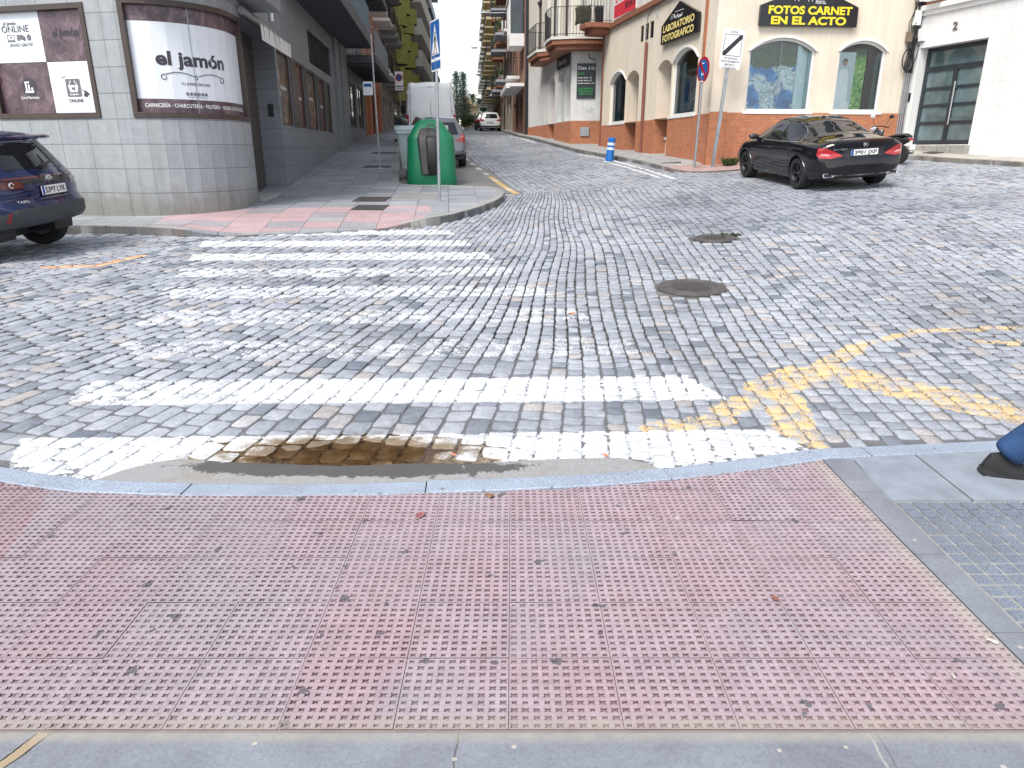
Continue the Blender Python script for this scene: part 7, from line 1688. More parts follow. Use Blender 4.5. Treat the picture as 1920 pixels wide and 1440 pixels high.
# ---- white van
def van():
    st = [(0, .40, .86, .5, .93, .75, .93, 1.2, .80, 2.30, 2.40), (.10, .36, .90, .45, .98, .75, .97, 1.2, .84, 2.36, 2.46), (.4, .34, .93, .42, 1.0, .75, .99, 1.2, .86, 2.39, 2.49), (3.8, .34, .93, .42, 1.0, .75, .99, 1.2, .86, 2.39, 2.49), (4.4, .34, .93, .42, 1., .75, .98, 1.2, .84, 2.28, 2.38), (4.95, .34, .93, .42, 1., .75, .97, 1.18, .84, 1.6, 1.7), (5.4, .36, .9, .44, .96, .75, .92, 1.1, .78, 1.2, 1.24), (5.7, .4, .8, .48, .86, .7, .82, .9, .68, .98, 1.0)]
    rear = [(.3, .08), (.42, .0), (.6, .0), (.7, .05), (1.3, .06), (2.2, .12), (2.45, .18)]; front = [(.4, .05), (.6, 0), (1, .1), (1.3, .3)]
    W = 2.0; c = Car(st, rear, front, (1.0, 4.6), .34, .41, W, .06, 60)
    t = place_car('parked_van', 'tall white panel van parked beyond the grey car, rear doors shut', -3.17, 29.6, (-.13, .99), 5.7, 1., 4.6, .85, cat='van')
    wp = paint('van_white', (.74, .75, .77), .6, 0., .4); c.body(wp, t); c.wells(t)
    for wx in c.wheels:
        for sd in (-1, 1): wheel(t, wx, sd * .87, .34, .21, M_RIMS, sd, 6, False)
    mb = MB()
    for pts in ([(0, .72), (0, 1.4), (0, 2.3)], [(-.82, .74), (-.80, 1.5), (-.76, 2.25)], [(.82, .74), (.80, 1.5), (.76, 2.25)], [(-.8, 2.27), (0, 2.3), (.8, 2.27)], [(-.84, .72), (0, .72), (.84, .72)]): c.line('', pts, 'rear', None, None, .011, 0, mb)
    mb.build('door_gap', plain('seal_grey', (.10, .10, .11), .6), t)
    for sd in (-1, 1):
        c.patch('door_panel', [(sd * .08, 1.25), (sd * .70, 1.25), (sd * .74, 1.35), (sd * .66, 2.0), (sd * .58, 2.06), (sd * .08, 2.06)][::sd], 'rear', wp, t, .012, .1)
        c.patch('tail_light', [(sd * .86, .80), (sd * .955, .80), (sd * .95, 1.3), (sd * .87, 1.3)][::sd], 'rear', M_RED, t, .012)
        mi = MB(); mi.box((4.55, sd * 1.14, 1.45), (.14, .2, .36)); mi.build('mirror', M_BLACK, t, bevel=.04); hn = MB()
        for z in (.95, 1.5, 2.1): hn.box((.06, sd * .87, z), (.06, .05, .12))
        hn.build('door_hinge', M_WHITE, t)
        c.patch('window', [(4.0, 1.28), (4.05, 1.95), (4.45, 1.92), (4.95, 1.3)], 'left' if sd > 0 else 'right', M_CARGL, t)
    c.patch('bumper', [(-.92, .40), (.92, .40), (.92, .64), (-.92, .64)], 'rear', plain('bumper_plastic', (.035, .042, .048), .6), t, .02); h = c.hit(0, .85, 'rear'); plate(t, c, h[0].x - .012, .80, '6092 HVB')
    hd = MB(); hd.box((-.0 + h[0].x, -.08, 1.12), (.05, .03, .2)); hd.build('door_handle', M_BLACK, t)
van()
# ---- motor scooter behind the black car
def scooter():
    f = Vector((-.35, .94, 0)); x, y = 9.62, 18.35; a = math.atan2(f.y, f.x)
    t = thing('motor_scooter', 'black motor scooter standing behind the black car with a round white mirror', 'scooter', (x, y, g(x, y) + .02), a); t.scale = (.86, .86, .82)
    for px in (0, 1.28):
        w = MB(); M = Matrix.Translation((px, 0, .27)) @ Matrix.Rotation(R(90), 4, 'X'); w.lathe([(.15, -.055), (.24, -.05), (.27, 0), (.24, .05), (.15, .055), (.15, -.055)], 24, M, False); wh = w.build('wheel', M_TYRE, t, smooth=True); h = MB(); h.lathe([(.15, .03), (.05, .03), (.04, .06), (.001, .06)], 16, M, False); h.lathe([(.15, -.03), (.05, -.03), (.04, -.06), (.001, -.06)], 16, M, False); h.build('rim', M_RIMD, wh)
    def loft(name, sec, mat):
        mb = MB(); rows = []
        for (x_, z, w_, h_) in sec: rows.append([(x_ + 0, w_ * math.cos(q), z + h_ * math.sin(q)) for q in np.linspace(0, 2 * math.pi, 16, endpoint=False)])
        mb.grid(rows, True); mb.add(rows[0], [tuple(range(16))]); mb.add(rows[-1], [tuple(range(16))]); return mb.build(name, mat, t, smooth=True)
    bm = paint('scooter_black', (.010, .010, .012)); loft('rear_body', [(-.28, .72, .03, .03), (-.2, .70, .10, .09), (.1, .62, .15, .14), (.45, .55, .15, .15), (.6, .45, .11, .1)], bm); loft('floor', [(.5, .32, .12, .06), (.8, .30, .15, .05), (1.05, .36, .12, .08)], M_BLACK)
    mb = MB(); rows = []
    for z, w_, x_ in ((.32, .14, 1.08), (.55, .2, 1.06), (.8, .19, 1.0), (1.0, .12, .93)): rows.append([(x_ - .12 * abs(u) ** 2, u * w_, z) for u in np.linspace(-1, 1, 9)])
    mb.grid(rows); fs = mb.build('front_shield', bm, t, smooth=True); fs.modifiers.new('t', 'SOLIDIFY').thickness = .05
    loft('seat', [(-.25, .78, .08, .03), (-.1, .82, .14, .05), (.25, .80, .15, .05), (.5, .74, .12, .05), (.58, .7, .07, .03)], M_BLACK)
    h = MB(); h.tube([(1.28, 0, .27), (1.12, 0, .7), (.95, 0, 1.05)], .028, 8); h.tube([(.86, -.34, 1.06), (.95, -.12, 1.1), (.95, .12, 1.1), (.86, .34, 1.06)], .018, 8); h.build('handlebar', M_BLACK, t); hd = MB(); hd.lathe([(.001, 0), (.09, .02), (.11, .1), (.06, .16), (.001, .17)], 14, Matrix.Translation((1.0, 0, 1.02)) @ Matrix.Rotation(R(-90), 4, 'Y') @ Matrix.Translation((0, 0, -.17))); hd.build('headlight', M_LAMPW, t, smooth=True)
    for sd, m_ in ((1, plain('mirror_face', (.75, .76, .78), .3)), (-1, M_BLACK)):
        k = MB(); k.tube([(.9, sd * .2, 1.1), (.88, sd * .28, 1.25), (.86, sd * .34, 1.34)], .008, 6); s_ = k.build('mirror', M_BLACK, t); q = MB(); q.lathe([(.001, 0), (.085, 0), (.085, .02), (.05, .035), (.001, .04)], 18, Matrix.Translation((.855, sd * .36, 1.38)) @ Matrix.Rotation(R(-100), 4, 'Y') @ Matrix.Scale(.7, 4, (1, 0, 0))); q.build('mirror_glass', m_, s_)
    c = thing('cover', 'x', 'x') if False else None
    tl = MB(); tl.box((-.28, 0, .7), (.04, .16, .07)); tl.build('tail_light', M_RED, t); pl = MB(); pl.box((-.36, 0, .48), (.01, .2, .15)); pl.build('number_plate', M_SIDEPL, t); st = MB(); st.tube([(.4, .12, .3), (.36, .28, .02)], .012, 6); st.build('side_stand', M_GREYMET, t); mu = MB(); mu.lathe([(.03, 0), (.06, .05), (.06, .4), (.03, .45)], 12, Matrix.Translation((-.3, -.14, .32)) @ Matrix.Rotation(R(80), 4, 'Y')); mu.build('exhaust', M_GREYMET, t, smooth=True)
scooter()
# ================================================================ STREET FURNITURE
def gl(x, y): return g(x, y) + lsw_off(x, y)
M_GREENP = plain('green_polyethylene', (.004, .19, .085), .42, 0, .10, 2, .06, dirt=.25); M_GREYP = plain('pale_grey_plastic', (.42, .50, .50), .5, 0, .08, 3, dirt=.25); M_BRNP = plain('grey_brown_plastic', (.075, .07, .068), .5, 0, .12, 4)
def rrect(w, d, r, n=5):
    P = []
    for cx, cy, a0 in ((w / 2 - r, d / 2 - r, 0), (-w / 2 + r, d / 2 - r, 90), (-w / 2 + r, -d / 2 + r, 180), (w / 2 - r, -d / 2 + r, 270)):
        for k in range(n + 1): a = R(a0 + 90 * k / n); P.append((cx + r * math.cos(a), cy + r * math.sin(a)))
    return P
def glass_bank():
    x, y = -2.06, 18.95; t = thing('recycling_container', 'tall green recycling container with a dark grey front chute panel', 'container', (x, y, g(x, y) + .01), R(5))
    mb = MB(); rows = []
    for z, w, d, sx in ((0, 1.24, 1.2, 0), (.03, 1.26, 1.22, 0), (.5, 1.22, 1.18, 0), (1.05, 1.16, 1.12, 0), (1.12, 1.15, 1.1, 0), (1.15, 1.13, 1.08, 0), (1.44, .72, .78, -.02), (1.48, .66, .7, -.02), (1.54, .54, .6, -.02), (1.555, .45, .5, -.02)): rows.append([(px + sx, py, z) for px, py in rrect(w, d, min(w, d) * .22)])
    mb.grid(rows, True); mb.add(rows[-1], [tuple(range(len(rows[-1])))]); mb.build('body', M_GREENP, t, smooth=True)
    p = MB(); rows = []
    for z, w, o in ((.24, .34, -.60), (.27, .40, -.645), (.9, .50, -.63), (1.10, .54, -.61), (1.18, .54, -.55), (1.30, .50, -.46), (1.36, .42, -.40)): rows.append([(-.06 + u * w / 2, o - .03 * (1 - u ** 4) + .06 * (abs(u) > .99), z) for u in np.linspace(-1, 1, 11)])
    p.grid(rows); p.build('chute_panel', M_BRNP, t, smooth=True).modifiers.new('t', 'SOLIDIFY').thickness = .05
    c = MB(); rows = []
    for z, w, o in ((.26, .20, -.68), (.9, .25, -.69), (1.10, .26, -.67), (1.18, .22, -.60)): rows.append([(.02 + u * w / 2, o - .025 * (1 - u ** 4), z) for u in np.linspace(-1, 1, 9)])
    c.grid(rows); c.build('chute_cover', plain('dark_brown_plastic', (.045, .042, .042), .45), t, smooth=True).modifiers.new('t', 'SOLIDIFY').thickness = .05
    h = MB(); h.tube([(.02 + .10 * math.cos(a), -.56 + .1 * math.sin(a) * .3, 1.34 + .10 * math.sin(a)) for a in np.linspace(-.3, math.pi + .3, 12)], .018, 6); h.build('handle', M_BRNP, t)
    r = MB(); r.tube([(-.1, 0, 1.54), (-.1, 0, 1.60), (.06, 0, 1.60), (.06, 0, 1.54)], .02, 6); r.build('lifting_ring', M_GREENP, t)
glass_bank()
def wheelie(label, x, y, rz, lid_bag=False):
    t = thing('wheeled_bin', label, 'bin', (x, y, g(x, y) + .01), rz, 'pale grey wheeled bins')
    mb = MB(); rows = []
    for z, w, d in ((.2, 1.08, .78), (.24, 1.12, .82), (.7, 1.22, .92), (1.12, 1.32, 1.02), (1.14, 1.40, 1.10), (1.22, 1.40, 1.10)): rows.append([(px, py, z) for px, py in rrect(w, d, .10)])
    mb.grid(rows, True); mb.add(rows[0], [tuple(range(len(rows[0])))]); mb.build('body', M_GREYP, t, smooth=True)
    rb = MB()
    for k in range(9): rb.box((-.56 + k * .14, -.545, 1.1), (.02, .03, .16))
    rb.box((0, -.50, .30), (1.0, .04, .03)); rb.build('rim_rib', M_GREYP, t)
    l = MB(); rows = []
    for u in np.linspace(0, 1, 9): a = u * math.pi; rows.append([(xx, -.56 * math.cos(a), 1.23 + .14 * math.sin(a)) for xx in np.linspace(-.71, .71, 7)])
    l.grid(rows); l.build('lid', M_GREYP, t, smooth=True).modifiers.new('t', 'SOLIDIFY').thickness = .03
    for sx in (-1, 1):
        for sy in (-1, 1):
            w = MB(); w.lathe([(.03, -.03), (.09, -.03), (.10, -.02), (.10, .02), (.09, .03), (.03, .03)], 18, Matrix.Translation((sx * .42, sy * .28, .10)) @ Matrix.Rotation(R(90), 4, 'Y')); w.box((sx * .42, sy * .28, .18), (.07, .08, .06)); w.build('wheel', M_BLACK, t)
        p = MB(); p.tube([(sx * .74, 0, .98), (sx * .66, 0, .98)], .04, 10); p.build('lifting_pin', M_BLACK, t)
    return t
wheelie('pale grey wheeled bin half hidden behind the green container, black bag on lid', -2.45, 20.3, R(6))
bg_ = MB(); rr = random.Random(2); rows = []
for k in range(9):
    a = k / 8 * math.pi; rows.append([(.20 * math.sin(a) * math.cos(q) * (1 + .18 * math.sin(3 * q + k)), .18 * math.sin(a) * math.sin(q) * (1 + .15 * math.cos(4 * q + k)), .14 - .14 * math.cos(a)) for q in np.linspace(0, 2 * math.pi, 16, endpoint=False)])
bg_.grid(rows, True); ob = bg_.build('rubbish_bag', plain('bin_bag', (.015, .015, .017), .25, 0, .2), smooth=True); ob.location = (-2.95, 20.15, g(-2.7, 20.2) + 1.28); tag(ob, 'black rubbish bag lying on the grey bin lid', 'bag')
# ---- posts and signs
def post(mb, h, r=.028): mb.tube([(0, 0, -.05), (0, 0, h)], r, 12)
M_SIGNB = plain('traffic_blue', (.015, .10, .33), .35, 0, .04); M_SIGNR = plain('traffic_red', (.36, .012, .02), .35, 0, .06); M_SIGNW = plain('traffic_white', (.76, .77, .78), .35, 0, .03)
def face(yaw): return Matrix.Rotation(yaw, 4, 'Z') @ Matrix.Rotation(R(90), 4, 'X')
def crossing_sign():
    x, y = -1.46, 14.64; t = thing('crossing_sign', 'tall steel pole with a blue pedestrian crossing sign at the corner kerb', 'sign', (x, y, gl(x, y)))
    m = MB(); m.tube([(0, 0, -.05), (.01, 0, 1.6), (.03, 0, 3.25)], .03, 12); m.build('pole', M_GREYMET, t)
    F = Loc(Matrix.Translation((.03, -.04, -.47)) @ face(R(-67)))
    b = MB(); fpoly(b, F, [(px, 3.32 + py) for px, py in rrect(.60, .88, .05)], 0, .015); bo = b.build('sign_plate', M_SIGNW, t)
    b = MB(); fpoly(b, F, [(px, 3.42 + py) for px, py in rrect(.56, .63, .04)], .0155, .0175); fpoly(b, F, [(px, 2.98 + py) for px, py in rrect(.56, .14, .02)], .0155, .0175); b.build('blue_field', M_SIGNB, bo)
    b = MB(); fpoly(b, F, [(-.23, 3.16), (.23, 3.16), (0, 3.68)], .018, .0195); b.build('white_triangle', M_SIGNW, bo)
    b = MB(); fpoly(b, F, [(.02 + .03 * math.cos(a), 3.52 + .032 * math.sin(a)) for a in np.linspace(0, 6, 12)], .02, .0215); fpoly(b, F, [(-.03, 3.36), (.04, 3.36), (.05, 3.48), (-.02, 3.48)], .02, .0215); fpoly(b, F, [(-.03, 3.37), (.0, 3.36), (-.07, 3.21), (-.10, 3.21)], .02, .0215); fpoly(b, F, [(.0, 3.36), (.04, 3.37), (.09, 3.22), (.06, 3.21)], .02, .0215); fpoly(b, F, [(.04, 3.47), (.05, 3.44), (.11, 3.38), (.10, 3.36)], .02, .0215); fpoly(b, F, [(-.02, 3.47), (-.01, 3.44), (-.09, 3.37), (-.1, 3.39)], .02, .0215)
    for k in range(5): fpoly(b, F, [(-.18 + k * .075, 3.17), (-.145 + k * .075, 3.17), (-.135 + k * .065, 3.2), (-.165 + k * .065, 3.2)], .02, .0215)
    b.build('walking_figure', M_INK, bo)
    k = MB(); k.box((.03, -.0, 2.63), (.09, .07, .03)); k.box((.03, 0, 3.03), (.09, .07, .03)); k.build('bracket', M_GREYMET, t)
crossing_sign()
def plain_post():
    x, y = -3.84, 21.44; t = thing('sign_post', 'thin weathered pole with a small white panel on the left pavement', 'sign', (x, y, gl(x, y)))
    m = MB(); m.tube([(0, 0, -.05), (-.03, 0, 2.), (-.05, 0, 3.55)], .024, 10); m.lathe([(.05, 0), (.03, .04), (.001, .05)], 10, Matrix.Translation((0, 0, 0))); m.build('pole', plain('weathered_pole', (.42, .43, .43), .6, .4, .25, 12, dirt=.4), t)
    F = Loc(Matrix.Translation((-.045, -.03, 0)) @ face(R(-8))); b = MB(); fpoly(b, F, [(px - .17, 2.16 + py) for px, py in rrect(.28, .36, .03)], 0, .012); bo = b.build('panel', M_SIGNW, t); l = MB(); fpoly(l, F, [(-.28, 2.2), (-.06, 2.2), (-.06, 2.28), (-.28, 2.28)], .0125, .014); l.build('panel_stripe', M_SIGNB, bo)
plain_post()
def left_parking_sign():
    x, y = -6.2, 42.; t = thing('no_waiting_sign', 'white rectangular plate with a round dark symbol further up the left pavement', 'sign', (x, y, gl(x, y))); m = MB(); post(m, 2.8); m.build('pole', M_GREYMET, t)
    F = Loc(Matrix.Translation((0, -.04, 0)) @ face(0)); b = MB(); fpoly(b, F, [(px, 2.75 + py) for px, py in rrect(.44, .95, .04)], 0, .015); bo = b.build('panel', M_SIGNW, t); c = MB(); c.tube([F.pt(.16 * math.cos(a), 2.92 + .16 * math.sin(a), .02) for a in np.linspace(0, 6.283, 25)], .03, 6); c.build('red_ring', M_SIGNR, bo); d = MB(); fpoly(d, F, [(.14 * math.cos(a), 2.92 + .14 * math.sin(a)) for a in np.linspace(0, 6.1, 22)], .016, .018); d.build('blue_disc', M_SIGNB, bo); e = MB(); fpoly(e, F, [(-.2, 2.45), (.2, 2.45), (.2, 2.5), (-.2, 2.5)], .016, .018); fpoly(e, F, [(-.15, 2.36), (.15, 2.36), (.15, 2.4), (-.15, 2.4)], .016, .018); e.build('lettering', M_INK, bo)
left_parking_sign()
def no_parking():
    x, y = 5.28, 20.05; z = g(x, y) + .1; x, y = 4.90, 19.8; z = g(x, y) + rsw_off(x, y); t = thing('no_parking_sign', 'round red and blue no parking sign on a steel pole at the brick corner', 'sign', (x, y, z)); m = MB(); m.tube([(0, 0, -.05), (.03, 0, 2.65)], .032, 12); m.build('pole', M_GREYMET, t)
    F = Loc(Matrix.Translation((.03, -.045, 2.42)) @ face(R(-76))); c = MB(); A = np.linspace(0, 2 * math.pi, 33)[:-1]; fpoly(c, F, [(.31 * math.cos(a), .31 * math.sin(a)) for a in A], 0, .018); d = c.build('disc', M_SIGNR, t); e = MB(); fpoly(e, F, [(.245 * math.cos(a), .245 * math.sin(a)) for a in A], .019, .021); e.build('blue_field', M_SIGNB, d); b = MB(); fpoly(b, F, [(-.20, .14), (-.14, .20), (.20, -.14), (.14, -.20)], .022, .024); b.build('diagonal_bar', M_SIGNR, d)
    s = MB(); fpoly(s, F, [(-.05, .13), (.06, .14), (.06, .17), (-.05, .16)], .025, .026); fpoly(s, F, [(-.06, -.13), (-.02, -.15), (-.01, -.08), (-.05, -.07)], .025, .026); fpoly(s, F, [(.02, -.14), (.06, -.13), (.05, -.08), (.01, -.09)], .025, .026); fpoly(s, F, [(-.1, -.29), (.08, -.30), (.08, -.27), (-.1, -.26)], .025, .026); s.build('sticker', M_SIGNW, d)
no_parking()
def end_zone():
    x, y = 5.36, 19.72; z = g(x, y) + rsw_off(x, y); t = thing('end_zone_sign', 'leaning grey post with a white plate crossed by a black diagonal bar', 'sign', (x, y, z)); M = Matrix.Rotation(R(5.5), 4, 'Y'); t.rotation_euler = (0, R(4.2), 0)
    m = MB(); m.box((0, 0, 1.2), (.085, .05, 2.5)); m.build('post', M_GREYMET, t); F = Loc(Matrix.Translation((.02, -.035, 0)) @ face(R(8)))
    b = MB(); fpoly(b, F, [(px, 2.88 + py) for px, py in rrect(.58, .92, .05)], 0, .015); bo = b.build('plate', M_SIGNW, t); fr_ = MB(); frame_ring(fr_, F, -.24, .24, 2.72, 3.22, .012, .0155, .017); fr_.build('thin_frame', M_INK, bo); d = MB(); fpoly(d, F, [(-.24, 2.72), (-.17, 2.72), (.24, 3.15), (.24, 3.22), (.17, 3.22), (-.24, 2.80)], .0172, .0185); d.build('diagonal_bar', M_INK, bo)
    letters(F, bo, 'O.R.A.', -.09, .10, 3.25, M_INK, .055, .0165, bold=.015)
    for k, (s_, w_) in enumerate((('FIN ZONA DE', .17), ('ESTACIONAMIENTO', .25), ('LIMITADO Y', .15), ('CONTROLADO', .18))): letters(F, bo, s_, -w_, w_, 2.64 - .075 * k, M_INK, .05, .0165, bold=.015)
    br = MB(); br.box((-.03, -.03, .25), (.03, .03, .22)); br.build('bracket', M_GREYMET, t)
end_zone()
def bollard():
    x, y = 3.12, 23.7; t = thing('bollard', 'short blue plastic bollard with two pale reflective bands at the kerb', 'bollard', (x, y, g(x, y) + .0)); t.rotation_euler = (0, R(5), 0); t.scale = (1, 1, .78)
    m = MB(); m.lathe([(.13, -.06), (.135, 0), (.125, .3), (.118, .7), (.11, .78), (.12, .80), (.12, .88), (.09, .9), (.001, .905)], 24); m.build('body', plain('bollard_blue', (.015, .16, .50), .4, 0, .12, 4, dirt=.2), t, smooth=True)
    for z in (.42, .60): b = MB(); b.lathe([(.128, z), (.126, z + .10), (.118, z + .10)], 24, None, False); b.build('reflective_band', plain('band_white', (.66, .72, .78), .4), t)
bollard()
def lamp(label, base, head, pole=False, z0=0):
    t = wthing('street_lamp', label, 'street lamp', base, 0, 'street lamps along the right side'); b, h = Vector(base), Vector(head); m = MB()
    if pole: m.tube([(b.x, b.y, z0), (b.x, b.y, b.z)], [.08, .05], 8)
    mid = b.lerp(h, .5) + Vector((0, 0, .15)); m.tube([b, mid, h], .035, 8); m.build('arm', M_GREYMET, t)
    d = (h - mid); d.z = 0; d.normalize(); l = MB(); s = Vector((-d.y, d.x, 0)); rows = []
    for u, w_, hh in ((0, .05, .05), (.1, .10, .07), (.35, .15, .09), (.6, .13, .07), (.72, .03, .02)): rows.append([h + d * (u - .1) + s * (w_ * math.cos(a)) + Vector((0, 0, hh * math.sin(a) * (1 if math.sin(a) > 0 else .5))) for a in np.linspace(0, 2 * math.pi, 12, endpoint=False)])
    l.grid(rows, True); l.add(rows[0], [tuple(range(12))]); hd = l.build('lamp_head', plain('lamp_grey', (.42, .46, .50), .45, .3), t, smooth=True); g_ = MB(); g_.grid([[h + d * (u - .1) + s * w_ * q + Vector((0, 0, -.045)) for q in (-.8, 0, .8)] for u, w_ in ((.1, .10), (.35, .14), (.6, .12))]); g_.build('lens', plain('lamp_lens', (.6, .62, .62), .2), hd)
p = FRR.pt(fy(46), 9.0, 0); lamp('nearest street lamp, on a bracket from the brown brick house', p, p + FRR.n * 1.7 + Vector((0, 0, .25)))
p = FRR.pt(fy(73), 10.6, .0); lamp('middle street lamp, on a bracket from the yellow balcony block', p, p + FRR.n * 2.1 + Vector((0, 0, .2)))
lamp('farthest street lamp, on its own pole up the street', (-2.3, 93, 10.2), (-3.9, 93, 10.4), True, 4.2)
# ---- end of the street: garden, villa, pines and palms
def leaves(mb, c, n, r, size, rr, up=.0, flat=1.):
    for _ in range(n):
        d = Vector((rr.gauss(0, 1), rr.gauss(0, 1), rr.gauss(0, 1) * flat)).normalized() * r * rr.random() ** .4; p = Vector(c) + Vector((d.x, d.y, d.z * flat)); a = Vector((rr.gauss(0, 1), rr.gauss(0, 1), rr.gauss(0, .6))).normalized(); b = a.orthogonal().normalized(); s_ = size * rr.uniform(.6, 1.4); mb.add([p - a * s_, p + b * s_ * .4, p + a * s_, p - b * s_ * .4], [(0, 1, 2, 3)])
def leafmat(name, c):
    n = NT(name); p = n.pos(); n.set(n.ramp(n.noise(p, 1.1, 5, .8), [(.3, tuple(v * .55 for v in c)), (.7, tuple(v * 1.5 for v in c))]), .7); return n.mat
M_PINE = leafmat('pine_needles', (.10, .145, .115)); M_HEDGE = leafmat('hedge_leaves', (.05, .10, .022)); M_PALM = leafmat('palm_leaves', (.07, .095, .03)); M_BARK = plain('bark', (.10, .075, .055), .9, 0, .3, 3)  # pine green is lightened: distance haze put into the needle colour
def norfolk(x, y, h, spread, label, seed):
    rr = random.Random(seed); z = g(x, y) - .2; t = thing('norfolk_pine', label, 'tree', (x, y, z), 0, 'pines at the end of the street'); m = MB(); m.tube([(0, 0, 0), (.1, 0, h * .5), (0, 0, h)], [.35, .2, .03], 8); m.build('trunk', M_BARK, t); c = MB(); b = MB(); k = 0; zz = h * .22
    while zz < h * .98:
        f = 1 - (zz / h); ln = spread * (f ** .75) + .15; nb = 7
        for i in range(nb):
            a = 2 * math.pi * (i + .5 * (k % 2)) / nb + rr.uniform(-.15, .15); L = ln * rr.uniform(.8, 1.1); d = Vector((math.cos(a), math.sin(a), 0)); P = [Vector((0, 0, zz)), d * L * .6 + Vector((0, 0, zz - .03 * L)), d * L + Vector((0, 0, zz + .16 * L))]; b.tube(P, [.05, .03, .01], 4, False)
            for u in np.linspace(.25, 1, max(3, int(L * 4))): q = d * L * u + Vector((0, 0, zz + (.16 * L * u * u - .05 * L * u))); leaves(c, q + Vector((0, 0, rr.uniform(-.25, .15))), 13, .42, .13, rr, flat=1.1)
        zz += (.48 + .2 * f) * rr.uniform(.8, 1.25); k += 1
    b.build('limbs', M_BARK, t); c.build('crown', M_PINE, t, recalc=False)
norfolk(-9.6, 131, 9.2, 2.5, 'denser dark norfolk pine left of the two in the gap', 3); norfolk(-8.2, 128, 9.3, 1.7, 'slimmer norfolk pine with open tiers, right of its neighbour', 9); norfolk(-12.6, 126, 8.2, 2.4, 'dark norfolk pine peeping from behind the white van', 5)
def palm(x, y, h, label, seed):
    rr = random.Random(seed); z = g(x, y) - .2; t = thing('palm_tree', label, 'tree', (x, y, z), 0, 'palms at the end of the street'); m = MB(); m.tube([(0, 0, 0), (.1, 0, h * .5), (.05, 0, h)], [.3, .22, .2], 8); m.build('trunk', M_BARK, t); c = MB()
    for i in range(34):
        a = rr.uniform(0, 6.28); e = rr.uniform(-.5, 1.3); L = rr.uniform(1.4, 2.1); d = Vector((math.cos(a), math.sin(a), 0)); P = []
        for u in np.linspace(0, 1, 7): P.append(Vector((.05, 0, h)) + d * (L * u * math.cos(e) * .9 + .05) + Vector((0, 0, L * u * math.sin(e) - L * .55 * u * u)))
        s_ = Vector((-d.y, d.x, 0))
        for p0, p1 in zip(P[:-1], P[1:]):
            for k in (-1, 1):
                for v in (0, .5): q = p0.lerp(p1, v); c.add([q, q + (p1 - p0) * .5, q + (p1 - p0) * .6 + s_ * k * .34 - Vector((0, 0, .14))], [(0, 1, 2)])
    c.build('crown', M_PALM, t, recalc=False)
palm(-7.4, 141, 5.6, 'shaggy palm right of the pines at the street end', 1); palm(-6.2, 144, 5.0, 'lower palm beside the ivory block at the street end', 2); palm(-8.7, 146, 4.6, 'short palm behind the little villa', 7)
def villa():
    x, y = -8.0, 136; z = g(x, y); t = thing('garden_villa', 'little cream villa with a conical tower roof at the street end', 'house', (x, y, z)); F = Loc(Matrix.Translation((0, -1.6, 0)) @ Matrix.Rotation(R(90), 4, 'X')); m = MB(); wall(m, F, -1.2, 2.2, -.3, 3.6, [(.2, .6, 1.2, 2.6, .15), (1.2, 1.6, 1.2, 2.6, .15), (-.8, -.4, 1.2, 2.6, .15)]); m.box((.5, .3, 1.6), (3.4, 3.4, 3.9)); m.build('wall', plain('villa_cream', (.66, .55, .40), .85, 0, .1, 1), t); r = MB(); r.lathe([(1.1, 2.6), (1.05, 4.0), (1.35, 4.0), (.7, 4.7), (.1, 5.3), (.001, 5.4)], 12, Matrix.Translation((-.3, -.6, 0))); tw = r.build('tower', plain('villa_tower', (.60, .47, .34), .8), t); q = MB(); q.lathe([(1.4, 4.02), (.72, 4.75), (.1, 5.35), (.001, 5.5)], 12, Matrix.Translation((-.3, -.6, 0))); q.build('roof', plain('villa_tiles', (.42, .25, .17), .8), tw); k = MB(); k.box((.5, 0, 3.7), (3.8, 4.2, .2)); k.build('roof', plain('villa_tiles', (.42, .25, .17), .8), t)
    for a in (.2, 1.2, -.8): window(F, t, a, a + .4, 1.2, 2.6, -.05, M_WHITE, M_GLASSD, .05)
villa()
def hedge(x, y, w_, d_, h, label, seed):
    rr = random.Random(seed); t = thing('hedge', label, 'hedge', (x, y, g(x, y) - .1), 0, 'hedges at the end of the street'); c = MB(); 
    for i in range(26): leaves(c, (rr.uniform(-w_ / 2, w_ / 2), rr.uniform(-d_ / 2, d_ / 2), rr.uniform(.2, h * .85)), 90, .55, .12, rr)
    c.build('foliage', M_HEDGE, t, recalc=False); s_ = MB()
    for i in range(6): xx = -w_ / 2 + w_ * (i + .5) / 6; s_.tube([(xx, 0, 0), (xx + .1, 0, h * .7)], [.06, .03], 5)
    s_.build('stem', M_BARK, t)
hedge(-7.6, 117, 3.4, 1.6, 1.9, 'loose bright green hedge across the end of the street', 4); hedge(-4.9, 119, 2.2, 1.6, 1.7, 'lower hedge right of the bright one beside the parked cars', 6); hedge(-11.5, 119, 3.6, 1.8, 2.2, 'tall hedge left of the bright one behind the van', 8)
p = FRR.pt(fy(112), 7.4, .7); t = thing('pharmacy_cross', 'small green cross sign sticking out from the cream block up the street', 'sign', p); m = MB(); m.box((0, 0, 0), (1.0, .14, .36)); m.box((0, 0, .34), (.36, .14, .32)); m.box((0, 0, -.34), (.36, .14, .32)); m.build('cross', plain('cross_green', (.02, .30, .10), .4), t); m = MB(); m.box((.7, 0, 0), (.6, .05, .05)); m.build('bracket', M_GREYMET, t)
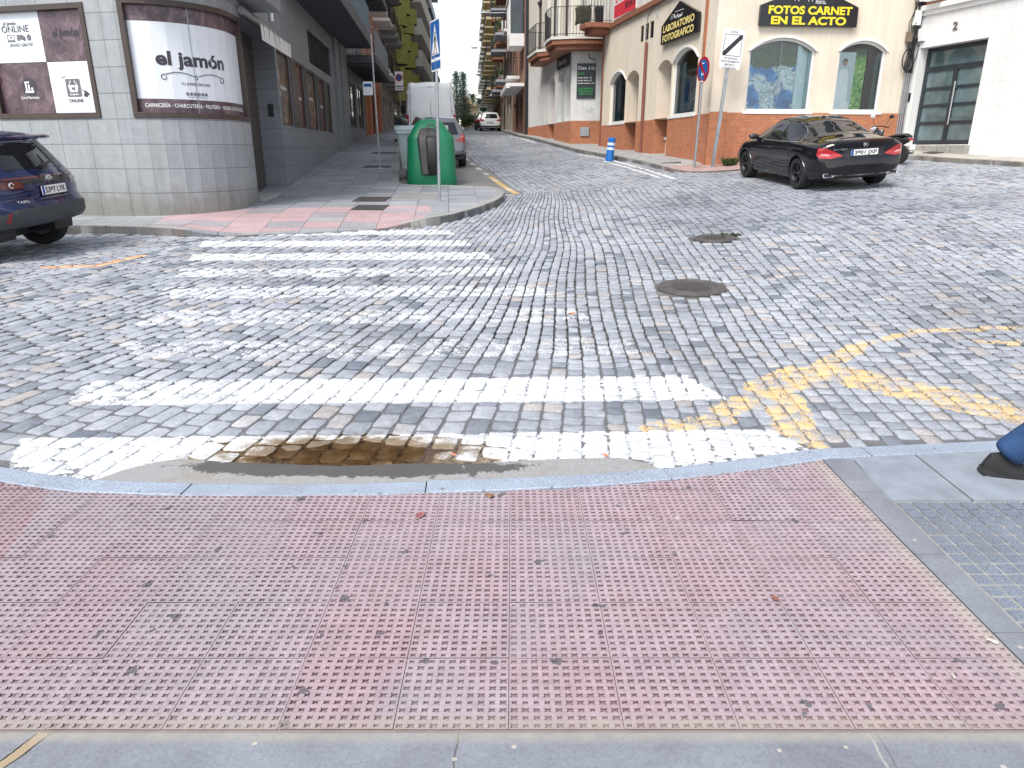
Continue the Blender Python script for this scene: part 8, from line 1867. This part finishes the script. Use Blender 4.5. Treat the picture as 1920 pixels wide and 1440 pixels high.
p = FRR.pt(fy(62), 6.0, .6); t = wthing('hanging_sign', 'small black hanging shop sign with white letters below the plant balconies', 'sign', p); F = Fr((p.x - .5, p.y), (1, 0)); m = MB(); fbox(m, F, -.3, .9, 5.75, 6.15, 0, .1); m.build('board', M_SIGNK, t); letters(F, t, 'Abre', -.2, .8, 5.86, M_WINK, .2, .105, bold=.03); m = MB(); m.tube([F.pt(.8, 6.2, -.05), F.pt(1.3, 6.2, -.05)], .02, 5); m.build('bracket', M_BLACK, t)
def tuft(name, label, x, y, z, n, r, seed, mat, h=.16):
    rr = random.Random(seed); c = MB()
    for i in range(n):
        a = rr.uniform(0, 6.28); b = Vector((x + rr.uniform(-r, r), y + rr.uniform(-r, r) * .6, z)); tip = b + Vector((math.cos(a) * h * .8, math.sin(a) * h * .8, h * rr.uniform(.5, 1.2))); s_ = Vector((-math.sin(a), math.cos(a), 0)) * .012; mid = b.lerp(tip, .5) + Vector((0, 0, h * .25)); c.add([b - s_, b + s_, mid + s_ * 1.6, tip, mid - s_ * 1.6], [(0, 1, 2, 3, 4)])
    tag(c.build(name, mat, recalc=False), label, 'plant')
tuft('weed', 'green weed tuft at the foot of the leaning sign post', 5.85, 19.85, g(5.85, 19.85) + .04, 90, .14, 3, M_HEDGE, .2)
tuft('weed', 'grass growing round the far manhole cover', 3.12, 10.28, g(3.1, 10.25) - .01, 45, .15, 5, leafmat('dry_weed', (.055, .065, .03)), .04)
rr = random.Random(11); k = 0
for y, h in ((54.2, 9.3), (56, 9.3), (55, 6.3), (61, 9.25), (63, 12.15), (62.5, 6.3)):
    p = FRR.pt(fy(y), h, .75); t = thing('balcony_plant', 'bushy pot plant on a blue grey balcony of the brown house', 'plant', p, 0, 'pot plants on the brown house balconies'); m = MB(); m.lathe([(.12, 0), (.18, .3), (.16, .3), (.001, .27)], 12); m.build('pot', M_TERRA, t); c = MB(); leaves(c, (0, 0, .65), 160, .42, .07, rr); c.build('foliage', M_HEDGE, t, recalc=False)
# ---- litter
def bit(name, label, x, y, s, c, seed, z=None):
    rr = random.Random(seed); m = MB(); rows = []
    for i in range(5): rows.append([((i / 4 - .5) * s + rr.uniform(-.1, .1) * s, (j / 3 - .5) * s * .55 + rr.uniform(-.1, .1) * s, rr.uniform(.0, .22) * s + .003) for j in range(4)])
    m.grid(rows); ob = m.build(name, plain(name + str(seed), c, .7, 0, .2, 30), smooth=False); ob.location = (x, y, (g(x, y) + .014) if z is None else z); ob.rotation_euler = (0, 0, rr.uniform(0, 3)); tag(ob, label, 'litter')
bit('orange_peel', 'orange peel scrap in the joint of the fifth white bar', .57, 6.62, .07, (.75, .22, .08), 1, g(.57, 6.62) + .0); bit('orange_peel', 'tiny orange scrap on the gutter edge near the right end', .51, 3.51, .035, (.75, .2, .1), 2); bit('orange_peel', 'tiny orange scrap at the puddle right edge', -.32, 3.53, .03, (.7, .2, .12), 3)
bit('red_petal', 'flat reddish scrap on the pink tiles below the puddle', -.42, 2.87, .05, (.32, .11, .11), 4); bit('dry_leaf', 'brown dry leaf crumb on the pink tiles under the kerb', -.11, 3.06, .05, (.22, .12, .07), 5); bit('dry_leaf', 'rust brown crumb on the pink tiles at right', .98, 2.24, .03, (.25, .09, .06), 6); bit('paper_scrap', 'white paper scrap on the grey strip edge at right', 1.63, 2.0, .035, (.50, .48, .43), 7); bit('paper_scrap', 'pale crumpled paper scrap near the lower right strip', 1.40, 1.83, .025, (.48, .45, .4), 8)
# ---- the person leaving the picture on the right
def person():
    t = thing('person', 'person in blue jeans and black shoes walking out at the right edge', 'person', (2.93, 3.28, .014), R(-14))
    def skin(name, J, E, mat, lv=2):
        me = bpy.data.meshes.new(name); me.from_pydata([j[0] for j in J], E, []); ob = bpy.data.objects.new(name, me); col.objects.link(ob); ob.parent = t
        md = ob.modifiers.new('s', 'SKIN'); md.use_smooth_shade = True; sl = me.skin_vertices[0] if me.skin_vertices else None
        if sl is None:
            me.attributes; 
        for v, j in zip(me.skin_vertices[0].data, J): v.radius = (j[1], j[2] if len(j) > 2 else j[1])
        me.skin_vertices[0].data[0].use_root = True; s_ = ob.modifiers.new('d', 'SUBSURF'); s_.levels = lv; s_.render_levels = lv; me.materials.append(mat); return ob
    M_SKIN = plain('skin', (.48, .30, .22), .55, 0, .06, 10); M_JEAN = NT('denim'); p = M_JEAN.obj(); M_JEAN.set(M_JEAN.mix(1., M_JEAN.ramp(M_JEAN.noise(p, 7, 4), [(.3, (.008, .03, .09)), (.7, (.022, .07, .18))]), M_JEAN.ramp(M_JEAN.noise(p, 300, 2), [(.3, .75), (.7, 1.25)]), 'MULTIPLY'), .85); M_JEAN.bump(M_JEAN.noise(p, 22, 3), .5, .01); M_JEAN = M_JEAN.mat; M_SHIRT = plain('dark_jacket', (.03, .035, .045), .8, 0, .15, 6, .2)
    # local x = walking direction; rear foot at x=-.40, front foot at x=.38
    body = [((0, 0, 1.0), .09), ((.01, 0, 1.12), .085), ((.02, 0, 1.30), .09), ((.03, 0, 1.44), .07), ((.035, 0, 1.52), .062), ((.055, 0, 1.57), .06), ((.065, 0, 1.645), .09, .076), ((.06, 0, 1.73), .09, .078),
            ((.02, .17, 1.41), .045), ((-.06, .235, 1.14), .038), ((.02, .25, .90), .028), ((.04, .25, .84), .034, .02), ((.02, -.17, 1.41), .045), ((.10, -.235, 1.16), .038), ((.28, -.24, .96), .028), ((.33, -.235, .92), .034, .02)]
    E = [(0, 1), (1, 2), (2, 3), (3, 4), (4, 5), (5, 6), (6, 7), (3, 8), (8, 9), (9, 10), (10, 11), (3, 12), (12, 13), (13, 14), (14, 15)]
    skin('body', body, E, M_SKIN)
    for sd, hand, dirn in ((1, Vector((.045, .25, .83)), Vector((.25, 0, -.97))), (-1, Vector((.34, -.235, .91)), Vector((.75, 0, -.66)))):
        for k, (off, L) in enumerate(((-.028, .075), (-.01, .085), (.009, .08), (.026, .062))):
            a = hand + dirn * .02 + Vector((off * .9, 0, off * .2)); skin('finger', [(tuple(a), .009), (tuple(a + dirn * L * .5), .0085), (tuple(a + dirn * L + Vector((.0, -sd * .02, 0))), .007)], [(0, 1), (1, 2)], M_SKIN, 1)
        a = hand + Vector((.02, 0, .02)); skin('thumb', [(tuple(a), .011), (tuple(a + Vector((.03, -sd * .01, -.03))), .0095), (tuple(a + Vector((.04, -sd * .015, -.06))), .008)], [(0, 1), (1, 2)], M_SKIN, 1)
    legs = [((0, 0, .99), .13), ((0, 0, .92), .13), ((.03, .085, .82), .105), ((.20, .095, .53), .082), ((.335, .09, .16), .072), ((.36, .09, .075), .074), ((-.02, -.085, .82), .105), ((-.05, -.095, .52), .088), ((-.28, -.09, .26), .085), ((-.38, -.09, .15), .084), ((-.415, -.09, .105), .086)]
    skin('jeans', legs, [(0, 1), (1, 2), (2, 3), (3, 4), (4, 5), (1, 6), (6, 7), (7, 8), (8, 9), (9, 10)], M_JEAN)
    jk = [((0, 0, .93), .165), ((.01, 0, 1.05), .155), ((.015, 0, 1.2), .15), ((.02, 0, 1.34), .155), ((.03, 0, 1.45), .115), ((.04, 0, 1.52), .075), ((.02, .185, 1.40), .078), ((-.06, .24, 1.14), .062), ((.018, .252, .905), .048), ((.02, -.185, 1.40), .078), ((.10, -.24, 1.16), .062), ((.275, -.242, .97), .048)]
    skin('jacket', jk, [(0, 1), (1, 2), (2, 3), (3, 4), (4, 5), (3, 6), (6, 7), (7, 8), (3, 9), (9, 10), (10, 11)], M_SHIRT)
    skin('hair', [((.075, 0, 1.775), .078, .072), ((.03, 0, 1.74), .095, .085), ((.01, 0, 1.65), .085, .078)], [(0, 1), (1, 2)], plain('hair_dark', (.03, .02, .015), .6))
    f = MB()
    for sd in (-1, 1): f.lathe([(.001, 0), (.013, .003), (.001, .012)], 8, Matrix.Translation((.135, sd * .03, 1.67)) @ Matrix.Rotation(R(90), 4, 'Y'))
    f.build('eye', plain('eye_dark', (.02, .015, .012), .2), t); f = MB(); f.lathe([(.001, 0), (.014, .015), (.016, .045), (.001, .06)], 8, Matrix.Translation((.14, 0, 1.615)) @ Matrix.Rotation(R(8), 4, 'Y')); f.build('nose', M_SKIN, t, smooth=True); f = MB(); f.tube([(.128, -.022, 1.597), (.136, 0, 1.595), (.128, .022, 1.597)], [.003, .006, .003], 6); f.build('mouth', plain('lips', (.35, .14, .12), .5), t)
    for sd in (-1, 1): f = MB(); f.lathe([(.001, 0), (.022, .004), (.02, .012), (.001, .014)], 10, Matrix.Translation((.06, sd * .074, 1.66)) @ Matrix.Rotation(R(-90 * sd), 4, 'X')); f.build('ear', M_SKIN, t, smooth=True)
    def shoe(x, y, pitch):
        M = Matrix.Translation((x, y, 0)) @ Matrix.Rotation(pitch, 4, 'Y'); rows = []
        for u, w_, h in ((-.08, .022, .05), (-.07, .034, .085), (-.03, .040, .105), (.02, .042, .105), (.07, .045, .085), (.13, .050, .065), (.18, .046, .052), (.215, .028, .04), (.225, .01, .03)):
            rows.append([M @ Vector((u, w_ * math.cos(a) * (1.0 if math.sin(a) < .3 else .85), .022 + (h - .0) * max(0, math.sin(a)) ** .8)) for a in np.linspace(-.2, math.pi + .2, 14)])
        mb = MB(); mb.grid(rows); mb.add(rows[0], [tuple(range(14))]); mb.add(rows[-1], [tuple(range(14))]); s_ = mb.build('shoe', plain('black_suede', (.012, .012, .013), .75, 0, .3, 30, .3), t, smooth=True)
        so = MB(); P = [(-.088, 0), (-.08, -.032), (-.03, -.044), (.05, -.046), (.13, -.054), (.20, -.045), (.235, 0), (.20, .045), (.13, .054), (.05, .046), (-.03, .044), (-.08, .032)]; so.prism(P, -.003, .026, M)
        for k in range(9): so.box(M @ Vector((-.07 + k * .032, 0, -.005)), (.014, .085, .008), M.to_3x3())
        so.build('sole', plain('black_rubber', (.02, .02, .021), .7), s_); la = MB()
        for k in range(4): la.tube([M @ Vector((.03 + k * .022, -.024, .118 - k * .009)), M @ Vector((.035 + k * .022, .024, .118 - k * .009))], .004, 5)
        la.build('laces', plain('lace_black', (.03, .03, .03), .8), s_)
    shoe(.36, .09, 0.); shoe(-.43, -.09, R(14))
    return t
person()
